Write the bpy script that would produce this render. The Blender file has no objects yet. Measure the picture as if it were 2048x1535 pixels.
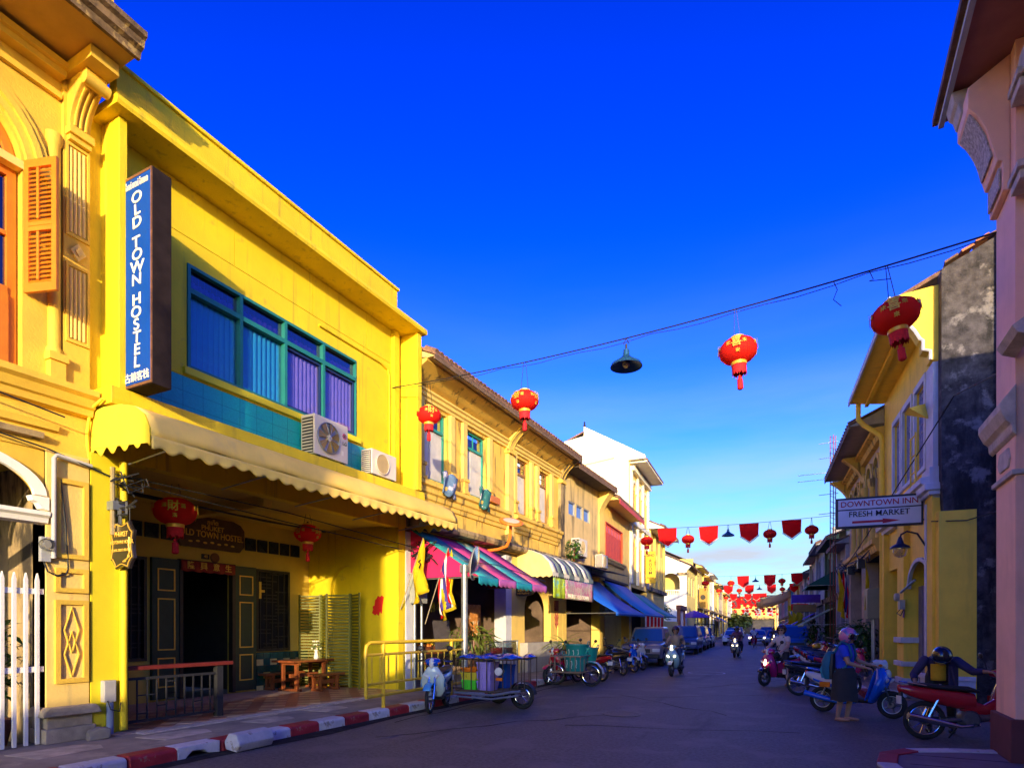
import bpy, bmesh, math, random
from mathutils import Matrix, Vector, Euler
import numpy as np
random.seed(7)
R = math.radians
scn = bpy.context.scene
COL = scn.collection
# ------------------------------------------------------------------ camera
F, CX, HY, EYE = 1200.0, 1024.0, 1255.0, 1.65      # focal length and horizon in photo pixels, eye height in metres
YAW = math.atan(606 / 1200.0)
cam_d = bpy.data.cameras.new('camera')
cam = bpy.data.objects.new('camera', cam_d); COL.objects.link(cam)
cam.location = (0, 0, EYE)
cam.rotation_euler = (R(90), 0, YAW)
cam_d.sensor_width = 36; cam_d.lens = 36 * F / 2048
cam_d.shift_y = (HY - 767.5) / 2048
cam_d.clip_end = 2000; cam_d.clip_start = 0.05
scn.camera = cam
# ------------------------------------------------------------------ sun and sky
SUN_AZ = (1.0, -2.05)            # towards the sun, on the ground plane
SUN_EL = R(8.0)
w = bpy.data.worlds.new('World'); scn.world = w; w.use_nodes = True
nt = w.node_tree; nt.nodes.clear()
out = nt.nodes.new('ShaderNodeOutputWorld'); bg = nt.nodes.new('ShaderNodeBackground')
sky = nt.nodes.new('ShaderNodeTexSky'); sky.sky_type = 'NISHITA'; sky.sun_disc = False
sky.sun_elevation = SUN_EL
sky.sun_rotation = math.atan2(SUN_AZ[0], SUN_AZ[1])
sky.air_density = 1.0; sky.dust_density = 0.9; sky.ozone_density = 3.0; sky.altitude = 0
gam = nt.nodes.new('ShaderNodeGamma'); gam.inputs[1].default_value = 1.7
hs = nt.nodes.new('ShaderNodeHueSaturation'); hs.inputs['Saturation'].default_value = 1.65; hs.inputs['Hue'].default_value = 0.534; hs.inputs['Value'].default_value = 0.70
# a veil of thin high cloud that thickens towards the horizon all round, with faint wisps in it
tc = nt.nodes.new('ShaderNodeTexCoord'); mp = nt.nodes.new('ShaderNodeMapping'); mp.inputs['Scale'].default_value = (1.0, 1.0, 6)
ns = nt.nodes.new('ShaderNodeTexNoise'); ns.inputs['Scale'].default_value = 2.0; ns.inputs['Detail'].default_value = 6; ns.inputs['Roughness'].default_value = .55
sep = nt.nodes.new('ShaderNodeSeparateXYZ')
rz = nt.nodes.new('ShaderNodeValToRGB'); rz.color_ramp.interpolation = 'EASE'
for p_, v_ in ((0.0, 1.0), (.08, .97), (.15, .82), (.22, .54), (.30, .25), (.40, .06), (.55, 0)):
    e_ = rz.color_ramp.elements.new(p_) if p_ not in (0.0,) else rz.color_ramp.elements[0]
    e_.position = p_; e_.color = (v_, v_, v_, 1)
rz.color_ramp.elements[-1].color = (0, 0, 0, 1)
mr = nt.nodes.new('ShaderNodeMapRange'); mr.inputs['From Min'].default_value = .3; mr.inputs['From Max'].default_value = .7; mr.inputs['To Min'].default_value = .45; mr.inputs['To Max'].default_value = 1.25
mul = nt.nodes.new('ShaderNodeMath'); mul.operation = 'MULTIPLY'; mul.use_clamp = True
mixc = nt.nodes.new('ShaderNodeMix'); mixc.data_type = 'RGBA'; mixc.inputs[7].default_value = (1.26, 1.40, 1.68, 1)
L = nt.links.new
L(sky.outputs[0], gam.inputs[0]); L(gam.outputs[0], hs.inputs['Color']); L(tc.outputs['Generated'], mp.inputs[0]); L(mp.outputs[0], ns.inputs['Vector'])
L(tc.outputs['Generated'], sep.inputs[0]); L(sep.outputs['Z'], rz.inputs[0]); L(ns.outputs[0], mr.inputs[0]); L(rz.outputs[0], mul.inputs[0]); L(mr.outputs[0], mul.inputs[1])
L(mul.outputs[0], mixc.inputs[0]); L(hs.outputs[0], mixc.inputs[6]); L(mixc.outputs[2], bg.inputs[0]); L(bg.outputs[0], out.inputs[0])
bg.inputs[1].default_value = 0.15
sd = bpy.data.lights.new('sun', 'SUN'); sun = bpy.data.objects.new('sun', sd); COL.objects.link(sun)
sd.energy = 2.2; sd.angle = R(0.5); sd.color = (1.0, 0.79, 0.50)
_sv = Vector((SUN_AZ[0], SUN_AZ[1], 0)).normalized() * math.cos(SUN_EL) + Vector((0, 0, math.sin(SUN_EL)))
sun.rotation_euler = _sv.to_track_quat('Z', 'Y').to_euler(); sun.location = (10, -20, 30)
scn.view_settings.view_transform = 'Standard'; scn.view_settings.look = 'None'
scn.view_settings.exposure = 1.8; scn.view_settings.gamma = 1.0
scn.cycles.max_bounces = 5; scn.cycles.diffuse_bounces = 3; scn.cycles.glossy_bounces = 2; scn.cycles.caustics_reflective = False; scn.cycles.caustics_refractive = False; scn.cycles.transparent_max_bounces = 8
scn.cycles.use_denoising = True
# ------------------------------------------------------------------ toolkit
I4 = Matrix.Identity(4)
FRAME = I4
WM = {}                                # world matrix of every object made here
def frame(x=0, y=0, rz=0):
    global FRAME
    FRAME = Matrix.Translation((x, y, 0)) @ Matrix.Rotation(rz, 4, 'Z')
    return FRAME
def ray(px, py):
    c, s = math.cos(YAW), math.sin(YAW)
    a, b = (px - CX) / F, (HY - py) / F
    return Vector((-s + a * c, c + a * s, b))
def onz(px, py, z=0.0):
    d = ray(px, py); return Vector((0, 0, EYE)) + d * ((z - EYE) / d.z)
def onx(px, py, x):
    d = ray(px, py); return Vector((0, 0, EYE)) + d * (x / d.x)
def ony(px, py, y):
    d = ray(px, py); return Vector((0, 0, EYE)) + d * (y / d.y)
def ond(px, py, t):
    return Vector((0, 0, EYE)) + ray(px, py) * t

class MB:
    def __init__(self): self.v = []; self.f = []
    def add(self, vs, fs):
        o = len(self.v); self.v += [tuple(p) for p in vs]; self.f += [tuple(i + o for i in q) for q in fs]; return self
    def box(self, x0, x1, y0, y1, z0, z1):
        if x0 > x1: x0, x1 = x1, x0
        if y0 > y1: y0, y1 = y1, y0
        if z0 > z1: z0, z1 = z1, z0
        return self.add([(x0, y0, z0), (x1, y0, z0), (x1, y1, z0), (x0, y1, z0), (x0, y0, z1), (x1, y0, z1), (x1, y1, z1), (x0, y1, z1)],
                        [(0, 3, 2, 1), (4, 5, 6, 7), (0, 1, 5, 4), (1, 2, 6, 5), (2, 3, 7, 6), (3, 0, 4, 7)])
    def prism(self, pts, axis, a, b):
        n = len(pts)
        def P(p, h): return {'x': (h, p[0], p[1]), 'y': (p[0], h, p[1]), 'z': (p[0], p[1], h)}[axis]
        vs = [P(p, a) for p in pts] + [P(p, b) for p in pts]
        fs = [tuple(range(n))[::-1], tuple(range(n, 2 * n))] + [(i, (i + 1) % n, n + (i + 1) % n, n + i) for i in range(n)]
        return self.add(vs, fs)
    def tube(self, pts, r, n=8, r2=None):
        pts = [Vector(p) for p in pts]; m = len(pts); rings = []; up = Vector((0, 0, 1)); ref = None
        for i, p in enumerate(pts):
            d = (pts[min(i + 1, m - 1)] - pts[max(i - 1, 0)]).normalized()
            if ref is None:
                ref = up if abs(d.z) < .9 else Vector((1, 0, 0))
            a = d.cross(ref)
            if a.length < 1e-4: a = d.cross(Vector((0, 1, 0)))
            a.normalize(); b = d.cross(a).normalized(); ref = -b if b.length else ref
            ref = a.cross(d)
            rr = r if r2 is None else r + (r2 - r) * i / max(1, m - 1)
            if isinstance(r, (list, tuple)): rr = r[i]
            rings.append([p + (a * math.cos(2 * math.pi * k / n) + b * math.sin(2 * math.pi * k / n)) * rr for k in range(n)])
        return self.loft(rings)
    def loft(self, rings, caps=True, closed=True):
        n = len(rings[0]); vs = [p for q in rings for p in q]; fs = []
        for i in range(len(rings) - 1):
            for k in range(n if closed else n - 1):
                k2 = (k + 1) % n
                fs.append((i * n + k, i * n + k2, (i + 1) * n + k2, (i + 1) * n + k))
        if caps:
            fs.append(tuple(range(n))[::-1]); fs.append(tuple(range((len(rings) - 1) * n, len(rings) * n)))
        return self.add(vs, fs)
    def lathe(self, prof, n=16, c=(0, 0, 0), axis='z', sx=1, sy=1):
        rings = []
        for r, h in prof:
            q = []
            for k in range(n):
                a = 2 * math.pi * k / n; x, y = r * math.cos(a) * sx, r * math.sin(a) * sy
                q.append({'z': (c[0] + x, c[1] + y, c[2] + h), 'x': (c[0] + h, c[1] + x, c[2] + y), 'y': (c[0] + x, c[1] + h, c[2] + y)}[axis])
            rings.append(q)
        return self.loft(rings)
    def ball(self, c, rx, ry=None, rz=None, n=12, m=8):
        ry = ry or rx; rz = rz or rx
        return self.loft([[(c[0] + rx * math.sin(t) * math.cos(2 * math.pi * k / n), c[1] + ry * math.sin(t) * math.sin(2 * math.pi * k / n), c[2] - rz * math.cos(t)) for k in range(n)]
                          for t in [math.pi * (i + .02) / (m + .04) for i in range(m + 1)]])
    def ellip(self, c, ax, radii, n=12, m=8):
        """ellipsoid with its long axis along ax; radii (across, across, along)"""
        q = Vector(ax).to_track_quat('Z', 'Y').to_matrix(); c = Vector(c)
        return self.loft([[c + q @ Vector((radii[0] * math.sin(t) * math.cos(2 * math.pi * k / n), radii[1] * math.sin(t) * math.sin(2 * math.pi * k / n), -radii[2] * math.cos(t))) for k in range(n)]
                          for t in [math.pi * (i + .02) / (m + .04) for i in range(m + 1)]])
    def grid(self, fn, nu, nv):
        vs = [fn(i / nu, j / nv) for i in range(nu + 1) for j in range(nv + 1)]
        fs = [(i * (nv + 1) + j, (i + 1) * (nv + 1) + j, (i + 1) * (nv + 1) + j + 1, i * (nv + 1) + j + 1) for i in range(nu) for j in range(nv)]
        return self.add(vs, fs)
    def wall(self, x0, x1, y0, y1, z0, z1, holes=()):
        """slab across x, spanning y and z, with rectangular holes (ya, yb, za, zb)"""
        ys = sorted({y0, y1, *[min(max(h[i], y0), y1) for h in holes for i in (0, 1)]}); zs = sorted({z0, z1, *[min(max(h[i], z0), z1) for h in holes for i in (2, 3)]})
        for i in range(len(ys) - 1):
            runs = []
            for j in range(len(zs) - 1):
                yc, zc = (ys[i] + ys[i + 1]) / 2, (zs[j] + zs[j + 1]) / 2
                if any(h[0] < yc < h[1] and h[2] < zc < h[3] for h in holes): continue
                if runs and abs(runs[-1][1] - zs[j]) < 1e-9: runs[-1][1] = zs[j + 1]
                else: runs.append([zs[j], zs[j + 1]])
            for a, b in runs: self.box(x0, x1, ys[i], ys[i + 1], a, b)
        return self
    def wall_y(self, y0, y1, x0, x1, z0, z1, holes=()):
        m = MB().wall(y0, y1, x0, x1, z0, z1, holes)
        return self.add([(b, a, c) for a, b, c in m.v], [q[::-1] for q in m.f])
    def spandrel(self, x0, x1, yc, r, zs, zt, axis='x', n=14, rz=None):
        """fills the square head of an opening so that it ends in a round arch"""
        rz = rz or r
        for s in (-1, 1):
            pts = [(yc + s * r, zs)] + [(yc + s * r * math.cos(math.pi / 2 * k / n), zs + rz * math.sin(math.pi / 2 * k / n)) for k in range(1, n + 1)] + [(yc, zt), (yc + s * r, zt)]
            if zt - zs - rz < 1e-6: pts.pop(-2)
            self.prism(pts if s > 0 else pts[::-1], axis, x0, x1)
        return self
    def arch(self, x0, x1, yc, r0, r1, zs, n=16, a0=0, a1=math.pi, axis='x'):
        """half ring"""
        pts = [(yc + r1 * math.cos(a0 + (a1 - a0) * k / n), zs + r1 * math.sin(a0 + (a1 - a0) * k / n)) for k in range(n + 1)]
        pts += [(yc + r0 * math.cos(a0 + (a1 - a0) * k / n), zs + r0 * math.sin(a0 + (a1 - a0) * k / n)) for k in range(n, -1, -1)]
        rings = []
        for k in range(n + 1):
            p, q = pts[k], pts[2 * n + 1 - k]
            if axis == 'x': rings.append([(x0, *p), (x1, *p), (x1, *q), (x0, *q)])
            else: rings.append([(p[0], x0, p[1]), (p[0], x1, p[1]), (q[0], x1, q[1]), (q[0], x0, q[1])])
        return self.loft(rings)
    def xf(self, M):
        self.v = [tuple(M @ Vector(p)) for p in self.v]; return self
    def mesh(self, name, smooth=False):
        me = bpy.data.meshes.new(name); me.from_pydata(self.v, [], self.f)
        bm = bmesh.new(); bm.from_mesh(me); bmesh.ops.recalc_face_normals(bm, faces=bm.faces)
        if smooth:
            for f in bm.faces: f.smooth = True
            for e in bm.edges:
                if len(e.link_faces) == 2 and e.calc_face_angle(0) > R(38): e.smooth = False
        bm.to_mesh(me); bm.free(); me.update(); return me

def link(o, parent, world):
    COL.objects.link(o); WM[o] = world
    if parent is not None:
        o.parent = parent; o.matrix_parent_inverse = WM[parent].inverted()
    o.matrix_basis = world
    return o
def tag(o, label=None, cat=None, group=None, kind=None):
    if label: o['label'] = label
    if cat: o['category'] = cat
    if group: o['group'] = group
    if kind: o['kind'] = kind
    return o
def thing(name, label, cat, loc=(0, 0, 0), group=None, rz=0):
    o = bpy.data.objects.new(name, None); o.empty_display_size = .2
    link(o, None, FRAME @ Matrix.Translation(loc) @ Matrix.Rotation(rz, 4, 'Z'))
    return tag(o, label, cat, group)
def part(name, mb, mat, parent=None, smooth=False, bevel=0, local=None, solid=0, sub=0):
    """one mesh object; coordinates are those of FRAME, or of the parent when local is given"""
    me = mb if isinstance(mb, bpy.types.Mesh) else mb.mesh(name, smooth)
    if mat is not None and not me.materials: me.materials.append(mat)
    o = bpy.data.objects.new(name, me)
    link(o, parent, FRAME if local is None else WM[parent] @ local)
    if mat is not None and me.materials[0] != mat:
        o.material_slots[0].link = 'OBJECT'; o.material_slots[0].material = mat
    if solid: m = o.modifiers.new('s', 'SOLIDIFY'); m.thickness = solid; m.offset = 0
    if sub: m = o.modifiers.new('u', 'SUBSURF'); m.levels = sub; m.render_levels = sub
    if bevel: m = o.modifiers.new('b', 'BEVEL'); m.width = bevel; m.segments = 2; m.limit_method = 'ANGLE'
    return o
def T(x=0, y=0, z=0, rx=0, ry=0, rz=0, s=1):
    S = Matrix.Diagonal((*(s if isinstance(s, (tuple, list)) else (s, s, s)), 1))
    return Matrix.Translation((x, y, z)) @ Euler((rx, ry, rz)).to_matrix().to_4x4() @ S
def copy_tree(o, world, parent=None, recolor=None):
    """a thing, its parts and their sub-parts; meshes are shared"""
    c = o.copy(); COL.objects.link(c); base = WM[o]
    if parent is None: c.parent = None; c.matrix_basis = world; WM[c] = world
    else: c.parent = parent; WM[c] = world
    if recolor and c.type == 'MESH' and c.data.materials:
        cur = c.material_slots[0].material
        if cur in recolor: c.material_slots[0].link = 'OBJECT'; c.material_slots[0].material = recolor[cur]
    for ch in KIDS.get(o, []):
        k = copy_tree(ch, world @ base.inverted() @ WM[ch], c, recolor); KIDS.setdefault(c, []).append(k)
    return c
KIDS = {}
_link = link
def link(o, parent, world):
    if parent is not None: KIDS.setdefault(parent, []).append(o)
    return _link(o, parent, world)

# ------------------------------------------------------------------ materials
MATS = {}
def mat(name, col, rough=.75, var=.12, scale=4.0, bump=0.0, bscale=60.0, metal=0.0, streak=None, samt=.5, sscale=(3, 3, .35), sthr=(.52, .72), rnd=0.0, patch=None, pthr=(.55, .62), pscale=1.5, coat=0, emit=0, spec=.4):
    if name in MATS: return MATS[name]
    m = bpy.data.materials.new(name); m.use_nodes = True; n = m.node_tree.nodes; l = m.node_tree.links.new; b = n['Principled BSDF']
    b.inputs['Roughness'].default_value = rough; b.inputs['Metallic'].default_value = metal; b.inputs['Specular IOR Level'].default_value = spec
    if coat: b.inputs['Coat Weight'].default_value = coat; b.inputs['Coat Roughness'].default_value = .08
    tc = n.new('ShaderNodeTexCoord')
    t = n.new('ShaderNodeTexNoise'); t.inputs['Scale'].default_value = scale; t.inputs['Detail'].default_value = 5; t.inputs['Roughness'].default_value = .6
    l(tc.outputs['Object'], t.inputs['Vector'])
    mr = n.new('ShaderNodeMapRange'); mr.inputs['From Min'].default_value = .3; mr.inputs['From Max'].default_value = .7
    mr.inputs['To Min'].default_value = 1 - var; mr.inputs['To Max'].default_value = 1 + var
    l(t.outputs[0], mr.inputs[0])
    val = mr.outputs[0]
    if rnd:
        oi = n.new('ShaderNodeObjectInfo'); m2 = n.new('ShaderNodeMapRange'); m2.inputs['To Min'].default_value = 1 - rnd; m2.inputs['To Max'].default_value = 1 + rnd
        l(oi.outputs['Random'], m2.inputs[0]); mm = n.new('ShaderNodeMath'); mm.operation = 'MULTIPLY'; l(val, mm.inputs[0]); l(m2.outputs[0], mm.inputs[1]); val = mm.outputs[0]
    mx = n.new('ShaderNodeVectorMath'); mx.operation = 'SCALE'; mx.inputs[0].default_value = col[:3]; l(val, mx.inputs['Scale'])
    c = mx.outputs[0]
    def over(c, colr, thr, vec_scale, sc, amt, det=6):
        mp = n.new('ShaderNodeMapping'); mp.inputs['Scale'].default_value = vec_scale; l(tc.outputs['Object'], mp.inputs[0])
        t2 = n.new('ShaderNodeTexNoise'); t2.inputs['Scale'].default_value = sc; t2.inputs['Detail'].default_value = det; t2.inputs['Roughness'].default_value = .65; l(mp.outputs[0], t2.inputs['Vector'])
        r2 = n.new('ShaderNodeMapRange'); r2.interpolation_type = 'SMOOTHSTEP'; r2.inputs['From Min'].default_value = thr[0]; r2.inputs['From Max'].default_value = thr[1]; r2.inputs['To Max'].default_value = amt; l(t2.outputs[0], r2.inputs[0])
        x = n.new('ShaderNodeMix'); x.data_type = 'RGBA'; l(r2.outputs[0], x.inputs[0]); l(c, x.inputs[6]); x.inputs[7].default_value = (*colr[:3], 1)
        return x.outputs[2]
    if streak: c = over(c, streak, sthr, sscale, 1.0, samt)
    if patch: c = over(c, patch, pthr, (1, 1, 1), pscale, .85)
    l(c, b.inputs['Base Color'])
    if emit: l(c, b.inputs['Emission Color']); b.inputs['Emission Strength'].default_value = emit
    if bump:
        t3 = n.new('ShaderNodeTexNoise'); t3.inputs['Scale'].default_value = bscale; t3.inputs['Detail'].default_value = 3; l(tc.outputs['Object'], t3.inputs['Vector'])
        bp = n.new('ShaderNodeBump'); bp.inputs['Strength'].default_value = bump; bp.inputs['Distance'].default_value = .02; l(t3.outputs[0], bp.inputs['Height']); l(bp.outputs[0], b.inputs['Normal'])
    MATS[name] = m; return m
def glass(name, tint=(.5, .6, .7), mixv=.3, rough=.03):
    if name in MATS: return MATS[name]
    m = bpy.data.materials.new(name); m.use_nodes = True; n = m.node_tree.nodes; l = m.node_tree.links.new; n.remove(n['Principled BSDF'])
    t = n.new('ShaderNodeBsdfTransparent'); t.inputs[0].default_value = (*tint, 1); g = n.new('ShaderNodeBsdfGlossy'); g.inputs['Roughness'].default_value = rough; g.inputs[0].default_value = (.9, .9, .9, 1)
    fr = n.new('ShaderNodeLayerWeight'); fr.inputs[0].default_value = .35; mr = n.new('ShaderNodeMapRange'); mr.inputs['To Min'].default_value = mixv * .5; mr.inputs['To Max'].default_value = min(1, mixv * 2.5); l(fr.outputs['Facing'], mr.inputs[0])
    x = n.new('ShaderNodeMixShader'); l(mr.outputs[0], x.inputs[0]); l(t.outputs[0], x.inputs[1]); l(g.outputs[0], x.inputs[2]); l(x.outputs[0], n['Material Output'].inputs[0])
    MATS[name] = m; return m
def cloth_mat(name, col, thin=.45):
    """thin cloth that lets some of the light behind it through"""
    m = mat(name, col, .8, .1, 3); n = m.node_tree.nodes; l = m.node_tree.links.new; b = n['Principled BSDF']
    t = n.new('ShaderNodeBsdfTranslucent'); t.inputs[0].default_value = (*col, 1); x = n.new('ShaderNodeMixShader'); x.inputs[0].default_value = thin
    l(b.outputs[0], x.inputs[1]); l(t.outputs[0], x.inputs[2]); l(x.outputs[0], n['Material Output'].inputs[0]); return m
# ------------------------------------------------------------------ lettering
TXT = {}
def text_mesh(s, bold=0.0, ext=.004, shear=0, spacing=1, lead=1.0):
    k = (s, bold, ext, shear, spacing)
    if k in TXT: return TXT[k]
    cu = bpy.data.curves.new('lettering', 'FONT'); cu.body = s; cu.size = 1; cu.align_x = 'CENTER'; cu.align_y = 'CENTER'; cu.extrude = 0; cu.offset = bold; cu.shear = shear; cu.space_character = spacing; cu.space_line = lead; cu.resolution_u = 4
    o = bpy.data.objects.new('lettering', cu); COL.objects.link(o)
    dg = bpy.context.evaluated_depsgraph_get(); dg.update()
    me = bpy.data.meshes.new_from_object(o.evaluated_get(dg)); bpy.data.objects.remove(o)
    me.materials.clear()
    bm = bmesh.new(); bm.from_mesh(me)
    if bm.faces:
        g = bmesh.ops.extrude_face_region(bm, geom=list(bm.faces)); vs = [e for e in g['geom'] if isinstance(e, bmesh.types.BMVert)]
        bmesh.ops.translate(bm, verts=vs, vec=(0, 0, ext * 40)); bmesh.ops.recalc_face_normals(bm, faces=bm.faces)
    bm.to_mesh(me); bm.free(); TXT[k] = me; return me
def lettering(s, size, material, parent, M, bold=0.0, name='lettering', shear=0, spacing=1, wide=1, lead=1.0):
    """letters on a face; M places them in FRAME (letters face +Z of M)"""
    me = text_mesh(s, bold, .004, shear, spacing, lead).copy()
    o = bpy.data.objects.new(name, me); me.materials.append(material)
    link(o, parent, FRAME @ M @ Matrix.Diagonal((size * wide, size, .05, 1)))
    return o
def facing(v, up=(0, 0, 1)):
    """rotation whose +Z looks along v and +Y stays up: for lettering on a wall"""
    z = Vector(v).normalized(); y = Vector(up); x = y.cross(z).normalized(); y = z.cross(x)
    return Matrix((x, y, z)).transposed().to_4x4()
# ------------------------------------------------------------------ shared materials
hostel_yellow = mat('hostel_yellow_plaster', (.74, .535, .010), .7, .12, 1.1, .25, 40, patch=(.58, .40, .03), pthr=(.60, .70), pscale=2.2, streak=(.34, .24, .03), samt=.7, sscale=(6, 6, .35), sthr=(.53, .72))
hostel_lime = mat('hostel_lime_plaster', (.72, .58, .015), .6, .07, 2.0, .12, 40)
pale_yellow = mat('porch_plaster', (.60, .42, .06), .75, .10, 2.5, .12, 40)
teal_tile = mat('teal_mosaic', (.012, .38, .40), .35, .10, 30, .25, 90)
ochre = mat('ochre_plaster', (.70, .44, .045), .75, .12, 1.8, .2, 30, streak=(.42, .25, .06), samt=.4, sscale=(4, 4, .5))
cream = mat('cream_plaster', (.74, .47, .085), .8, .14, 1.6, .25, 30, streak=(.11, .075, .04), samt=.85, sscale=(4, 4, .5), sthr=(.53, .66))
cream_light = mat('cream_light_plaster', (.78, .54, .14), .8, .10, 1.6, .2, 30, streak=(.30, .22, .12), samt=.55, sscale=(3.5, 3.5, .4), sthr=(.56, .74))
mould = mat('mouldy_plaster', (.38, .27, .13), .9, .35, 2.2, .4, 25, streak=(.035, .028, .022), samt=.95, sscale=(3, 3, .8), sthr=(.42, .60))
dark_cornice = mat('weathered_cornice', (.16, .10, .05), .9, .5, 5, .4, 25, patch=(.42, .28, .10), pscale=4)
white_wash = mat('white_wash', (.84, .78, .64), .8, .06, 1.5, .15, 30, streak=(.5, .44, .33), samt=.3)
roof_tile = mat('old_roof_tile', (.16, .085, .055), .85, .45, 6, .3, 30, rnd=.25)
concrete = mat('concrete', (.27, .22, .16), .9, .25, 2.5, .35, 60, patch=(.40, .33, .22), pthr=(.56, .66), pscale=1.1)
asphalt = mat('asphalt', (.118, .102, .088), .65, .45, 20, .55, 110, patch=(.165, .142, .124), pthr=(.5, .64), pscale=1.1, spec=.45, streak=(.05, .043, .038), samt=.8, sscale=(1.3, .16, 1), sthr=(.55, .72))
kerb_red = mat('kerb_red_paint', (.30, .018, .022), .65, .25, 6, .3, 40, patch=(.24, .16, .11), pthr=(.62, .70), pscale=6, rnd=.12)
kerb_white = mat('kerb_white_paint', (.52, .50, .48), .7, .15, 6, .4, 40, patch=(.24, .19, .13), pthr=(.57, .66), pscale=6, rnd=.1)
orange_wood = mat('orange_wood', (.58, .17, .008), .45, .10, 5, .1, 60)
brown_wood = mat('red_brown_wood', (.22, .06, .018), .35, .25, 9, .1, 60, coat=.3)
dark_wood = mat('dark_wood', (.025, .018, .012), .45, .3, 9)
dark_green = mat('dark_green_paint', (.018, .040, .022), .4, .15, 5)
gold = mat('gold_paint', (.75, .45, .06), .4, .1, 20, metal=.3)
black_iron = mat('black_iron', (.018, .018, .02), .6, .2, 10)
steel = mat('galvanised_steel', (.34, .36, .38), .4, .2, 8, metal=.7)
white_paint = mat('white_paint', (.74, .70, .62), .55, .08, 5)
yellow_paint = mat('yellow_rail_paint', (.66, .42, .02), .45, .12, 9, .05, coat=.2)
cable_black = mat('black_cable', (.015, .015, .017), .6, .1, 5)
lantern_red = cloth_mat('lantern_silk', (.88, .02, .012), .45)
lantern_gold = mat('lantern_gold_trim', (.80, .46, .05), .4, .1, 10, metal=.35)
tassel_red = mat('tassel_thread', (.60, .012, .02), .8, .2, 40)
flag_red = cloth_mat('red_pennant_cloth', (.92, .012, .016), .65)
flag_yellow = cloth_mat('yellow_flag_cloth', (.80, .60, .01))
leaf_green = mat('leaf', (.045, .12, .012), .55, .45, 8, rnd=.3)
leaf_yellow = mat('leaf_pale', (.14, .18, .02), .55, .4, 8, rnd=.3)
terracotta = mat('terracotta', (.30, .11, .05), .85, .2, 6)
window_dark = mat('dark_interior', (.012, .011, .012), .9, .2, 3)
blue_glass = glass('blue_window_glass', (.75, .86, .95), .08)
clear_glass = glass('clear_window_glass', (.62, .66, .70), .30)
rubber = mat('tyre_rubber', (.018, .018, .018), .8, .2, 20)
chrome = mat('chrome', (.62, .62, .62), .18, .05, 5, metal=1)
black_plastic = mat('black_plastic', (.02, .02, .022), .45, .15, 10)

# ------------------------------------------------------------------ ground, road, pavements
frame()
TH = R(4.3)
def bendx(x0, y, y0):                                  # the street turns a little to the left beyond y0
    return x0 - max(0, y - y0) * math.tan(TH)
g = part('ground', MB().box(-600, 600, -300, 900, -1.2, -.03), mat('bare_ground', (.16, .13, .09), .95, .3, .2)); tag(g, kind='structure')
rd = MB()
ys = [-60, -20, 0, 9, 16.5, 21, 27, 60, 120, 420]
for a, b in zip(ys, ys[1:]):
    rd.add([(bendx(-7.9, a, 27), a, 0), (bendx(3.2, a, 21), a, 0), (bendx(3.2, b, 21), b, 0), (bendx(-7.9, b, 27), b, 0)], [(0, 1, 2, 3)])
rd.add([(3.2, 8.2, 0), (45, 8.2, 0), (45, 16.4, 0), (3.2, 16.4, 0)], [(0, 1, 2, 3)])
road = part('road', rd, asphalt); tag(road, kind='structure')
ring = MB(); n = 40
c0 = onz(1413, 1345); ring.loft([[(c0.x + r * math.cos(2 * math.pi * k / n), c0.y + r * math.sin(2 * math.pi * k / n), .005) for k in range(n)] for r in (.60, .66)], caps=False)
part('painted_ring', ring, mat('worn_road_paint', (.42, .42, .46), .7, .3, 6, patch=(.07, .07, .075), pthr=(.5, .62), pscale=5), road)
for i, (px, py, l) in enumerate(((1060, 1398, 1.6), (760, 1478, .5), (1497, 1302, 1.5), (1130, 1372, 1.2), (1640, 1440, .4))):
    p = onz(px, py); part('road_scuff', MB().add([(p.x - .05, p.y, .005), (p.x + .06, p.y + .05, .005), (p.x + .04, p.y + l, .005), (p.x - .06, p.y + l * .9, .005)], [(0, 1, 2, 3)]), mat('road_scuff_dust', (.12, .115, .12), .8, .3, 6), road)
tar = mat('tar_seam', (.034, .031, .030), .95, .2, 5, spec=.05)
part('gutter_grime', MB().add([(-7.085, -5, .005), (-6.86, -5, .005), (-6.74, 2, .005), (-6.84, 5, .005), (-6.70, 7, .005), (-6.86, 9, .005), (-6.72, 12, .005), (-6.9, 18, .005), (-7.085, 18, .005)], [tuple(range(9))]), mat('gutter_grime', (.030, .026, .024), .9, .5, 5, .4, 40, spec=.1), road)
rg = random.Random(77)
for k, (x, y, dx, dy, n_) in enumerate(((-6.0, 7.2, .35, .55, 9), (-3.8, 9.5, .5, .12, 8), (-4.8, 13.5, .45, .3, 9), (-1.5, 12.0, -.4, .35, 8), (-6.6, 8.4, .02, .7, 12), (-3.0, 17.0, .3, .5, 9))):
    up_, dn_ = [], []
    for j in range(n_):
        px_, py_ = x + dx * j + rg.uniform(-.12, .12), y + dy * j + rg.uniform(-.12, .12); w_ = rg.uniform(.010, .026)
        up_.append((px_ - dy * w_ * 1.6, py_ + dx * w_ * 1.6, .005)); dn_.append((px_ + dy * w_ * 1.6, py_ - dx * w_ * 1.6, .005))
    part('tar_seam', MB().add(up_ + dn_, [(j, j + 1, n_ + j + 1, n_ + j) for j in range(n_ - 1)]), tar, road)
part('manhole_cover', MB().lathe([(.36, .002), (.36, .008), (.33, .008), (.32, .006)], 28, (-3.3, 11.2, 0)), mat('cast_iron', (.05, .045, .045), .5, .3, 20, .5, 60, metal=.5), road)
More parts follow.
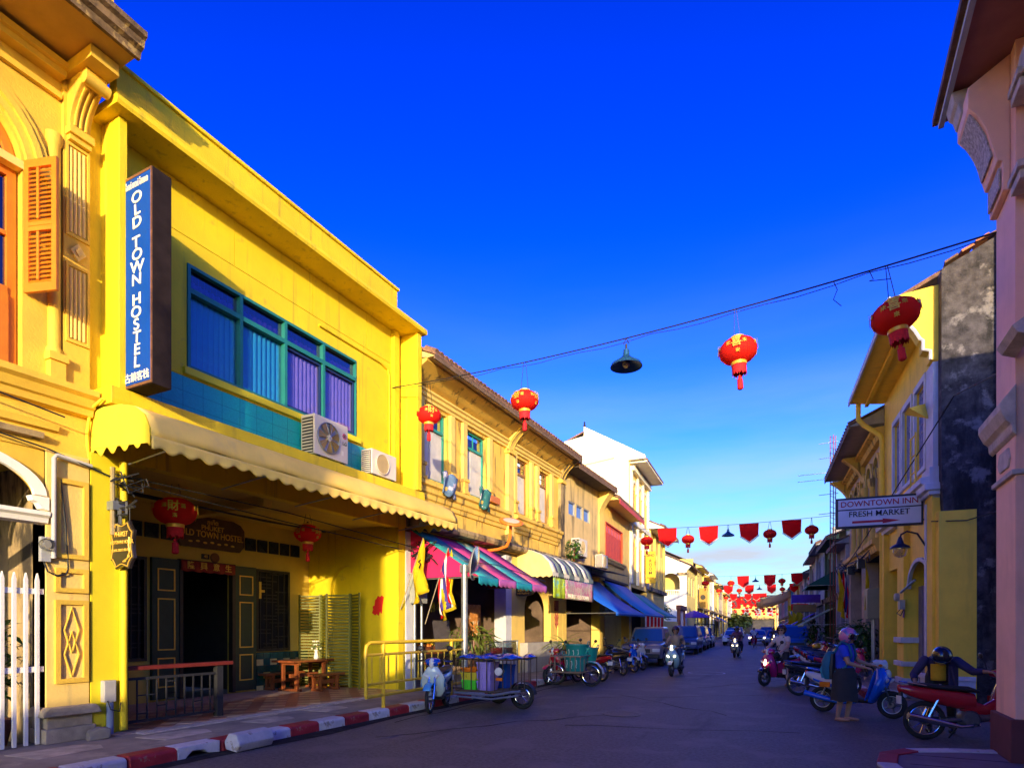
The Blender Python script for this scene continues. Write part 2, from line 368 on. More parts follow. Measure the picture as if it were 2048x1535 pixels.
# left pavement with painted kerb stones
pv = MB().box(-9.15, -7.36, -30, 19, -.2, .15).box(-9.15, -7.95, 19, 27, -.2, .1495)
pavement = part('pavement_left', pv, concrete); tag(pavement, kind='structure')
for i, (ya, yb, xa, xb) in enumerate(((3.6, 4.4, -8.5, -7.9), (5.0, 5.8, -8.3, -7.75), (6.6, 7.3, -8.2, -7.7), (8.0, 8.7, -8.4, -7.8), (6.9, 7.5, -8.75, -8.3))):
    part('mortar_patch', MB().prism([(xa, ya), (xb, ya + .08), (xb - .05, yb), (xb - .3, yb + .1), (xa + .04, yb - .06)], 'z', .149, .156), mat('mortar_patch', (.46, .38, .27), .9, .35, 4, .4, 60), pavement)
stone = None
y = -4.8; i = 0
kerb_mb = lambda l: MB().prism([(-7.36, -.1), (-7.08, -.1), (-7.09, .13), (-7.13, .158), (-7.36, .158)], 'y', 0, l)
while y < 18.5:
    l = .6; white = i % 2 == 0
    if stone is None: stone = kerb_mb(.59).mesh('kerb_stone')
    if abs(y - 4.8) < .1:        # a stone broken away underneath
        o = part('kerb_stone', MB().prism([(0, .158), (.59, .158), (.59, .0), (.42, .02), (.36, .07), (.2, .085), (.12, .02), (.06, -.05), (0, -.1)], 'x', -7.36, -7.085).xf(T(0, y, 0)), kerb_white, pavement, bevel=.012)
    else:
        o = part('kerb_stone', stone, kerb_white if white else kerb_red, pavement, local=T(0, y, random.uniform(-.008, .004), rz=random.uniform(-.004, .004)))
        o.modifiers.new('b', 'BEVEL').width = .014
    y += l; i += 1
b = MB().prism([(0, 0), (.20, -.03), (.25, .08), (.2, .2), (.05, .22), (-.03, .1)], 'y', 0, .62)
b = part('loose_kerb_block', b.xf(T(-7.02, 5.42, .03, rz=.06)), kerb_white, bevel=.02)
tag(b, 'broken white kerb stone lying loose in the gutter', 'kerb stone')
frame(-8.9, 27, TH)
p2_ = part('pavement_far', MB().box(-.25, .85, 0, 260, -.2, .15), concrete); tag(p2_, kind='structure')
kb = None
for k in range(60):
    if kb is None: kb = MB().box(.85, 1.05, 0, .99, -.1, .158).mesh('kerb_stone')
    part('kerb_stone', kb, kerb_white if k % 2 else kerb_red, p2_, local=T(0, .02 + k, 0))
# right pavement: the corner in front of the pink house, and the row beyond the side street
frame()
pr = MB().prism([(.75, 7.0), (.62, 7.9), (.70, 8.55), (1.0, 8.95), (1.5, 9.2), (2.4, 9.45), (6, 9.5), (9, 9.5), (9, -4), (.75, -4)], 'z', -.2, .13)
pvr = part('pavement_corner', pr, mat('corner_paving', (.17, .13, .15), .85, .25, 2, .3, 60), bevel=.02); tag(pvr, kind='structure')
edge = [(.75, 6.2), (.75, 7.0), (.62, 7.9), (.70, 8.55), (1.0, 8.95), (1.5, 9.2), (2.4, 9.45), (3.2, 9.5)]
for k, (a, b_) in enumerate(zip(edge, edge[1:])):
    a = Vector((*a, 0)); b_ = Vector((*b_, 0)); d = (b_ - a).normalized(); nrm = Vector((d.y, -d.x, 0)) * -1
    m = MB().add([a + d * .004, b_ - d * .004, b_ - d * .004 - nrm * .2, a + d * .004 - nrm * .2], []); q = m.v
    part('kerb_stone', MB().prism([(p[0], p[1]) for p in q], 'z', -.1, .146), kerb_red if k in (2, 3) else kerb_white, pvr, bevel=.012)
for k in range(5):
    part('paving_joint', MB().box(.95, 6, 8.6 - k * .6 - .006, 8.6 - k * .6 + .006, .129, .134), mat('paving_joint', (.05, .045, .05), .9), pvr)
frame(2.1, 21.2, math.pi + TH)
pvn = part('pavement_right', MB().box(-1.0, 1.2, -9, 4.8, -.2, .14).box(-1.0, .5, -260, -9, -.2, .139), concrete); tag(pvn, kind='structure')
kb = MB().box(1.2, 1.42, 0, .99, -.1, .15).mesh('kerb_stone')
for k in range(50): part('kerb_stone', kb, kerb_white if k % 2 else kerb_red, pvn, local=T(0 if k < 13 else -.7, 3.8 - k, 0))
# ------------------------------------------------------------------ the ornate ochre house at the left edge (facade plane x = 0 here)
frame(-8.9, 0, 0)
ob = thing('ornate_shophouse', 'ochre stucco shophouse with arched window, fluted pilasters and heavy cornice', 'building', (0, 3, 0))
m = MB().wall(-.3, 0, -2, 4.73, 3.95, 9.0, [(2.44, 3.96, 4.92, 8.18)]).spandrel(-.3, 0, 3.2, .76, 7.42, 8.18)
m.wall(-.3, 0, -2, 4.73, 0, 3.95, [(1.2, 4.21, 0, 3.95)]).spandrel(-.3, -.02, 2.705, 1.505, 3.35, 3.95, rz=.6)
part('wall', m, ochre, ob)
part('side_wall', MB().box(-9, -.3, 4.5, 4.72, 0, 9.4), mould, ob)
part('floor_slab', MB().box(-9, -.3, -2, 4.5, 3.95, 4.1), ochre, ob)
part('recess_wall', MB().box(-2.2, -2.0, -2, 4.5, .1, 3.95), mat('blue_grey_plaster', (.36, .38, .44), .8, .12, 2), ob)
# window joinery
wn = part('window', MB().box(-.2, -.1, 2.46, 2.56, 4.94, 7.42).box(-.2, -.1, 3.84, 3.94, 4.94, 7.42).box(-.2, -.1, 2.56, 3.84, 7.30, 7.44).box(-.2, -.08, 2.56, 3.84, 5.80, 5.9).arch(-.2, -.1, 3.2, .64, .74, 7.44), orange_wood, ob)
part('glass_pane', MB().box(-.155, -.15, 2.56, 3.84, 5.9, 7.3), glass('ornate_glass', (.10, .09, .10), .25), wn)
part('fanlight_pane', MB().prism([(3.2 + .64 * math.cos(math.pi * k / 16), 7.45 + .64 * math.sin(math.pi * k / 16)) for k in range(17)], 'x', -.155, -.15), glass('ornate_glass', (.1, .09, .1), .25), wn)
for a in (.5, 1.05, 1.57, 2.1, 2.64):
    part('muntin', MB().tube([(-.13, 3.2 + .1 * math.cos(a), 7.45 + .1 * math.sin(a)), (-.13, 3.2 + .66 * math.cos(a), 7.45 + .66 * math.sin(a))], .018, 6), orange_wood, wn)
part('muntin_ring', MB().arch(-.145, -.115, 3.2, .33, .37, 7.45), orange_wood, wn)
part('transom_sill', MB().box(-.12, .03, 2.44, 3.97, 7.40, 7.50), cream_light, wn)
part('muntin', MB().box(-.15, -.11, 3.60, 3.63, 5.9, 7.3), yellow_paint, wn)
part('muntin', MB().box(-.15, -.11, 2.56, 3.84, 6.55, 6.6), orange_wood, wn)
part('lower_panel', MB().box(-.14, -.10, 2.56, 3.84, 4.95, 5.8), orange_wood, wn)
part('panel_rail', MB().box(-.10, -.06, 2.56, 3.84, 4.95, 5.05).box(-.10, -.06, 2.56, 3.84, 5.7, 5.8).box(-.10, -.06, 3.74, 3.84, 5.05, 5.7), orange_wood, wn)
part('interior', MB().box(-1.5, -1.4, 2, 4.4, 4.3, 9), window_dark, ob)
# open louvred shutter
sa = R(72); W = .47
MS = T(.02, 3.98, 0) @ Matrix.Rotation(math.pi / 2 - sa, 4, 'Z')
sh = part('shutter', MB().box(0, .07, -.02, .02, 5.86, 7.52).box(W - .07, W, -.02, .02, 5.86, 7.52).box(.07, W - .07, -.02, .02, 7.42, 7.52).box(.07, W - .07, -.02, .02, 5.86, 5.98).box(.07, W - .07, -.02, .02, 6.62, 6.74).box(.2, .235, -.035, -.02, 6.0, 6.6).box(.2, .235, -.035, -.02, 6.76, 7.4), orange_wood, ob)
sl = MB().box(.07, W - .07, -.036, .036, -.004, .004).xf(T(rx=R(52))).mesh('shutter_slat')
sh.matrix_basis = FRAME @ MS; WM[sh] = FRAME @ MS
for k in range(26):
    z = 6.0 + k * .056 + (.09 if k > 10 else 0)
    if z < 7.41: part('shutter_slat', sl, orange_wood, sh, local=T(0, 0, z))
# arch moulding, pilasters, consoles
part('arch_moulding', MB().arch(0, .05, 3.2, .80, .90, 7.42).arch(0, .09, 3.2, .90, .98, 7.42).arch(0, .06, 3.2, .98, 1.06, 7.42), ochre, ob)
part('keystone', MB().prism([(3.1, 8.1), (3.3, 8.1), (3.36, 8.6), (3.04, 8.6)], 'x', 0, .16), cream_light, ob)
part('half_column', MB().lathe([(.1, 5.2), (.1, 5.28), (.075, 5.32), (.075, 7.95), (.1, 8.0), (.1, 8.1)], 14, (.0, 4.31, 0)), ochre, ob, smooth=True)
part('column_pedestal', MB().box(0, .14, 4.2, 4.42, 5.12, 5.22).box(0, .11, 4.22, 4.40, 4.84, 5.12), ochre, ob)
pl = part('pilaster', MB().box(0, .05, 4.40, 4.72, 4.85, 9.0), ochre, ob)
for za, zb in ((6.86, 8.10), (5.45, 6.50)):
    part('flute_frame', MB().box(.05, .075, 4.42, 4.45, za, zb).box(.05, .075, 4.68, 4.71, za, zb).box(.05, .075, 4.45, 4.68, zb - .04, zb).box(.05, .075, 4.45, 4.68, za, za + .04), ochre, pl)
    for k in range(4): part('flute_rib', MB().lathe([(.018, za + .06), (.02, za + .08), (.02, zb - .08), (.018, zb - .06)], 8, (.052, 4.485 + k * .053, 0)), cream_light, pl, smooth=True)
part('diamond_ornament', MB().prism([(4.565, 6.56), (4.66, 6.68), (4.565, 6.80), (4.47, 6.68)], 'x', .05, .08).prism([(4.565, 6.62), (4.61, 6.68), (4.565, 6.74), (4.52, 6.68)], 'x', .08, .10), cream_light, pl)
def console(parent, y0, y1, z0, z1, out, material, name='console'):
    n = 12; pts = [(0, z0)]
    for k in range(n + 1):
        t = k / n; pts.append((.10 + (out - .10) * (t ** 2.2) * .92, z0 + (z1 - z0) * .86 * t))
    pts += [(out, z0 + (z1 - z0) * .86), (out, z1), (0, z1)]
    c = part(name, MB().prism(pts, 'y', y0, y1), material, parent, bevel=.01)
    for k in range(3):
        yy = y0 + (y1 - y0) * (.25 + .25 * k)
        part('console_rib', MB().tube([(p[0] + .012, yy, p[1]) for p in pts[2:n]], .018, 6), material, c, smooth=True)
    part('console_roll', MB().lathe([(.05, y0 - .03), (.075, y0 - .02), (.075, y1 + .02), (.05, y1 + .03)], 12, (out - .02, 0, z0 + (z1 - z0) * .78), 'y'), material, c, smooth=True)
    part('console_foot', MB().box(0, .17, y0 - .02, y1 + .02, z0 - .10, z0).box(0, .13, y0, y1, z0 - .17, z0 - .10), material, c)
    return c
console(ob, 4.44, 4.70, 8.28, 8.90, .50, ochre)
part('console_cap', MB().box(0, .72, 4.38, 4.72, 8.90, 9.05), ochre, ob)
part('frieze', MB().box(0, .06, -2, 4.38, 8.60, 8.68).box(0, .16, -2, 4.38, 8.84, 8.92).box(0, .22, -2, 4.38, 8.92, 9.0), ochre, ob)
co = part('cornice', MB().box(-.3, 1.02, -2, 4.76, 9.06, 9.14), mat('soffit_ochre', (.52, .30, .045), .8, .15, 2, .2, 30), ob)
part('cornice_edge', MB().prism([(1.0, 9.05), (1.05, 9.05), (1.07, 9.13), (1.13, 9.16), (1.15, 9.24), (1.2, 9.27), (1.2, 9.34), (1.0, 9.34)], 'y', -2, 4.80), dark_cornice, co)
part('cornice_return', MB().prism([(4.75, 9.143), (4.80, 9.16), (4.82, 9.27), (4.84, 9.335), (4.6, 9.335)], 'x', -.3, 1.0), dark_cornice, co)
part('cornice_top', MB().box(-.3, 1.0, -2, 4.6, 9.14, 9.33), mould, co)
pa = part('parapet', MB().box(.35, .5, -2, 4.30, 9.34, 10.6), ochre, ob)
part('parapet_pier', MB().box(.3, .78, 4.2, 4.62, 9.34, 11.5), ochre, pa)
for k in range(3): part('flute_rib', MB().box(.78, .80, 4.26 + k * .11, 4.31 + k * .11, 9.4, 11.4), cream_light, pa)
part('string_course', MB().prism([(0, 4.50), (.10, 4.52), (.12, 4.60), (.16, 4.62), (.20, 4.72), (.26, 4.76), (.26, 4.84), (0, 4.86)], 'y', -2, 4.735), ochre, ob)
part('string_course', MB().prism([(0, 4.20), (.06, 4.22), (.08, 4.30), (0, 4.32)], 'y', -2, 4.34), ochre, ob)
part('string_course', MB().prism([(0, 4.06), (.10, 4.07), (.12, 4.14), (0, 4.16)], 'y', -2, 4.15), mould, ob)
# ground floor pier with sunk panels, plinth and arch trim
pr_ = part('pier', MB().box(-.3, .03, 4.21, 4.72, .15, 3.96), cream_light, ob)
for za, zb in ((2.57, 3.62), (2.12, 2.44), (.92, 2.02)):
    part('panel_frame', MB().box(.03, .07, 4.30, 4.36, za, zb).box(.03, .07, 4.64, 4.70, za, zb).box(.03, .07, 4.36, 4.64, zb - .06, zb).box(.03, .07, 4.36, 4.64, za, za + .06), ochre, pr_)
for zc, hz in ((1.62, .30), (1.30, .30)):
    q = [(4.5, zc - hz), (4.59, zc), (4.5, zc + hz), (4.41, zc)]
    part('lozenge', MB().tube([(.045, *q[k % 4]) for k in range(5)], .014, 6), ochre, pr_)
part('plinth', MB().box(-.3, .10, 4.17, 4.78, .15, .34).prism([(4.12, .50), (4.83, .50), (4.80, .58), (4.75, .62), (4.20, .62), (4.15, .58)], 'x', -.3, .14).box(-.3, .06, 4.20, 4.75, .34, .50), mat('worn_plinth', (.42, .33, .20), .9, .3, 4, .4, 40), ob, bevel=.012)
part('arch_trim', MB().loft([[(x, 2.705 + (1.505 - w_) * math.cos(a), 3.35 + (.6 - w_ * .8) * math.sin(a)) for x, w_ in ((-.01, 0), (.05, 0), (.05, .14), (-.01, .14))] for a in [math.pi * k / 24 for k in range(25)]]), white_wash, ob)
part('capital', MB().prism([(4.02, 3.33), (4.22, 3.33), (4.22, 3.16), (4.14, 3.18), (4.1, 3.25), (4.04, 3.27)], 'x', -.05, .08), white_wash, ob)
part('transom_beam', MB().prism([(-.05, 2.98), (.06, 3.0), (.08, 3.06), (.12, 3.09), (.12, 3.14), (-.05, 3.16)], 'y', 1.2, 4.215), white_wash, ob)
part('drain_pipe', MB().tube([(.09, 4.72, 3.85), (.09, 4.30, 3.9), (.09, 4.27, 3.85), (.09, 4.265, 2.55)], .03, 10), mat('grey_pipe', (.42, .40, .36), .5, .1), ob, smooth=True)
# power meter on the pier
mt = thing('electricity_meter', 'glass-fronted electricity meter on the ochre pier beside the white fence', 'meter', (.05, 4.2, 2.6))
part('meter_box', MB().box(.03, .09, 4.12, 4.24, 2.50, 2.82), mat('meter_grey', (.35, .35, .33), .5), mt, bevel=.008)
part('meter_dial', MB().lathe([(.075, .09), (.075, .17), (.06, .20)], 16, (0, 4.17, 2.72), 'x'), glass('meter_glass', (.7, .7, .65), .3), mt, smooth=True)
part('meter_face', MB().lathe([(.06, .09), (.06, .12)], 16, (0, 4.17, 2.72), 'x'), white_paint, mt)
part('meter_wire', MB().tube([(.06, 4.17, 2.5), (.08, 4.2, 2.38), (.08, 4.3, 2.33), (.07, 4.42, 2.36), (.06, 4.45, 2.45), (.06, 4.42, 3.0), (.06, 4.36, 3.6)], .012, 6), cable_black, mt)
# picket fence
fe = thing('picket_fence', 'white pointed picket fence lit by sun across the ochre arch', 'fence', (-.02, 3.0, .15))
pk = MB().prism([(-.019, .16), (.019, .16), (.019, 2.26), (0, 2.35), (-.019, 2.26)], 'x', -.02, .02).mesh('picket')
for k in range(14): part('picket', pk, white_paint, fe, local=T(.0, -3.0 + 2.505 + k * .125, -.15))
for z in (2.12, 1.12): part('rail', MB().box(-.075, -.022, 2.4, 4.205, z - .035, z + .035), white_paint, fe)
# plants in the recess
def leaf_mesh(l, wd, bend=.3, n=4):
    m = MB(); rows = []
    for k in range(n + 1):
        t = k / n; ww = wd * math.sin(math.pi * min(.98, t * .85 + .12)); z = -bend * l * t * t
        rows.append([(-ww, l * t, z + ww * .3), (0, l * t, z), (ww, l * t, z + ww * .3)])
    vs = [p for r_ in rows for p in r_]; fs = []
    for k in range(n):
        for j in range(2): fs.append((k * 3 + j, k * 3 + j + 1, k * 3 + j + 4, k * 3 + j + 3))
    return m.add(vs, fs)
def foliage(n, rx, ry, rz_, l=.12, wd=.03, c=(0, 0, 0), seed=1, droop=.3):
    rg = random.Random(seed); m = MB(); base = leaf_mesh(l, wd, droop, 2)
    for _ in range(n):
        while True:
            p = Vector((rg.uniform(-1, 1), rg.uniform(-1, 1), rg.uniform(-1, 1)))
            if .25 < p.length < 1 * rg.uniform(.7, 1.1): break
        M = T(c[0] + p.x * rx, c[1] + p.y * ry, c[2] + p.z * rz_) @ Euler((rg.uniform(-.9, .9), rg.uniform(-.5, .5), math.atan2(p.y, p.x) - math.pi / 2 + rg.uniform(-.8, .8))).to_matrix().to_4x4() @ Matrix.Scale(rg.uniform(.7, 1.4), 4)
        m.add([M @ Vector(q) for q in base.v], base.f)
    return m
def pot_mesh(r, h): return MB().lathe([(r * .7, 0), (r, h * .85), (r * 1.1, h * .86), (r * 1.1, h), (r * .95, h), (r * .92, h * .9), (.01, h * .88)], 16)
for k, (x, y, h, s) in enumerate(((-.45, 3.6, .8, 3), (-.7, 3.95, 1.5, 4))):
    p = thing('potted_plant', ('leafy plant in a terracotta pot low behind the white picket fence', 'taller climbing plant in a pot behind the white picket fence')[k], 'plant', (x, y, .1))
    part('pot', pot_mesh(.2, .35), terracotta, p, smooth=True, local=I4)
    part('foliage', foliage(70, .25, .22, h * .5, .16, .035, (0, 0, .4 + h * .5), s), leaf_green, p, local=I4)
    part('stem', MB().tube([(0, 0, .3), (.03, .02, .3 + h)], .012, 5), brown_wood, p, local=I4)
# ------------------------------------------------------------------ the yellow hostel
frame(-8.9, 0, 0)
hb = thing('hostel_building', 'bright yellow two-storey hostel with teal tile band and open porch', 'building', (0, 8.3, 0))
Y0, Y1 = 4.74, 11.86
wl = MB().wall(-.22, -.012, Y0, Y1, 4.06, 8.66, [(6.18, 10.10, 5.78, 7.44)])
part('upper_wall', wl, hostel_yellow, hb)
# plaster panels between the recessed joints
cuts = [4.98, 7.05, 8.85, 10.45, 11.3]
for a, b in zip(cuts, cuts[1:]):
    part('plaster_panel', MB().box(-.012, 0, a + .008, b - .008, 7.86, 8.64), hostel_yellow, hb)
part('plaster_panel', MB().wall(-.012, 0, 4.98, 11.3, 5.64, 7.845, [(6.17, 10.11, 5.77, 7.45)]), hostel_yellow, hb)
tl = part('tile_band', MB().box(-.012, .012, 5.05, 11.30, 4.93, 5.62), teal_tile, hb)
for k in range(1, 18): part('tile_joint', MB().box(.012, .0135, 5.05 + k * .35 - .003, 5.05 + k * .35 + .003, 4.94, 5.61), mat('teal_joint', (.008, .2, .24), .6), tl)
for k in range(1, 3): part('tile_joint', MB().box(.012, .0138, 5.06, 11.29, 4.93 + k * .23 - .003, 4.93 + k * .23 + .003), mat('teal_joint', (.008, .2, .24), .6), tl)
part('pilaster', MB().box(-.012, .10, 11.32, 11.50, 4.93, 8.64), hostel_yellow, hb)
part('fin_wall', MB().box(-.2, .41, 4.90, 5.01, 4.93, 8.65), hostel_yellow, hb, bevel=.006)
part('fin_wall', MB().box(-.2, .50, 11.68, 11.84, 4.93, 8.65), hostel_yellow, hb, bevel=.006)
rs_ = part('roof_slab', MB().prism([(-9, 8.655), (.60, 8.655), (.62, 8.70), (.60, 8.78), (-9, 8.78)], 'y', 4.76, 11.92), hostel_yellow, hb)
part('parapet', MB().box(.36, .53, 4.80, 10.86, 8.785, 9.20), hostel_yellow, rs_)
part('coping', MB().box(.32, .57, 4.78, 10.90, 9.20, 9.26), hostel_yellow, rs_, bevel=.01)
part('party_wall', MB().box(-9, -.22, 11.70, 11.85, 0, 8.65), hostel_yellow, hb)
part('party_wall', MB().box(-9, -.22, 4.75, 4.9, 0, 8.65), hostel_yellow, hb)
part('canopy_slab', MB().prism([(-.2, 4.68), (.45, 4.68), (.47, 4.75), (.45, 4.925), (-.2, 4.925)], 'y', 4.77, 12.02), hostel_yellow, hb, bevel=.008)
part('wall_pipe', MB().tube([(.03, 9.0, 7.72), (.03, 10.9, 7.72), (.03, 11.15, 7.66), (.03, 11.22, 7.5), (.03, 11.22, 5.0)], .022, 8), hostel_yellow, hb, smooth=True)
# upper window: four bays, transoms, blinds
wn = part('window', MB().wall(-.13, .02, 6.18, 10.10, 5.78, 7.44, [(6.23 + k * .98, 6.23 + k * .98 + .92, za, zb) for k in range(4) for za, zb in ((5.83, 6.99), (7.07, 7.39))]), mat('green_frame', (.015, .17, .16), .4, .1), hb)
curtain_blue = mat('blue_blind', (.035, .34, .48), .7, .1, 3); curtain_violet = mat('violet_blind', (.44, .40, .62), .7, .1, 3)
slat = MB().grid(lambda u, v: (.03 * math.sin(u * math.pi) - .02, -.055 + .11 * u, 5.82 + 1.2 * v), 4, 1).mesh('blind_slat', True)
for k in range(4):
    y = 6.23 + k * .98
    part('pane', MB().box(-.075, -.07, y - .004, y + .924, 5.826, 6.994), blue_glass if k < 2 else glass('violet_window_glass', (.75, .72, .9), .10), wn)
    part('transom_pane', MB().box(-.075, -.07, y - .004, y + .924, 7.066, 7.394), glass('transom_glass', (.5, .45, .7), .2), wn)
    for j in range(9): part('blind_slat', slat, curtain_blue if k < 2 else curtain_violet, wn, local=T(-.11, y + .06 + j * .103, 0, rz=0))
    part('transom_curtain', MB().grid(lambda u, v: (-.13 + .02 * math.sin(u * 50), y + .92 * u, 7.0 + .25 * v), 40, 1), curtain_violet, wn)
    for j in range(8): part('transom_rod', MB().box(-.10, -.095, y + .1 + j * .11, y + .106 + j * .11, 7.08, 7.38), steel, wn)
for k in (2, 3): part('sash', MB().wall(-.065, -.03, 6.235 + k * .98, 7.145 + k * .98, 5.835, 6.985, [(6.275 + k * .98, 7.105 + k * .98, 5.885, 6.94)]), mat('navy_sash', (.01, .025, .12), .4), wn)
part('room', MB().box(-2.4, -2.3, 5, 11.6, 4.1, 8.6), window_dark, hb)
part('sill', MB().box(0, .07, 6.1, 10.2, 5.66, 5.77), hostel_lime, hb)
# porch: pier, beams, ceiling, back wall
part('pier', MB().box(-.3, .04, 4.74, 5.20, .15, 4.06), hostel_lime, hb)
part('pier', MB().box(-.45, -.002, 11.60, 11.86, .15, 4.06), hostel_yellow, hb)
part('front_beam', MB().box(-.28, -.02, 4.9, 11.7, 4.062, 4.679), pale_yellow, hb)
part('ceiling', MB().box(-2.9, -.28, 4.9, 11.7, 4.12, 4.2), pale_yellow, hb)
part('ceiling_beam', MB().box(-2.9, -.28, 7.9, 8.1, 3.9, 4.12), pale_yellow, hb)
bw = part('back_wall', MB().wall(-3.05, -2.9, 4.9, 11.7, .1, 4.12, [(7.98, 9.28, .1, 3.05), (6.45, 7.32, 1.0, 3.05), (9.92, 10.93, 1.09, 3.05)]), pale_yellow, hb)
sw = MB().wall_y(11.6, 11.72, -2.9, -.45, .1, 4.12, [(-2.15, -1.05, .1, 3.22)]).spandrel(11.6, 11.72, -1.6, .55, 2.62, 3.22, 'y', rz=.6)
part('side_wall', sw, hostel_yellow, hb)
part('near_side_wall', MB().box(-2.9, -.3, 4.91, 5.0, .1, 4.12), pale_yellow, hb)
part('hall', MB().box(-6.5, -6.4, 7, 10.4, .1, 4).box(-6.4, -3.05, 7.0, 7.1, .1, 4).box(-6.4, -3.05, 10.3, 10.4, .1, 4).box(-6.4, -3.05, 7.1, 10.3, 3.9, 4), mat('hall_wall', (.10, .075, .05), .8, .15), hb)
# door leaves folded back against the wall, gold-lined panels
for y in (7.40, 9.31):
    d = part('door_leaf', MB().box(-2.9, -2.82, y, y + .57, .22, 3.06), dark_green, hb)
    for za, zb in ((.45, 1.05), (1.2, 2.25), (2.4, 2.85)):
        part('gold_line', MB().wall(-2.822, -2.805, y + .1, y + .47, za, zb, [(y + .125, y + .445, za + .025, zb - .025)]), gold, d)
part('door_frame', MB().box(-2.93, -2.80, 7.97, 8.04, .2, 3.08).box(-2.93, -2.80, 9.22, 9.30, .2, 3.08).box(-2.93, -2.80, 8.04, 9.22, 3.0, 3.08), dark_wood, hb)
for ya, yb, za in ((6.45, 7.32, 1.0), (9.92, 10.93, 1.09)):
    lw = part('lattice_window', MB().wall(-2.96, -2.86, ya, yb, za, 3.05, [(ya + .06, yb - .06, za + .06, 2.99)]), dark_wood, hb)
    rg = random.Random(3)
    for k in range(5):
        yy = ya + .06 + (yb - ya - .12) * (k + .5) / 5; part('lattice_bar', MB().box(-2.93, -2.90, yy - .012, yy + .012, za + .06, 2.99), dark_wood, lw)
    for k in range(22):
        zz = za + .1 + k * (1.85 / 22); yy = ya + .06 + rg.choice((0, .2, .4, .6)) * (yb - ya - .12); part('lattice_bar', MB().box(-2.925, -2.905, yy, yy + .4 * (yb - ya), zz - .011, zz + .011), dark_wood, lw)
    part('lattice_backing', MB().box(-2.99, -2.97, ya, yb, za, 3.05), window_dark, lw)
    part('gilt_strip', MB().box(-2.90, -2.885, ya + .10, ya + .16, 2.35, 2.75).box(-2.90, -2.885, ya + .16, ya + .26, 2.5, 2.56), gold, lw)
# glazed dado tiles
dt = part('dado', MB().box(-2.9, -2.885, 9.92, 11.55, .12, 1.07), dark_wood, hb)
dm = MB().box(-2.885, -2.872, .006, .194, .006, .15).mesh('dado_tile')
gt = mat('green_glazed_tile', (.012, .07, .055), .2, .3, 6, rnd=.3); yt = mat('cream_glazed_tile', (.55, .42, .16), .25, .2, 6, rnd=.2)
for j in range(8):
    for k in range(6): part('dado_tile', dm, yt if (j * 5 + k * 3) % 11 == 0 or (k == 4 and j % 2 == 0) else gt, dt, local=T(0, 9.93 + j * .2, .13 + k * .156))
# pierced vent tiles
vm = MB().wall(-2.9, -2.86, 0, .27, 0, .29, [(.03, .24, .03, .26)]).box(-2.895, -2.885, .03, .24, .03, .26).tube([(-2.87, .04, .04), (-2.87, .23, .25)], .016, 5).tube([(-2.87, .23, .04), (-2.87, .04, .25)], .016, 5).mesh('vent_tile')
for k in range(14):
    y = 6.62 + k * .335
    if y < 7.75 or y > 9.5: part('vent_tile', vm, mat('dark_vent', (.02, .024, .02), .6), hb, local=T(0, y, 3.45) if False else T(-0, y - 8.3, 3.45))
# porch floor of tiles laid on the diagonal
frame()
pf = part('porch_floor', MB().box(-11.8, -8.62, 4.92, 11.6, .05, .172), mat('floor_grout', (.42, .30, .20), .8)); tag(pf, kind='structure')
part('porch_step', MB().box(-8.62, -8.42, 5.2, 11.7, .05, .168), mat('pale_step', (.50, .42, .32), .8, .3, 9, .3), pf)
tm = MB().box(-.104, .104, -.104, .104, 0, .006).xf(T(rz=R(45))).mesh('floor_tile')
ta, tb = mat('terracotta_tile', (.30, .12, .06), .35, .2, 3, rnd=.25), mat('sand_tile', (.46, .31, .17), .35, .2, 3, rnd=.15)
nn = 0
for i in range(12):
    for j in range(46):
        x = -8.78 - i * .153; y = 5.15 + j * .1515 * 1.0
        if (i + j) % 2: continue
        if y > 11.5 or nn > 290: continue
        nn += 1; part('floor_tile', tm, ta if (j // 2 + i) % 3 else tb, pf, local=T(x, y, .172))
frame(-8.9, 0, 0)
# awning over the pavement
aw = part('awning', MB(), None, hb) if False else None
ay0, ay1 = 4.78, 12.15
prof = [(.30, 4.64), (.66, 4.62), (.98, 4.54), (1.20, 4.40), (1.30, 4.22), (1.31, 4.12)]
canvas = mat('awning_canvas', (.88, .57, .12), .85, .10, 1.5, .1, 20, streak=(.55, .36, .16), samt=.3)
av = MB().grid(lambda u, v: (prof[round(v * 5)][0], ay0 + (ay1 - ay0) * u, prof[round(v * 5)][1] - .02 * math.sin(u * 37) * v * v), 60, 5)
aw = part('awning', av, canvas, hb, smooth=True, solid=.012)
ns_ = 27
part('scalloped_valance', MB().grid(lambda u, v: (1.315 + .010 * math.sin(u * ns_ * 2 * math.pi) * v, ay0 + (ay1 - ay0) * u, 4.12 - v * (.15 + .026 * math.cos(u * ns_ * 2 * math.pi) + .018 * math.sin(u * 23) + .012 * math.sin(u * 61))), ns_ * 8, 4), canvas, aw, smooth=True, solid=.004)
endc = mat('awning_end_canvas', (.80, .58, .03), .8, .08, 2)
for yy in (ay0 - .012, ay1 + .012):
    pts = [(-.05, 4.12)] + [(-.05, 4.60)] + prof + [(1.31, 4.02)]
    e = MB().prism(pts, 'y', yy - .008, yy + .008)
    ee = part('awning_end', e, endc, aw)
    part('scalloped_end', MB().grid(lambda u, v: (-.05 + 1.36 * u, yy + .002, 4.07 - v * (.085 + .05 * math.cos(u * 5 * 2 * math.pi)) + .05), 60, 2), endc, ee, smooth=True, solid=.012)
part('awning_pipe', MB().tube([(-.02, 4.74, 3.95), (.02, 4.70, 4.3), (.1, 4.70, 4.62), (.35, 4.72, 4.73)], .02, 8), endc, aw, smooth=True)
part('awning_bar', MB().tube([(1.27, ay0, 4.10), (1.27, ay1, 4.10)], .016, 6), steel, aw)
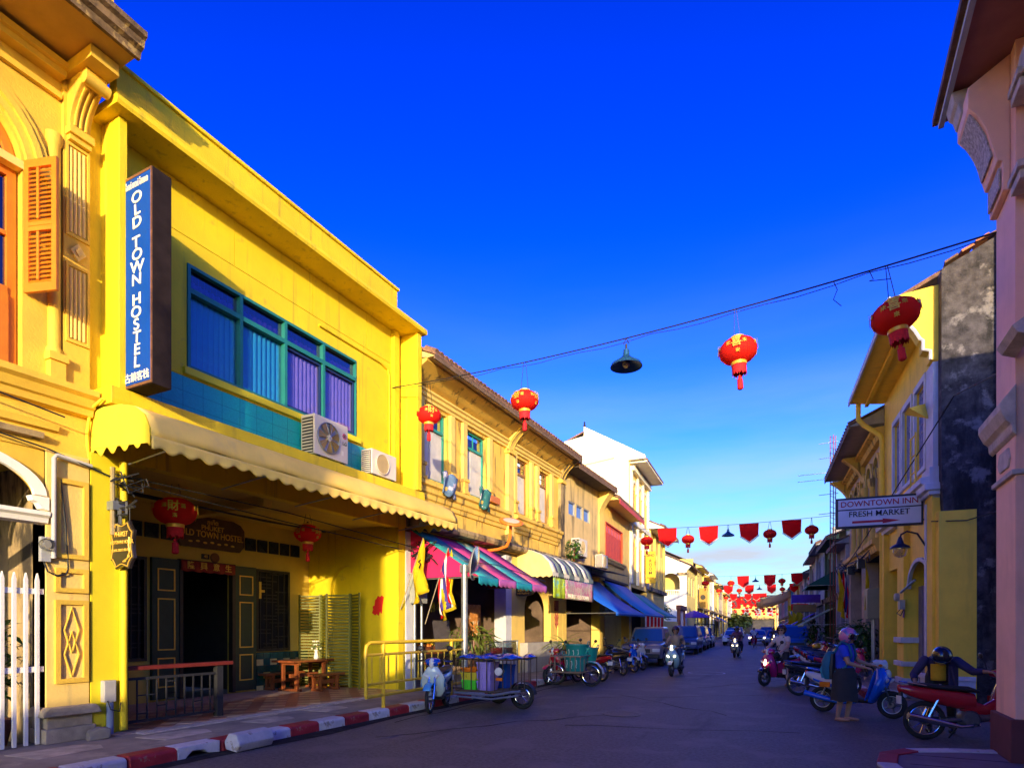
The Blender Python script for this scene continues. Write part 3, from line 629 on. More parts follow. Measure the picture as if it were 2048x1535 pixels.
for k in range(5): part('awning_arm', MB().tube([(0, 5.2 + k * 1.6, 3.98), (1.27, 5.2 + k * 1.6, 4.10)], .014, 6), steel, aw)
# drain pipe beside the near pier
part('drain_pipe', MB().tube([(.10, 5.14, .2), (.10, 5.14, 4.0)], .052, 12), hostel_yellow, hb, smooth=True)
# ------------------------------------------------------------------ things on and in front of the hostel
frame(-8.9, 0, 0)
sign_blue = mat('sign_blue', (.002, .055, .33), .6, .06, 3, spec=.15); sign_white = mat('sign_cream_letters', (.85, .80, .62), .5, .05)
sg = thing('hostel_sign', 'tall projecting blue sign box reading OLD TOWN HOSTEL downwards', 'sign', (.66, 5.13, 4.95))
part('sign_box', MB().box(.35, .98, 5.0, 5.27, 4.93, 7.84), mat('sign_brown_black', (.020, .013, .013), .85, .3, 4, .1, 40, spec=.12), sg, bevel=.006)
part('sign_panel', MB().box(.375, .955, 4.988, 5.0, 4.98, 7.79), sign_blue, sg)
part('sign_edge', MB().wall_y(4.986, 5.002, .35, .98, 4.94, 7.83, [(.372, .958, 4.975, 7.795)]), mat('rusty_edge', (.16, .07, .03), .7, .4, 9), sg)
zz = 7.50
FM = facing((0, -1, 0))
letters = 'OLD TOWN HOSTEL'
rg = random.Random(5)
for ch in letters:
    if ch == ' ': zz -= .10; continue
    lettering(ch, .215, sign_white, sg, T(.665 + rg.uniform(-.012, .012), 4.987, zz) @ FM @ T(rz=rg.uniform(-.06, .1)), bold=.013, name='letter', wide=1.35)
    zz -= .170
lettering('โอลด์ ทาวน์ โฮสเทล', .125, sign_white, sg, T(.665, 4.987, 7.69) @ FM, name='thai_lettering', bold=0, wide=.52)
lettering('古鎮客栈', .14, sign_white, sg, T(.665, 4.987, 5.06) @ FM, name='chinese_lettering', bold=0, wide=.98)
part('sign_bracket', MB().tube([(-.01, 5.13, 7.5), (.36, 5.13, 7.5)], .02, 6).tube([(-.01, 5.13, 5.3), (.36, 5.13, 5.3)], .02, 6), steel, sg)
# air conditioners on the canopy slab
ac_white = mat('ac_casing', (.62, .56, .50), .5, .05, 3)
def air_con(label, x, y, z, wd, h, dp, logo):
    a = thing('air_conditioner', label, 'air conditioner', (x, y, z))
    cz = h * .52; cy = -wd * .10; r = h * .37
    L_ = lambda n_, m_, mt_, p_=a, **k: part(n_, m_, mt_, p_, local=I4, **k)
    L_('casing', MB().box(-dp, 0, -wd / 2, wd / 2, .04, h), ac_white, bevel=.012)
    for s in (-1, 1): L_('foot', MB().box(-dp, 0, s * wd * .36 - .03, s * wd * .36 + .03, 0, .04), black_iron)
    L_('fan_well', MB().lathe([(r, .001), (r, .004)], 28, (0, cy, cz), 'x'), black_plastic)
    if logo:
        for k in range(7):
            q = MB().grid(lambda u, v: (.012 + .02 * v, cy + (r * .2 + r * .75 * u) * math.cos(k * .898 + v * .6), cz + (r * .2 + r * .75 * u) * math.sin(k * .898 + v * .6)), 3, 3)
            L_('fan_blade', q, mat('fan_bronze', (.30, .19, .05), .4, .1), solid=.003)
        L_('fan_hub', MB().lathe([(r * .2, .004), (r * .2, .045), (r * .1, .05)], 14, (0, cy, cz), 'x'), ac_white)
        L_('fan_guard', MB().lathe([(r, .004), (r * 1.03, .03), (r * .98, .035), (r * .95, .006)], 28, (0, cy, cz), 'x'), steel, smooth=True)
        for k in range(10): L_('guard_wire', MB().tube([(.05, cy, cz), (.03, cy + r * math.cos(k * .628), cz + r * math.sin(k * .628))], .004, 4), steel)
    else:
        L_('fan_guard', MB().lathe([(r, .004), (r * 1.05, .03), (r * .98, .035), (r * .95, .006)], 24, (0, cy, cz), 'x'), ac_white, smooth=True)
        for k in range(13):
            yy = (k - 6) / 6.5 * r; hh = math.sqrt(max(0, r * r - yy * yy)); L_('guard_wire', MB().box(.015, .025, cy + yy - .008, cy + yy + .008, cz - hh, cz + hh), mat('guard_tan', (.40, .30, .16), .5))
    for k in range(11): L_('side_louver', MB().box(-dp + .04, -.04, -wd / 2 - .016, -wd / 2 + .002, h * (.10 + .075 * k), h * (.10 + .075 * k) + .022), ac_white)
    L_('louver_well', MB().box(-dp + .03, -.03, -wd / 2 - .003, -wd / 2 + .004, h * .07, h * .93), black_plastic)
    if logo:
        L_('logo_disc', MB().lathe([(.055, 0), (.055, .005)], 20, (0, wd * .39, h * .72), 'x'), mat('logo_magenta', (.62, .01, .10), .4))
        L_('logo_eye', MB().lathe([(.036, .005), (.036, .0065), (.030, .0065), (.030, .005)], 20, (0, wd * .39, h * .72), 'x'), white_paint)
        o = lettering('LG', .10, mat('logo_grey', (.12, .12, .12), .5), a, T(x + .002, y + wd * .39, z + h * .53) @ facing((1, 0, 0)), bold=.012)
        L_('rating_label', MB().box(0, .003, wd * .3, wd * .36, h * .22, h * .34), white_paint)
    return a
air_con('large white air conditioner with bronze fan and round red logo on canopy slab', .42, 8.93, 4.93, .92, .80, .34, True)
air_con('smaller white air conditioner with slotted grille near the hostel corner fin', .42, 10.55, 4.93, .84, .58, .30, False)
# hanging shop sign on its scrolled bracket
hs_ = thing('hanging_sign', 'scalloped black hanging sign with gold border and lettering on iron bracket', 'sign', (.30, 5.15, 2.1))
pts = []
for k in range(48):
    a = 2 * math.pi * k / 48; ca, sa_ = math.cos(a), math.sin(a)
    rr = 1 / max(abs(ca), abs(sa_)); r_ = min(rr, 1.16); wob = 1 - .09 * math.cos(4 * a) * (1 if rr < 1.2 else -.5)
    pts.append((.30 + .27 * r_ * ca * wob * .95, 2.80 + .335 * r_ * sa_ * wob * .95))
part('board', MB().prism(pts, 'y', 5.0, 5.05), mat('black_lacquer', (.022, .016, .012), .35, .2, 6, coat=.3), hs_, bevel=.008)
inner = [(.30 + (p[0] - .30) * .88, 4.995, 2.80 + (p[1] - 2.80) * .9) for p in pts]
part('gold_border', MB().tube(inner + inner[:1], .008, 5), gold, hs_)
for s_, z, sz in (('PHUKET', 2.95, .10), ('OLDTOWN HOSTEL', 2.84, .075), ('TEL.076-258272 083-9690', 2.73, .052)):
    lettering(s_, sz, gold, hs_, T(.29, 4.998, z) @ FM, bold=.012, wide=.82)
part('gilt_spray', MB().tube([(.48, 4.993, 2.9), (.47, 4.993, 2.78), (.49, 4.993, 2.70), (.44, 4.993, 2.61), (.34, 4.993, 2.57)], .012, 5).ball((.48, 4.993, 2.86), .02, .006, .03, 8, 5).ball((.46, 4.993, 2.64), .03, .006, .025, 8, 5).ball((.38, 4.993, 2.58), .03, .006, .02, 8, 5), gold, hs_)
fret = [((-.02, 3.16), (.16, 3.16)), ((.02, 3.05), (.02, 3.16)), ((.02, 3.05), (.13, 3.05)), ((.13, 3.05), (.13, 3.16)), ((.18, 2.93), (.18, 3.10)), ((.18, 3.10), (.36, 3.10)), ((.36, 3.10), (.36, 2.93)), ((.07, 2.93), (.36, 2.93)), ((.07, 2.75), (.07, 2.93)), ((.07, 2.75), (.22, 2.75)), ((.22, 2.75), (.22, 3.02)), ((.22, 3.02), (.55, 3.02)), ((-.02, 2.86), (.07, 2.86)), ((.36, 3.02), (.58, 3.10))]
fb = part('fret_bracket', MB().box(.045, .06, 5.0, 5.06, 2.6, 3.5), black_iron, hs_)
for (a, b), (c_, d_) in fret: part('fret_bar', MB().tube([(a, 5.03, b + .3), (c_, 5.03, d_ + .3)], .02, 4), black_iron, fb)
for x in (.18, .44): part('hanger', MB().tube([(x, 5.025, 3.32), (x, 5.025, 3.08)], .006, 5), black_iron, hs_)
# conduit, box and cable at the near pier
jb = thing('junction_box', 'grey junction box on a conduit stub at the foot of the lime pier', 'junction box', (.12, 4.95, .15))
part('box', MB().box(.04, .14, 4.86, 5.02, .62, .92), mat('pvc_grey', (.38, .36, .32), .5), jb, bevel=.01)
part('conduit', MB().tube([(.09, 4.96, .15), (.09, 4.96, .62)], .045, 10), mat('blue_grey_pvc', (.20, .24, .32), .5), jb, smooth=True)
part('loop_cable', MB().tube([(.14, 4.9, .64), (.18, 4.92, .52), (.18, 5.04, .48), (.14, 5.08, .6)], .008, 5), cable_black, jb)
st = part('loose_stone', MB().prism([(0, 0), (.26, .02), (.27, .15), (.14, .17), (.02, .13)], 'x', 0, .18).xf(T(.12, 4.62, .14, rz=-.3)), concrete, bevel=.02); tag(st, 'small loose stone on the pavement beside the worn plinth', 'stone')
# lanterns
def lantern_meshes():
    d = {}
    n, prof = 24, []
    for k in range(13):
        t = math.pi * (k + .6) / 13.2; prof.append((.30 * math.sin(t) ** .8, -.205 * math.cos(t)))
    m = MB()
    rings = [[(r * (1 - .035 * (j % 2)) * math.cos(2 * math.pi * j / 32), r * (1 - .035 * (j % 2)) * math.sin(2 * math.pi * j / 32), z) for j in range(32)] for r, z in prof]
    d['silk'] = m.loft(rings).mesh('lantern_silk', True)
    d['cap'] = MB().lathe([(.10, .18), (.115, .185), (.115, .225), (.10, .23)], 20).mesh('cap', True)
    d['collar'] = MB().lathe([(.11, -.245), (.125, -.24), (.125, -.19), (.11, -.185)], 20).mesh('collar', True)
    fr = MB()
    fr.loft([[(.115 * math.cos(2 * math.pi * j / 40), .115 * math.sin(2 * math.pi * j / 40), z if i == 0 else -.36 - .07 * ((j * 7) % 5) / 5) for j in range(40)] for i, z in enumerate((-.24, -.4))], caps=False)
    d['fringe'] = fr.mesh('fringe')
    d['tassel'] = MB().lathe([(.012, -.40), (.03, -.43), (.022, -.46), (.045, -.47), (.05, -.62), (.03, -.64)], 10).mesh('tassel', True)
    d['tcord'] = MB().tube([(0, 0, -.2), (0, 0, -.41)], .006, 5).mesh('tassel_cord')
    return d
LM = lantern_meshes()
GOLD_TXT = mat('lantern_gold_print', (.66, .42, .05), .5, .2, 20, metal=.2)
def lantern(label, p, s=1.0, cord=.3, group=None, rz=0, detail=True, tilt=0):
    """centre p in FRAME"""
    o = bpy.data.objects.new('paper_lantern', None); o.empty_display_size = .1
    link(o, None, FRAME @ Matrix.Translation(p) @ Euler((tilt, tilt * .6, rz)).to_matrix().to_4x4() @ Matrix.Scale(s, 4)); tag(o, label, 'lantern', group)
    part('lantern_body', LM['silk'], lantern_red, o, local=I4)
    part('cap', LM['cap'], lantern_gold, o, local=I4); part('collar', LM['collar'], lantern_gold, o, local=I4)
    part('fringe', LM['fringe'], tassel_red, o, local=I4); part('tassel', LM['tassel'], tassel_red, o, local=I4)
    if cord:
        for a in (-.09, .09): part('hanger', MB().tube([(a, 0, .22), (a * .25, 0, .22 + cord / s)], .006 if detail else .01, 4), cable_black, o, local=I4)
    if detail:
        part('tassel_cord', LM['tcord'], lantern_gold, o, local=I4)
        body = KIDS[o][0]
        for j, (ch, sub) in enumerate((('喜', '來'), ('恭', '迎'), ('發', '福'), ('財', '滿'))):
            a = j * math.pi / 2 + .5
            for c_, sz, da, z in ((ch, .17, 0, .03), (sub, .075, .42, .04), (sub, .075, -.42, .04), (sub, .07, .05, -.10)):
                aa = a + da; r_ = .30 * math.sin(math.acos(max(-1, min(1, -z / .205)))) ** .8 + .004
                me = text_mesh(c_, .012, .004)
                if not me.materials: me.materials.append(GOLD_TXT)
                q = bpy.data.objects.new('gold_character', me)
                nv = Vector((math.cos(aa), math.sin(aa), z * 2.6))
                Wm = WM[o] @ T(r_ * math.cos(aa), r_ * math.sin(aa), z) @ facing(nv) @ Matrix.Diagonal((sz, sz, .03, 1)); link(q, body, Wm)
    return o
lantern('red paper lantern hung under the porch before the door leaf', (-.92, 6.60, 3.65), 1.14, .4, rz=.4)
lantern('red paper lantern hung in the porch near the folding screen', (-.95, 9.65, 3.70), .95, .3, rz=1.1)
# name board, banner, number plate above the door
nb = thing('name_board', 'dark carved name board with chamfered corners over the hostel door', 'sign', (-2.85, 8.7, 3.36))
part('board', MB().prism([(7.90, 3.52), (8.0, 3.36), (9.42, 3.36), (9.54, 3.50), (9.54, 3.86), (9.44, 3.98), (9.25, 4.04), (8.2, 4.04), (8.02, 3.98), (7.90, 3.84)], 'x', -2.87, -2.80), mat('board_brown', (.075, .032, .014), .45, .3, 5, .1, 30), nb, bevel=.012)
for s_, sz, z, wd in (('ภูเก็ต', .13, 3.93, 1), ('PHUKET', .15, 3.80, 1), ('OLD TOWN HOSTEL', .19, 3.655, .86)):
    lettering(s_, sz, gold, nb, T(-2.798, 8.72, z) @ facing((1, 0, 0)), bold=.01, wide=wd)
for k in range(7): part('carved_scroll', MB().ball((-2.8, 8.2 + k * .17, 3.48 + .02 * (k % 2)), .008, .05, .022, 8, 5), gold, nb)
part('board_prop', MB().box(-2.9, -2.86, 8.1, 8.2, 3.4, 3.5).box(-2.9, -2.86, 9.2, 9.3, 3.4, 3.5), dark_wood, nb)
bn = thing('door_banner', 'short red cloth banner with gold Chinese characters over the doorway', 'banner', (-2.8, 8.6, 2.84))
part('cloth', MB().grid(lambda u, v: (-2.78 + .015 * math.sin(u * 30), 7.98 + 1.3 * u, 3.06 - v * (.21 + .025 * abs(math.sin(u * 16)))), 60, 3), mat('banner_red', (.26, .018, .01), .7, .3, 9), bn, smooth=True, solid=.006)
for k, ch in enumerate('隆興意生'): lettering(ch, .17, gold, bn, T(-2.76, 8.18 + k * .30, 2.955) @ facing((1, 0, 0)), bold=.012)
npl = thing('house_number_plate', 'small dark plate and round badge between name board and banner', 'plate', (-2.88, 8.7, 3.12))
part('plate', MB().box(-2.9, -2.88, 8.52, 8.70, 3.14, 3.25), dark_wood, npl); lettering('40', .09, gold, npl, T(-2.879, 8.61, 3.195) @ facing((1, 0, 0)))
part('badge', MB().lathe([(.11, -2.9), (.11, -2.88), (.09, -2.87)], 20, (0, 8.84, 3.19), 'x'), mat('bronze_badge', (.14, .06, .02), .4, metal=.5), npl)
# balustrade with red handrail in the near bay
bl = thing('balustrade', 'black fretwork balustrade with a dark red handrail inside the near bay', 'balustrade', (-.05, 6.0, .17))
part('handrail', MB().box(-.14, .04, 5.22, 7.0, 1.03, 1.09), mat('oxblood_wood', (.14, .02, .014), .35, .2, 6), bl, bevel=.008)
part('newel', MB().box(-.10, 0, 6.72, 6.83, .17, 1.03), black_iron, bl); part('newel', MB().box(-.08, -.02, 5.22, 5.28, .17, 1.03), black_iron, bl)
for z in (.27, .90): part('rail', MB().box(-.065, -.035, 5.28, 6.72, z - .02, z + .02), black_iron, bl)
for k in range(9): part('baluster', MB().box(-.06, -.04, 5.42 + k * .15 - .009, 5.42 + k * .15 + .009, .29, .88), black_iron, bl)
rg = random.Random(8)
for k in range(12):
    y = 5.42 + rg.randrange(8) * .15; z = .38 + rg.randrange(6) * .09; part('fret_bar', MB().box(-.058, -.042, y, y + .15, z - .009, z + .009), black_iron, bl)
# picnic table, benches, vase
def table_set(name, label, cat, x, y0, y1, h, wd):
    t = thing(name, label, cat, (x, (y0 + y1) / 2, .18)); n = 3 if h > .6 else 2
    for k in range(n): part('top_plank', MB().box(x - wd / 2 + k * wd / n + .004, x - wd / 2 + (k + 1) * wd / n - .004, y0, y1, h + .13, h + .18), brown_wood, t, bevel=.006)
    for y in (y0 + .22, y1 - .22):
        for s in (-1, 1): part('leg', MB().box(x + s * wd * .3 - .035, x + s * wd * .3 + .035, y - .035, y + .035, .24, h + .08), brown_wood, t)
        part('foot', MB().box(x - wd * .48, x + wd * .48, y - .045, y + .045, .18, .24), brown_wood, t, bevel=.008)
        part('bearer', MB().box(x - wd * .44, x + wd * .44, y - .04, y + .04, h + .07, h + .13), brown_wood, t)
    part('stretcher', MB().box(x - .03, x + .03, y0 + .22, y1 - .22, h * .45 + .16, h * .45 + .25), brown_wood, t)
    return t
table_set('dining_table', 'red-brown wooden trestle table with a vase of flowers on the porch', 'table', -2.05, 9.95, 11.25, .72, .72)
table_set('bench', 'red-brown wooden bench at the street side of the porch table', 'bench', -1.45, 10.2, 11.2, .40, .30)
table_set('bench', 'red-brown wooden bench against the tiled wall behind the porch table', 'bench', -2.65, 9.9, 11.1, .40, .28)
va = thing('flower_vase', 'white vase with pale flowers standing on the porch table', 'vase', (-2.0, 10.95, .90))
part('vase', MB().lathe([(.045, 0), (.06, .03), (.045, .10), (.035, .17), (.055, .22)], 14), white_paint, va, smooth=True, local=I4)
part('flower_stem', foliage(26, .09, .09, .12, .09, .012, (0, 0, .33), 4), leaf_green, va, local=I4)
fl = MB()
for k in range(16): a = k * 2.4; fl.ball((.09 * math.sin(k * 1.7), .09 * math.cos(a), .34 + .10 * math.sin(k * 2.1)), .024, n=6, m=4)
o = part('blossom', fl, mat('white_petals', (.75, .70, .48), .7), va, local=I4); o['kind'] = 'stuff'
# folding slatted screen
fs = thing('folding_screen', 'zigzag folding screen of olive green slats before the arched side wall', 'screen', (-1.8, 11.3, .18))
zig = [(-2.84, 11.22), (-2.33, 11.46), (-1.86, 11.16), (-1.35, 11.46), (-.84, 11.20)]
sm = MB().box(.03, .50, -.012, .012, 0, .042).mesh('screen_slat'); pm_ = MB().box(-.025, .025, -.02, .02, .18, 2.5).mesh('screen_post')
scr = mat('screen_olive', (.13, .13, .015), .5, .2, 6, rnd=.15)
for (xa, ya), (xb, yb) in zip(zig, zig[1:]):
    a = math.atan2(yb - ya, xb - xa); ln = math.hypot(xb - xa, yb - ya)
    pn = part('screen_panel', MB().box(-.02, .02, -.02, .02, .18, 2.5).box(ln - .06, ln - .02, -.02, .02, .18, 2.5).xf(T(xa, ya, 0, rz=a)), scr, fs)
    for k in range(30):
        part('screen_slat', sm, scr, pn, local=T(xa, ya, .24 + k * .0755, rz=a, s=(ln / .54, 1, 1)))
# red paper cut on the lit wall, flags at the far pier
rp = part('red_paper_cut', MB().prism([(-.80, 2.02), (-.70, 1.96), (-.66, 2.0), (-.60, 1.95), (-.56, 2.05), (-.50, 2.0), (-.48, 2.2), (-.44, 2.4), (-.50, 2.44), (-.56, 2.40), (-.62, 2.44), (-.66, 2.36), (-.70, 2.34), (-.72, 2.2), (-.78, 2.18), (-.76, 2.1)], 'y', 11.588, 11.597), mat('red_paper', (.62, .012, .01), .7)); tag(rp, 'jagged red paper cut stuck on the sunlit yellow side wall', 'paper cut')
def hung_flag(name, label, base, tip, cloth, mats_, group=None):
    f = thing(name, label, 'flag', base, group)
    part('staff', MB().tube([base, tip], .011, 6), mat('pale_staff', (.36, .28, .18), .6), f)
    for nme, mb_, mt_ in cloth(Vector(base), Vector(tip)): part(nme, mb_, mt_, f, smooth=True, solid=.004)
    return f
def drape(a, b, drop, u0=0, u1=1, fold=.07, side=Vector((0, 1, 0)), seed=0):
    """cloth hanging from the upper part of a staff, strip u0..u1 of its hoist"""
    def fn(u, v):
        k = u0 + (u1 - u0) * u; p = b.lerp(a, k * .42)
        return tuple(p + Vector((0, 0, -drop * v * (1 - .25 * k))) + side * (fold * math.sin(v * 5 + k * 9 + seed) * (.3 + v) + .20 * v * (1 - k)) + Vector((fold * math.cos(k * 11 + v * 3 + seed) * v, 0, 0)))
    return MB().grid(fn, 8, 10)
hung_flag('royal_flag', 'plain yellow flag with dark emblem on staff at the far porch pier', (.02, 11.65, 2.1), (.75, 11.55, 3.75),
          lambda a, b: [('cloth', drape(a, b, 1.15, seed=1), flag_yellow), ('emblem', MB().tube([(.62, 11.56, 3.05), (.66, 11.58, 3.15), (.60, 11.57, 3.2), (.66, 11.58, 3.25)], .015, 5), dark_wood)], 'flags on the left row')
bx = thing('utility_box', 'grey steel utility box mounted high on the pole by the far porch pier', 'utility box', (.3, 12.1, 2.2))
part('cabinet', MB().box(.10, .38, 11.9, 12.25, 2.25, 2.95), mat('cabinet_grey', (.30, .31, .31), .5, .1), bx, bevel=.012)
part('cabinet_hood', MB().box(.08, .42, 11.87, 12.28, 2.95, 2.98), mat('cabinet_grey', (.3, .31, .31), .5), bx)
part('pipe', MB().tube([(.18, 12.0, .15), (.18, 12.0, 2.25)], .035, 8), steel, bx); part('pipe', MB().tube([(.30, 12.12, .15), (.30, 12.12, 2.25)], .03, 8), steel, bx)
# yellow pipe railing along the kerb
frame()
rl = thing('pipe_railing', 'yellow painted pipe railing with uprights along the kerb', 'railing', (-7.2, 10, .15))
X = -7.22
part('top_rail', MB().tube([(X, 8.46, .42), (X, 8.45, 1.2), (X, 8.47, 1.32), (X, 8.56, 1.38), (X, 11.75, 1.38)], .034, 10), yellow_paint, rl, smooth=True)
for z in (1.16, .62, .40): part('rail', MB().tube([(X, 8.46, z), (X, 11.75, z)], .026 if z > .5 else .034, 8), yellow_paint, rl, smooth=True)
for y in (8.95, 11.3): part('post', MB().tube([(X, y, .15), (X, y, 1.38)], .036, 10), yellow_paint, rl, smooth=True)
for k in range(13):
    y = 8.62 + k * .24
    if abs(y - 8.95) > .06: part('upright', MB().tube([(X, y, .62), (X, y, 1.16)], .017, 6), yellow_paint, rl, smooth=True)
# ------------------------------------------------------------------ shophouse kit (facade plane x = 0, street towards +x, along y)
teal_frame = mat('teal_frame', (.02, .26, .22), .5, .15); brown_frame = mat('brown_frame', (.30, .14, .04), .55, .2, 7)
grey_board = mat('pale_board', (.55, .53, .50), .8, .1, 4)
tile_end = MB().lathe([(.085, 0), (.085, .35)], 10, axis='x').mesh('roof_tile', True)
def eave(parent, y0, y1, z, out, soffit, roofm, rise=.48, back=4.0, ntile=None, name='roof', both=False):
    """pitched roof whose eave overhangs the street; cover tiles end along the edge"""
    ro = part(name, MB().prism([(-back, z + rise * (back + out)), (out, z), (out, z + .07), (-back, z + .07 + rise * (back + out))], 'y', y0, y1), roofm, parent)
    part('soffit', MB().prism([(0, z - .03), (out - .04, z - .03), (out - .04, z - .004), (0, z + rise * out * .9)], 'y', y0 + .02, y1 - .02), soffit, ro)
    part('fascia', MB().box(out - .04, out - .005, y0 + .01, y1 - .01, z - .10, z - .003), mat('eave_board', (.16, .10, .06), .85, .3, 4), ro)
    n = ntile if ntile is not None else int((y1 - y0) / .21)
    for k in range(n):
        yy = y0 + (y1 - y0) * (k + .5) / n
        part('roof_tile', tile_end, roofm, ro, local=T(out - .33, yy, z + .075 + .33 * rise + random.uniform(-.008, .008), ry=math.atan(rise)))
    if both: part('back_slope', MB().prism([(-back * 2, z), (-back, z + rise * (back + out)), (-back, z + .07 + rise * (back + out)), (-back * 2, z + .07)], 'y', y0, y1), roofm, ro)
    return ro
def casement(parent, y0, y1, z0, z1, frm, fill, glassm=None, transom=.28, bars=2, depth=.12, lower=None):
    w_ = part('window', MB().wall(-depth - .05, -depth + .03, y0, y1, z0, z1, [(y0 + .06, y1 - .06, z0 + .06, z1 - .06)]), frm, parent)
    zt = z1 - (z1 - z0) * transom
    part('transom_bar', MB().box(-depth - .04, -depth + .05, y0 + .06, y1 - .06, zt - .04, zt + .03), frm, w_)
    n = 3
    if fill is not None:
        for k in range(n):
            a = y0 + .06 + (y1 - y0 - .12) * k / n; part('board', MB().box(-depth - .03, -depth - .005 + .008 * (k % 2), a + .006, a + (y1 - y0 - .12) / n - .006, z0 + .06, zt - .04), fill, w_)
    else: part('pane', MB().box(-depth - .02, -depth - .015, y0 + .06, y1 - .06, z0 + .06, zt - .04), glassm or clear_glass, w_)
    part('transom_pane', MB().box(-depth - .02, -depth - .015, y0 + .06, y1 - .06, zt + .03, z1 - .06), glassm or blue_glass, w_)
    for k in range(1, bars + 1):
        a = y0 + (y1 - y0) * k / (bars + 1); part('muntin', MB().box(-depth - .03, -depth + .005, a - .012, a + .012, zt + .03, z1 - .06), frm, w_)
    if bars > 1: part('muntin', MB().box(-depth - .028, -depth + .003, y0 + .06, y1 - .06, (zt + z1) / 2 - .012, (zt + z1) / 2 + .012), frm, w_)
    return w_
def shutters(parent, y0, y1, z0, z1, col, n=2, arched=False):
    w_ = part('window', MB().wall(-.16, -.05, y0, y1, z0, z1, [(y0 + .05, y1 - .05, z0 + .05, z1 - .05)]), col, parent)
    wd = (y1 - y0 - .1) / n
    for k in range(n):
        a = y0 + .05 + k * wd; s = part('shutter', MB().wall(-.12, -.08, a + .004, a + wd - .004, z0 + .05, z1 - .05, [(a + .06, a + wd - .06, z0 + .12, z1 - .12)]), col, w_)
    part('louvres', MB().box(-.12, -.10, y0 + .05, y1 - .05, z0 + .05, z1 - .05), col, w_)
    sl_ = MB().box(-.10, -.075, 0, 1, -.015, .015).xf(T(ry=0)).mesh('shutter_slat')
    nn_ = max(4, min(9, int((z1 - z0) / .16)))
    for j in range(nn_):
        part('shutter_slat', sl_, col, w_, local=T(0, y0 + .1, z0 + .16 + (z1 - z0 - .32) * j / (nn_ - 1), s=(1, y1 - y0 - .2, 1)))
    return w_
def awning(label, y0, y1, zw, ze, out, mats_, stripe=.5, side=None, valance=.2, name='awning', frame_m=None, wavy=True, group=None, vmats=None, sag=.0, scal=True):
    """cloth awning of sewn strips on a thin pipe frame"""
    a = thing(name, label, 'awning', (0, (y0 + y1) / 2, ze), group)
    n = max(1, round((y1 - y0) / stripe)); st = (y1 - y0) / n
    for k in range(n):
        ya = y0 + k * st; m_ = mats_[k % len(mats_)]
        def fn(u, v): return (out * v, ya + st * u, zw + (ze - zw) * v - sag * math.sin(math.pi * v) - .02 * math.sin(math.pi * u) * v)
        part('cloth_strip', MB().grid(fn, 2, 8), m_, a, smooth=True, solid=.008)
        if valance:
            sc = 2 if scal else 0
            part('valance_strip', MB().grid(lambda u, v: (out + .012 * math.sin(u * 9) * v, ya + st * u, ze - v * valance * (1 - (.22 * abs(math.cos(math.pi * u * max(1, round(st / .22)))) if scal else 0))), 16, 2), (vmats or mats_)[k % len(vmats or mats_)], a, smooth=True, solid=.006)
    if side:
        for yy in (y0 + .004, y1 - .004): part('side_panel', MB().add([(0, yy, zw - .02), (out, yy, ze), (.02, yy, ze)], [(0, 1, 2)]), side, a, solid=.006)
    for yy in (y0 + .05, y1 - .05): part('awning_arm', MB().tube([(0, yy, ze - .02), (out, yy, ze - .02)], .016, 5), steel, a)
    part('front_bar', MB().tube([(out - .01, y0, ze - .015), (out - .01, y1, ze - .015)], .016, 5), steel, a)
    return a
def shop_front(parent, y0, y1, h, pier_m, inner, pier=.45, depth=2.6):
    """open ground floor: piers, deep recess, side returns"""
    part('pier', MB().box(-.4, .02, y0, y0 + pier, .15, h), pier_m, parent); part('pier', MB().box(-.4, .02, y1 - pier, y1, .15, h), pier_m, parent)
    part('recess_back', MB().box(-depth - .1, -depth, y0, y1, .1, h), inner, parent)
    part('recess_side', MB().box(-depth, -.4, y0, y0 + .1, .1, h), inner, parent); part('recess_side', MB().box(-depth, -.4, y1 - .1, y1, .1, h), inner, parent)
    part('recess_ceiling', MB().box(-depth, -.02, y0, y1, h, h + .1), inner, parent)
    part('recess_floor', MB().box(-depth, -.25, y0, y1, .0, .155), concrete, parent)
interior_brown = mat('shop_interior', (.13, .085, .06), .85, .3, 2.5)

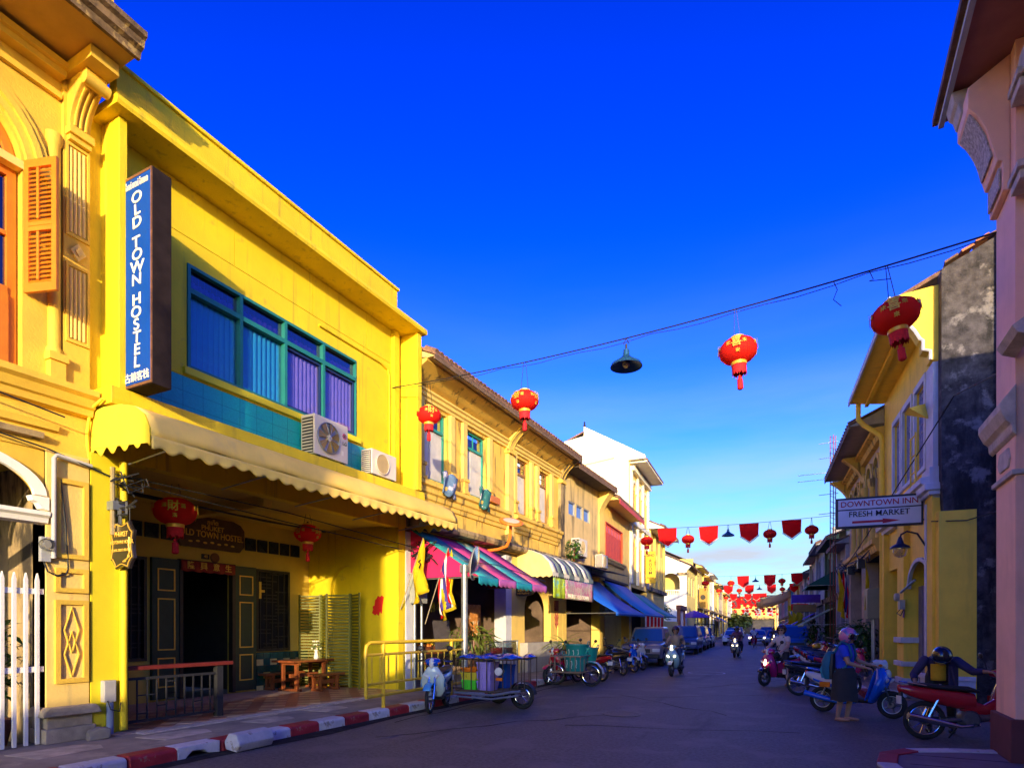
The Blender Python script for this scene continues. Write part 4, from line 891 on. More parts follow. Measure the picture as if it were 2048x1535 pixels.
# ------------------------------------------------------------------ the old cream terrace next to the hostel
frame(-8.9, 0, 0)
def terrace(label, y0, y1, wins, frm, fill, dirty_end):
    b = thing('terrace_house', label, 'building', (0, (y0 + y1) / 2, 0))
    holes = [(a, c, 5.5, 7.35) for a, c in wins]
    part('upper_wall', MB().wall(-.3, 0, y0, y1, 4.1, 7.9, holes), cream, b)
    part('room', MB().box(-1.6, -1.5, y0, y1, 4.1, 8), window_dark, b)
    for a, c in wins: casement(b, a, c, 5.5, 7.35, frm, fill, blue_glass, .26, 2 if frm == brown_frame else 1)
    # narrow pilasters in pairs beside the windows, each on a pedestal
    for a, c in wins:
        for q in (a - .32, c + .08):
            p = part('window_pilaster', MB().box(0, .09, q, q + .22, 5.85, 7.42), cream_light, b, bevel=.006)
            part('pedestal', MB().box(0, .15, q - .03, q + .25, 5.42, 5.5).box(0, .12, q, q + .22, 5.5, 5.76).box(0, .15, q - .03, q + .25, 5.76, 5.85), cream, p, bevel=.006)
    part('lintel_moulding', MB().prism([(0, 7.42), (.07, 7.44), (.08, 7.50), (.13, 7.53), (.14, 7.60), (.19, 7.63), (.19, 7.68), (0, 7.7)], 'y', y0 + .02, y1 - .42), cream_light, b)
    part('cove', MB().prism([(0, 7.7), (.12, 7.72), (.25, 7.80), (.5, 7.98), (.62, 8.06), (.62, 8.12), (0, 8.2)], 'y', y0 + .02, y1 - .02), cream, b)
    part('sill_course', MB().prism([(0, 4.80), (.05, 4.82), (.06, 4.92), (.10, 4.95), (.11, 5.06), (.16, 5.10), (.17, 5.22), (.24, 5.26), (.24, 5.36), (.05, 5.40), (0, 5.40)], 'y', y0 + .02, y1 - .42), cream, b)
    part('ledge', MB().prism([(0, 4.12), (.38, 4.14), (.42, 4.22), (.40, 4.32), (0, 4.42)], 'y', y0 + .02, y1 - .02), mould, b)
    pl_ = part('end_pilaster', MB().box(-.02, .12, y1 - .40, y1 - .02, 4.42, 7.5), mould if dirty_end else cream_light, b)
    n = 10; pts = [(.0, 7.4)] + [(.12 + .62 * (k / n) ** 1.8, 7.4 + .72 * k / n) for k in range(n + 1)] + [(0, 8.12)]
    cs = part('console', MB().prism(pts, 'y', y1 - .42, y1 - .001), mould if dirty_end else cream_light, b, bevel=.01)
    part('console_panel', MB().tube([(p[0] + .012, y1 - .34, p[1]) for p in pts[2:10]] + [(p[0] + .012, y1 - .08, p[1]) for p in pts[9:1:-1]], .013, 5), cream, cs)
    part('console_foot', MB().box(0, .20, y1 - .45, y1 + .0, 7.26, 7.34).box(0, .16, y1 - .43, y1 - .01, 7.34, 7.42), cream, cs)
    eave(b, y0, y1, 8.14, .86, mat('eave_soffit', (.50, .36, .15), .85, .2, 2), roof_tile)
    return b
t1 = terrace('cream stucco terrace house with teal window frames beside the yellow hostel', 11.87, 17.55, [(12.65, 13.7), (14.75, 15.85)], teal_frame, grey_board, False)
t2 = terrace('cream stucco terrace house with brown barred windows and blackened end pilaster', 17.56, 22.0, [(17.95, 18.85), (19.75, 20.65)], brown_frame, grey_board, True)
shop_front(t1, 11.87, 17.55, 4.0, mat('pale_blue_pier', (.55, .55, .62), .8, .1, 3), interior_brown, .4)
shop_front(t2, 17.56, 22.0, 4.0, cream_light, interior_brown, .45)
part('lower_wall', MB().wall(-.3, -.01, 17.98, 21.55, .15, 4.0, [(18.6, 20.9, 1.1, 3.1)]).spandrel(-.3, -.01, 19.75, 1.15, 2.3, 3.1, rz=.8), cream_light, t2)
# washing on the window sills
for k, (y, c_) in enumerate(((13.1, (.10, .18, .32)), (15.0, (.02, .13, .13)))):
    o = part('cloth_bundle', MB().grid(lambda u, v: (.26 + .05 * math.sin(u * 9 + v * 3), y + .7 * u, 5.70 - .55 * v + .05 * math.sin(u * 12)), 14, 8), mat('sill_cloth_%d' % k, c_, .8, .4, 4, patch=(.6, .5, .6), pscale=4), smooth=True, solid=.03)
    tag(o, ('blue printed cloth hanging over the first terrace window sill', 'dark teal cloth hanging over the second terrace window sill')[k], 'cloth')
o = part('wooden_box', MB().box(.1, .32, 15.6, 16.2, 5.40, 5.60), orange_wood, bevel=.01); tag(o, 'orange wooden planter box on the cream terrace sill', 'box')
# awnings of the two shops
magenta = mat('awning_magenta', (.52, .05, .22), .7, .2, .8, patch=(.62, .25, .16), pthr=(.5, .62), pscale=.9); tealc = mat('awning_teal', (.03, .30, .34), .7, .2, .8, patch=(.40, .33, .18), pthr=(.54, .66), pscale=.9)
lilac = mat('awning_lilac', (.42, .10, .34), .75, .1); tealv = mat('awning_valance_teal', (.01, .24, .32), .75, .1)
crimson = mat('awning_crimson', (.55, .01, .10), .7, .1)
awning('magenta and teal striped awning with crimson side over the fruit shop', 12.05, 16.0, 4.08, 2.86, 1.95, [tealc, magenta], .98, crimson, .22, vmats=[tealv, lilac])
grey_s = mat('awning_grey', (.13, .17, .17), .8, .1); white_s = mat('awning_white', (.62, .58, .50), .8, .1)
aw2 = thing('striped_awning', 'rounded grey and white striped awning with cream end beside cream shop', 'awning', (.6, 20, 3.4))
prof2 = [(0, 4.28), (.5, 4.22), (.9, 4.05), (1.15, 3.80), (1.28, 3.48)]
for k in range(8):
    ya = 18.0 + k * .5; part('cloth_strip', MB().loft([[(p[0], yy, p[1]) for p in prof2] for yy in (ya, ya + .5)], caps=False, closed=False), [white_s, grey_s][k % 2], aw2, smooth=True, solid=.01)
    part('valance_strip', MB().grid(lambda u, v: (1.285, ya + .5 * u, 3.48 - v * (.16 - .05 * abs(math.cos(u * math.pi * 3)))), 12, 1), [white_s, grey_s][k % 2], aw2, solid=.006)
part('end_panel', MB().prism([(0, 3.42)] + prof2 + [(1.28, 3.40)], 'y', 17.985, 17.998), mat('awning_end_cream', (.72, .55, .20), .8, .1), aw2)
part('end_valance', MB().grid(lambda u, v: (1.28 * u, 17.99, 3.42 - v * (.12 - .05 * abs(math.cos(u * math.pi * 6)))), 40, 1), mat('awning_end_cream', (.72, .55, .2), .8), aw2, solid=.006)
bnr = thing('printed_banner', 'green and pink printed advertising banner hung below the striped awning', 'banner', (1.3, 20, 2.65))
def vin(a, b, mt, nm): part(nm, MB().grid(lambda u, v: (1.31 + .02 * math.sin(u * 14), a + (b - a) * u, 3.30 - .66 * v), 14, 3), mt, bnr, smooth=True, solid=.004)
vin(18.0, 19.0, mat('banner_lime', (.36, .48, .03), .6, .4, 3, patch=(.05, .35, .45), pscale=3), 'lime_end')
vin(19.0, 21.9, mat('banner_print', (.52, .42, .36), .6, .5, 5, patch=(.42, .10, .22), pthr=(.48, .56), pscale=5), 'picture_field')
lettering('PHUKET OLD TOWN', .22, sign_white, bnr, T(1.335, 20.3, 2.74) @ facing((1, 0, 0)), name='lettering')
# fruit shop goods
def fruit_crate(label, x, y, z, c_, seed):
    t = thing('fruit_crate', label, 'crate', (x, y, z)); rg = random.Random(seed)
    part('crate', MB().box(-.25, .25, -.35, .35, 0, .03).box(-.25, -.23, -.35, .35, .03, .2).box(.23, .25, -.35, .35, .03, .2).box(-.23, .23, -.35, -.33, .03, .2).box(-.23, .23, .33, .35, .03, .2), brown_wood, t, local=I4)
    fm = MB().ball((0, 0, 0), .06, n=8, m=6).mesh('fruit', True)
    for k in range(16): part('fruit', fm, c_, t, local=T(-.17 + .11 * (k % 4), -.27 + .17 * (k // 4) + rg.uniform(-.02, .02), .19 + rg.uniform(0, .05)))
orange_f = mat('orange_fruit', (.55, .14, .01), .5, .1, rnd=.15); red_f = mat('red_fruit', (.32, .03, .02), .5, .1, rnd=.2); yel_f = mat('yellow_fruit', (.55, .38, .03), .5, .1, rnd=.15)
fc = 0
for k, (x, y, z, c_, d) in enumerate(((-.7, 12.7, .95, red_f, 'red fruit, nearest the hostel'), (-.7, 13.5, .95, orange_f, 'oranges in the fruit shop'), (-.7, 14.3, .95, yel_f, 'yellow fruit in the fruit shop'), (-1.3, 12.9, 1.25, red_f, 'red fruit on the raised back shelf'))):
    fruit_crate('wooden crate of ' + d, x, y, z, c_, k)
sb = thing('fruit_stand', 'dark wooden stand carrying fruit crates under the magenta awning', 'stand', (-.9, 13.5, .15))
part('shelf', MB().box(-1.0, -.42, 12.3, 14.7, .88, .94), dark_wood, sb); part('back_shelf', MB().box(-1.6, -1.0, 12.3, 14.7, 1.18, 1.24), dark_wood, sb)
for y in (12.4, 14.6):
    for x in (-.45, -1.55): part('leg', MB().box(x - .03, x + .03, y - .03, y + .03, .155, .88 if x > -1 else 1.18), dark_wood, sb)
for k, (x, y, z) in enumerate(((-.6, 15.6, 2.6), (-.6, 13.9, 2.4), (-.7, 14.4, 2.45))):
    o = thing('banana_bunch', ('bananas hanging by the pale pier of the fruit shop', 'bananas hanging behind the steel pole', 'bananas hanging between the other two bunches')[k], 'bananas', (x, y, z))
    bm_ = MB().tube([(0, 0, 0), (.05, 0, -.06), (.07, 0, -.14), (.04, 0, -.2)], [.01, .022, .022, .008], 6).mesh('banana', True)
    for j in range(10): part('banana', bm_, mat('banana_yellow', (.42, .34, .03), .5, rnd=.2), o, local=T(0, 0, -.1 * (j // 5), rz=j * 1.257))
    part('stalk', MB().tube([(0, 0, .5), (0, 0, -.15)], .012, 5), leaf_green, o, local=I4)
def poster(name, label, cat, M, w_, h_, mt, parent=None):
    o = part(name, MB().box(-w_ / 2, w_ / 2, -h_ / 2, h_ / 2, 0, .012), mt, None); o.matrix_basis = FRAME @ M; WM[o] = o.matrix_basis
    return tag(o, label, cat)
poster('price_board', 'orange price board leaning in the fruit shop beside the pale pier', 'board', T(-.9, 16.6, 1.9) @ facing((1, -.3, 0)), .7, 1.0, mat('price_orange', (.42, .16, .03), .6, .4, 6, patch=(.5, .42, .28), pscale=6))
poster('menu_board', 'dark menu board standing upright among the fruit', 'board', T(.25, 13.1, 1.45) @ facing((1, -.5, .25)), .5, .8, mat('menu_dark', (.05, .04, .04), .5, .3, 6))
hp = thing('house_plant', 'bushy palm in front of the fruit shop behind the steel pole', 'plant', (.9, 13.6, .15))
part('pot', pot_mesh(.24, .45), terracotta, hp, smooth=True, local=I4); part('fronds', foliage(150, .55, .7, .45, .32, .03, (0, 0, 1.15), 6, .6), leaf_yellow, hp, local=I4); part('stem', MB().tube([(0, 0, .4), (0, 0, 1.2)], .03, 6), brown_wood, hp, local=I4)
gc = thing('glass_case', 'glass display case with red goods on the pavement edge', 'display case', (1.35, 14.3, .15))
part('case_body', MB().box(1.1, 1.6, 13.9, 14.8, .15, .85), mat('case_steel', (.25, .24, .26), .5), gc)
part('case_glass', MB().box(1.1, 1.6, 13.9, 14.8, .86, 1.3), clear_glass, gc); part('goods', MB().box(1.2, 1.5, 14.0, 14.7, .87, 1.12), mat('red_goods', (.35, .03, .04), .6, .4, 9), gc)
part('case_frame', MB().wall(1.6, 1.62, 13.9, 14.8, .86, 1.32, [(13.93, 14.77, .89, 1.29)]), steel, gc)
# shop two: low counter wall, hanging sign, carvings
cw = part('counter_wall', MB().box(.0, .3, 18.2, 21.3, .15, 1.15), mat('counter_grey', (.36, .33, .30), .8), bevel=.01); tag(cw, 'pale counter wall below the arched shop opening', 'counter')
ks = thing('shop_sign', 'small black oval sign with gold script under the striped awning', 'sign', (.9, 18.0, 2.75))
part('board', MB().prism([(.28 + .42 * math.cos(a) * (1 - .12 * math.cos(4 * a)), 2.90 + .20 * math.sin(a)) for a in [2 * math.pi * k / 28 for k in range(28)]], 'y', 17.88, 17.93), dark_wood, ks)
lettering('coffee', .17, gold, ks, T(.28, 17.878, 2.92) @ FM, shear=.3); lettering('craft & gallery', .08, gold, ks, T(.28, 17.878, 2.80) @ FM)
part('hanger', MB().tube([(.28, 17.9, 3.1), (.28, 17.9, 3.45)], .01, 5), black_iron, ks)
cv = thing('carved_hanging', 'red and gold carved wooden hanging on the cream pier', 'carving', (.05, 21.3, 1.6))
part('plaque', MB().box(0, .06, 21.2, 21.5, 2.3, 2.7), mat('carved_red', (.25, .05, .02), .6, .4, 9), cv)
for k in range(3): part('pendant', MB().lathe([(.01, -.5), (.03, -.45), (.02, -.3), (.045, -.2), (.02, -.05), (.03, 0)], 8).xf(T(.04, 21.24 + k * .1, 2.25 - .1 * (k % 2))), mat('carved_red', (.25, .05, .02), .6), cv)
# orange round lamp disc on a bent arm, steel pole with round mirror
ol = thing('orange_disc_sign', 'orange round sign on a bent orange arm below the cream terrace', 'sign', (.4, 15.9, 4.2))
part('disc', MB().lathe([(.34, -.03), (.36, 0), (.34, .03), (.2, .035)], 24).xf(T(1.05, 15.5, 4.72, rx=R(18), ry=R(20))), mat('orange_plastic', (.72, .19, .02), .45, .08), ol, smooth=True)
part('disc_face', MB().lathe([(.24, .034), (.24, .042)], 24).xf(T(1.05, 15.5, 4.72, rx=R(18), ry=R(20))), mat('pale_disc', (.62, .5, .4), .5), ol)
part('arm', MB().tube([(0, 15.7, 3.95), (.5, 15.7, 3.98), (.8, 15.68, 4.05), (.95, 15.62, 4.25), (1.0, 15.55, 4.65)], .045, 8), mat('orange_plastic', (.72, .19, .02), .45), ol, smooth=True)
frame()
mp_ = thing('mirror_pole', 'grey steel pole with a round traffic mirror at the kerb', 'pole', (-7.3, 12.0, .15))
part('pole', MB().tube([(-7.3, 12.0, .15), (-7.3, 12.0, 3.12)], .075, 14), steel, mp_, smooth=True)
part('bracket', MB().box(-7.4, -7.2, 11.95, 12.05, 2.95, 3.12).tube([(-7.3, 12, 3.0), (-7.05, 12.05, 3.3)], .02, 6), steel, mp_)
mm_ = T(-7.05, 12.0, 3.15) @ facing((.93, .30, -.16))
part('mirror_back', MB().lathe([(.02, -.09), (.2, -.07), (.36, -.01), (.40, .02), (.40, .035)], 26).xf(mm_), mat('mirror_back_grey', (.32, .30, .28), .5), mp_, smooth=True)
part('mirror_face', MB().lathe([(.385, .036), (.2, .07), (.02, .085)], 26).xf(mm_), chrome, mp_, smooth=True)
frame(-8.9, 0, 0)
hung_flag('national_flag', 'red white and blue striped flag with yellow flag behind at the fruit shop', (.35, 12.2, 1.75), (1.15, 12.0, 3.55),
          lambda a, b: [('red_stripe', drape(a, b, 1.25, .0, .2), flag_red), ('white_stripe', drape(a, b, 1.25, .2, .36), white_paint), ('blue_stripe', drape(a, b, 1.25, .36, .66), mat('flag_navy', (.05, .03, .22), .8)), ('white_stripe', drape(a, b, 1.25, .66, .82), white_paint), ('red_stripe', drape(a, b, 1.25, .82, 1.0), flag_red), ('yellow_cloth', drape(a, b, 1.3, 0, 1.0, seed=.4).xf(T(.05, .06, -.02)), flag_yellow)], 'flags on the left row')
# ------------------------------------------------------------------ left row beyond the terrace
frame(-8.9, 0, 0)
sooty = mat('stained_cream_wall', (.62, .45, .20), .85, .12, 1.6, .25, 30, streak=(.09, .065, .04), samt=.8, sscale=(3, 3, .25), sthr=(.52, .68))
pb = thing('plain_house', 'stained cream house with three small high blue panes and dark tiled eave', 'building', (0, 24.5, 0))
part('upper_wall', MB().wall(-.3, 0, 22.02, 27.0, 4.1, 8.0, [(22.7 + k * .9, 22.7 + k * .9 + .75, 6.25, 6.82) for k in range(3)]), sooty, pb)
for k in range(3):
    w_ = part('window', MB().wall(-.15, -.02, 22.7 + k * .9, 23.45 + k * .9, 6.25, 6.82, [(22.75 + k * .9, 23.4 + k * .9, 6.30, 6.77)]), mat('grey_frame', (.3, .3, .32), .6), pb)
    part('pane', MB().box(-.09, -.08, 22.75 + k * .9, 23.4 + k * .9, 6.3, 6.77), mat('blue_film', (.10, .20, .52), .25, .1), w_)
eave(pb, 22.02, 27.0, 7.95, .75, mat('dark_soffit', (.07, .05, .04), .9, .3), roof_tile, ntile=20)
part('bracket', MB().prism([(0, 6.9)] + [(.05 + .6 * (k / 8) ** 1.6, 6.9 + 1.0 * k / 8) for k in range(9)] + [(0, 7.9)], 'y', 26.4, 26.98), cream_light, pb, bevel=.01)
part('end_pilaster', MB().box(0, .08, 26.4, 26.98, 4.3, 6.9), cream_light, pb)
part('tin_ledge', MB().prism([(0, 4.3), (1.1, 4.05), (1.1, 4.08), (0, 4.36)], 'y', 22.1, 27.4), mat('rusty_tin', (.10, .06, .045), .8, .5, 4, .3, 20), pb)
shop_front(pb, 22.02, 27.0, 4.0, cream_light, interior_brown, .4)
air_con('grimy air conditioner bracketed on the stained wall above tin ledge', .40, 23.35, 4.55, .95, .75, .36, False)
air_con('small yellowed air conditioner low on the stained wall', .50, 25.9, 4.30, .8, .62, .34, False)
bs = thing('wall_shrub', 'green shrub growing out of the ledge beside the air conditioner', 'plant', (.3, 22.5, 4.3))
part('foliage', foliage(110, .3, .4, .5, .16, .045, (0, 0, .45), 11), leaf_green, bs, local=I4); part('stem', MB().tube([(0, 0, -.05), (.05, .05, .6)], .02, 5), brown_wood, bs, local=I4)
blue_t = mat('blue_tarpaulin', (.01, .10, .50), .6, .15, 1.2); blue_t2 = mat('azure_tarpaulin', (.008, .15, .50), .6, .15, 1.2); teal_t = mat('teal_tarpaulin', (.005, .24, .24), .6, .15, 1.2)
awning('deep blue tarpaulin awning sloping low over the stained house shop', 22.3, 26.6, 3.75, 2.25, 2.1, [blue_t], 4.3, None, .12, name='tarpaulin_awning', sag=.12, scal=False)
frame(-8.9, 27, TH)
# house with red shutters
rb_ = thing('red_shutter_house', 'cream house with a wide red shuttered window and red-edged tiled eave', 'building', (0, 3, 0))
part('upper_wall', MB().wall(-.3, 0, .02, 6.4, 4.1, 7.7, [(.6, 4.4, 5.0, 6.75)]), cream_light, rb_)
red_w = mat('red_shutter_paint', (.55, .055, .012), .6, .15, 4)
rw = part('window', MB().wall(-.15, .03, .6, 4.4, 5.0, 6.75, [(.66, 4.34, 5.06, 6.69)]), red_w, rb_)
for k in range(6):
    a = .68 + k * .61; part('shutter_leaf', MB().wall(-.10, -.04, a, a + .59, 5.07, 6.68, [(a + .10, a + .26, 6.3, 6.58), (a + .33, a + .49, 6.3, 6.58)]), red_w, rw)
    for j in range(2): part('pane', MB().box(-.08, -.06, a + .10 + j * .23, a + .26 + j * .23, 6.3, 6.58), mat('blue_film', (.1, .2, .52), .25), rw)
part('sill', MB().prism([(0, 4.78), (.12, 4.80), (.16, 4.90), (.2, 4.92), (.2, 5.0), (0, 5.02)], 'y', .4, 4.6), cream_light, rb_)
ro = eave(rb_, .02, 6.4, 7.65, .8, cream_light, roof_tile, ntile=22)
part('red_board', MB().box(.80, .83, .05, 6.35, 7.42, 7.64), red_w, ro)
shop_front(rb_, .02, 6.4, 4.0, cream_light, interior_brown, .4)
part('pipe', MB().tube([(.05, 6.2, 7.5), (.05, 6.2, .3)], .04, 8), white_paint, rb_)
awning('bright azure tarpaulin awning over the shop below the red shutters', -.2, 5.6, 3.9, 2.3, 2.0, [blue_t2], 5.8, None, .1, name='tarpaulin_awning', sag=.1, scal=False)
fr = thing('fringe_banner', 'row of red and white tassel flags hanging below the azure tarpaulin', 'banner', (1.9, 2.5, 1.75))
fm_ = MB().grid(lambda u, v: (2.0 + .03 * math.sin(u * 7), .32 * (u - .5) * (1 - .2 * v), 2.2 - .52 * v), 4, 3).mesh('tassel_flag')
for k in range(15): part('tassel_flag', fm_, flag_red if k % 3 else mat('fringe_white', (.6, .5, .5), .8), fr, local=T(-1.9, -2.5 + .1 + k * .36, -1.75))
# tall white three-storey house with a lit gable
wh = thing('white_tall_house', 'tall white three-storey house with sunlit stepped gable and arched windows', 'building', (0, 9, 0))
wins = [(7.0 + k * 1.75, 8.1 + k * 1.75) for k in range(3)]
holes = [(a, b, za, zb) for a, b in wins for za, zb in ((5.1, 7.0), (8.3, 10.1))]
uw = MB().wall(-.3, 0, 6.42, 12.3, 4.0, 11.1, holes)
for a, b in wins:
    for zb in (7.0, 10.1): uw.spandrel(-.3, 0, (a + b) / 2, (b - a) / 2, zb - .55, zb, rz=.55)
part('upper_wall', uw, cream_light, wh)
for a, b in wins:
    for za, zb in ((5.1, 7.0), (8.3, 10.1)):
        shutters(wh, a + .01, b - .01, za, zb, mat('orange_brown_shutter', (.42, .20, .05), .6, .2), 2)
        part('arch_trim', MB().arch(0, .08, (a + b) / 2, (b - a) / 2, (b - a) / 2 + .16, zb - .55), white_wash, wh)
for y in (6.5, 8.35, 10.1, 11.9): part('pilaster', MB().box(0, .12, y, y + .3, 4.2, 10.6), white_wash, wh)
part('string_course', MB().box(0, .2, 6.45, 12.28, 7.6, 7.85), white_wash, wh); part('string_course', MB().box(0, .25, 6.45, 12.28, 10.6, 10.85), white_wash, wh)
part('gable_wall', MB().prism([(-12, 0), (-.02, 0), (-.02, 11.1), (.9, 11.1), (.9, 11.3), (-2.6, 13.3), (-2.6, 12.75), (-6, 12.2), (-12, 12.2)], 'y', 6.1, 6.41), white_wash, wh)
part('gable_pipe', MB().tube([(-3.2, 6.05, 11.05), (-.8, 6.05, 11.35)], .09, 8), white_wash, wh, smooth=True)
part('roof', MB().prism([(1.0, 11.08), (1.0, 11.16), (-2.6, 13.2), (-8, 11.0), (-8, 10.9), (-2.6, 13.1)], 'y', 6.42, 12.5), roof_tile, wh)
part('soffit', MB().box(-.02, .96, 6.42, 12.45, 10.98, 11.07), white_wash, wh)
part('finial', MB().lathe([(.05, 0), (.09, .1), (.03, .2), (.06, .26), (.01, .35)], 8, (-2.6, 6.25, 13.3)), dark_wood, wh)
shop_front(wh, 6.42, 12.3, 4.0, cream_light, interior_brown, .4)
awning('teal tarpaulin awning stretched out below the tall white house', 5.9, 11.0, 3.7, 2.35, 2.0, [teal_t], 5.1, None, .1, name='tarpaulin_awning', sag=.12, scal=False)
# house with the yellow ROOM sign
rh = thing('room_house', 'pale house with shaded overhanging eave behind the yellow vertical sign', 'building', (0, 16, 0))
part('upper_wall', MB().wall(-.3, 0, 12.32, 19.6, 0, 8.3, [(13.2 + k * 2, 14.2 + k * 2, 5, 6.9) for k in range(3)]), cream_light, rh)
for k in range(3): shutters(rh, 13.2 + k * 2, 14.2 + k * 2, 5, 6.9, mat('tan_shutter', (.40, .28, .12), .6, .2), 2)
eave(rh, 12.32, 19.6, 8.2, 1.1, white_wash, roof_tile, ntile=22)
for y in (12.6, 14.6, 16.6, 18.9): part('pilaster', MB().box(0, .14, y, y + .3, 4.2, 8.1), cream_light, rh)
part('string_course', MB().box(0, .22, 12.35, 19.58, 4.1, 4.35), mould, rh)
ys_ = thing('room_sign', 'yellow vertical projecting sign reading ROOM', 'sign', (.4, 10.7, 4.4))
part('sign_box', MB().box(.16, .80, 10.5, 10.7, 4.45, 6.45), mat('sign_yellow', (.68, .42, .015), .5, .08), ys_, bevel=.02)
part('bracket', MB().tube([(0, 10.6, 6.2), (.16, 10.6, 6.2)], .03, 6).tube([(0, 10.6, 4.7), (.16, 10.6, 4.7)], .03, 6), black_iron, ys_)
lt = mat('sign_dark_letters', (.06, .035, .02), .6)
for k, ch in enumerate('ROOM'): lettering(ch, .27, lt, ys_, T(.48, 10.495, 5.85 - k * .25) @ FM, bold=.012, name='letter')
lettering('SINO', .22, lt, ys_, T(.48, 10.495, 6.20) @ FM, bold=.02); lettering('STUDIO', .13, lt, ys_, T(.48, 10.495, 4.80) @ FM); lettering('<', .2, lt, ys_, T(.48, 10.495, 4.60) @ FM)
# white corner house with an arched loggia, standing back behind a gap
lh = thing('loggia_house', 'white corner house with arched upper loggia and balustrade facing the camera', 'building', (-2, 35.2, 0))
gw = MB().wall_y(34.7, 35.0, -9, .0, 0, 7.4, [(-2.45, -.65, 4.9, 7.2)]).spandrel(34.7, 35.0, -1.55, .9, 6.3, 7.2, 'y')
gw.prism([(-9, 7.4), (0, 7.4), (.5, 7.9), (-4, 10.0), (-9, 10.0)], 'y', 34.7, 35.0)
part('gable_wall', gw, white_wash, lh)
part('loggia_back', MB().box(-4, -.31, 36.6, 36.7, 4.5, 7.4), cream_light, lh)
lb = part('balustrade', MB().box(-2.45, -.65, 34.72, 34.9, 5.42, 5.52).box(-2.45, -.65, 34.72, 34.9, 4.905, 4.96), white_wash, lh)
for k in range(9): part('baluster', MB().lathe([(.05, 4.96), (.07, 5.1), (.04, 5.25), (.06, 5.42)], 8, (-2.35 + k * .2, 34.8, 0)), white_wash, lb, smooth=True)
part('front_wall', MB().wall(-.3, 0, 35.0, 44, 0, 8.0, [(36 + k * 2.6, 37.2 + k * 2.6, 5, 7) for k in range(3)]), mat('lemon_plaster', (.74, .58, .16), .8, .1, 2), lh)
for k in range(3): shutters(lh, 36 + k * 2.6, 37.2 + k * 2.6, 5, 7, mat('grey_green_shutter', (.30, .33, .22), .6), 2)
part('side_eave', MB().prism([(.6, 7.85), (.6, 7.95), (-4, 10.1), (-4, 10.0)], 'y', 34.4, 44.2), roof_tile, lh)
part('sill_hood', MB().box(-.9, .2, 34.3, 34.7, 7.0, 7.2), mould, lh)
gt_ = thing('timber_gate', 'brown timber gateway with cream doors in the garden gap', 'gate', (-.2, 29, 0))
for y in (28.0, 31.6): part('post', MB().box(-.1, .2, y, y + .3, 0, 3.6), mat('gate_brown', (.20, .06, .03), .7, .2), gt_)
part('lintel', MB().box(-.15, .3, 27.8, 32.1, 3.3, 3.7), mat('gate_brown', (.2, .06, .03), .7), gt_)
for k in range(2): part('door', MB().box(-.02, .05, 28.32 + k * 1.64, 29.94 + k * 1.64, .1, 3.28), white_wash, gt_)
gwl = part('garden_wall', MB().box(-.3, 0, 19.62, 27.9, 0, 2.2), cream_light); tag(gwl, 'low cream garden wall between the room house and gateway', 'wall')
tr_ = thing('garden_tree', 'small dark tree behind the garden wall beside the white loggia', 'tree', (-1.2, 25, 0))
part('trunk', MB().tube([(0, 0, 0), (.1, .1, 1.5), (0, .2, 2.6)], .1, 8, .05), brown_wood, tr_, local=I4)
part('crown', foliage(420, 1.0, 1.3, .9, .25, .07, (0, 0, 3.0), 21), leaf_green, tr_, local=I4)
umb = mat('violet_canopy', (.10, .03, .30), .7, .1)
um = thing('violet_parasol', 'violet market parasol standing before the lemon house', 'parasol', (.9, 33.2, .15))
part('canopy', MB().lathe([(1.5, 2.5), (1.0, 2.85), (.1, 3.2)], 8, (0, 0, 0)), umb, um, local=I4); part('pole', MB().tube([(0, 0, 0), (0, 0, 3.2)], .025, 6), steel, um, local=I4)
# ------------------------------------------------------------------ plain shophouses of both far rows
def row_house(label, y0, y1, h, wallm, shut, roofm=None, n=3, out=.8, awn=None, name='row_house', tiles=0, band=None, f2=4.0):
    b = thing(name, label, 'building', (0, (y0 + y1) / 2, 0)); wd = (y1 - y0) / n
    holes = [(y0 + wd * (k + .24), y0 + wd * (k + .76), f2 + .9, min(h - .5, f2 + 3.0)) for k in range(n)]
    part('upper_wall', MB().wall(-.3, 0, y0 + .01, y1 - .01, f2, h, holes), wallm, b)
    for hl in holes: shutters(b, *hl, shut, 2)
    for yy in (y0 + .01, y1 - .36): part('pilaster', MB().box(0, .14, yy, yy + .35, 0, h - .1), wallm, b)
    part('string_course', MB().prism([(0, f2 - .1), (.2, f2 - .05), (.26, f2 + .2), (0, f2 + .3)], 'y', y0 + .36, y1 - .36), band or mould, b)
    part('side_wall', MB().box(-8, -.3, y0 + .01, y0 + .2, 0, h + 1), wallm, b); part('side_wall', MB().box(-8, -.3, y1 - .2, y1 - .01, 0, h + 1), wallm, b)
    eave(b, y0, y1, h, out, wallm, roofm or roof_tile, ntile=tiles)
    part('shop_piers', MB().box(-.35, 0, y0 + .36, y0 + .6, .1, f2 - .1), wallm, b)
    part('shop_door', MB().box(-.6, -.5, y0 + .6, y1 - .36, .1, f2), mat('shop_dark', (.05, .045, .05), .7, .5, .7), b)
    if awn:
        c_, lab = awn; awning(lab, y0 + .4, y1 - .4, f2 - .4, f2 - 1.3, 1.6, [c_], y1 - y0 - .8, None, .15, scal=False)
    return b
cols = dict(cream=cream_light, lemon=mat('lemon_plaster', (.74, .58, .16), .8, .1, 2), white=white_wash, grey=mat('grey_plaster', (.34, .32, .32), .85, .15, 2, streak=(.1, .1, .1), samt=.5), pink=mat('rose_plaster', (.58, .36, .32), .8, .1, 2), blue=mat('sky_blue_plaster', (.08, .34, .62), .8, .1, 2), green=mat('moss_green_plaster', (.12, .17, .08), .8, .15, 2), tan=mat('tan_plaster', (.46, .36, .24), .85, .15, 2, streak=(.12, .09, .07), samt=.5))
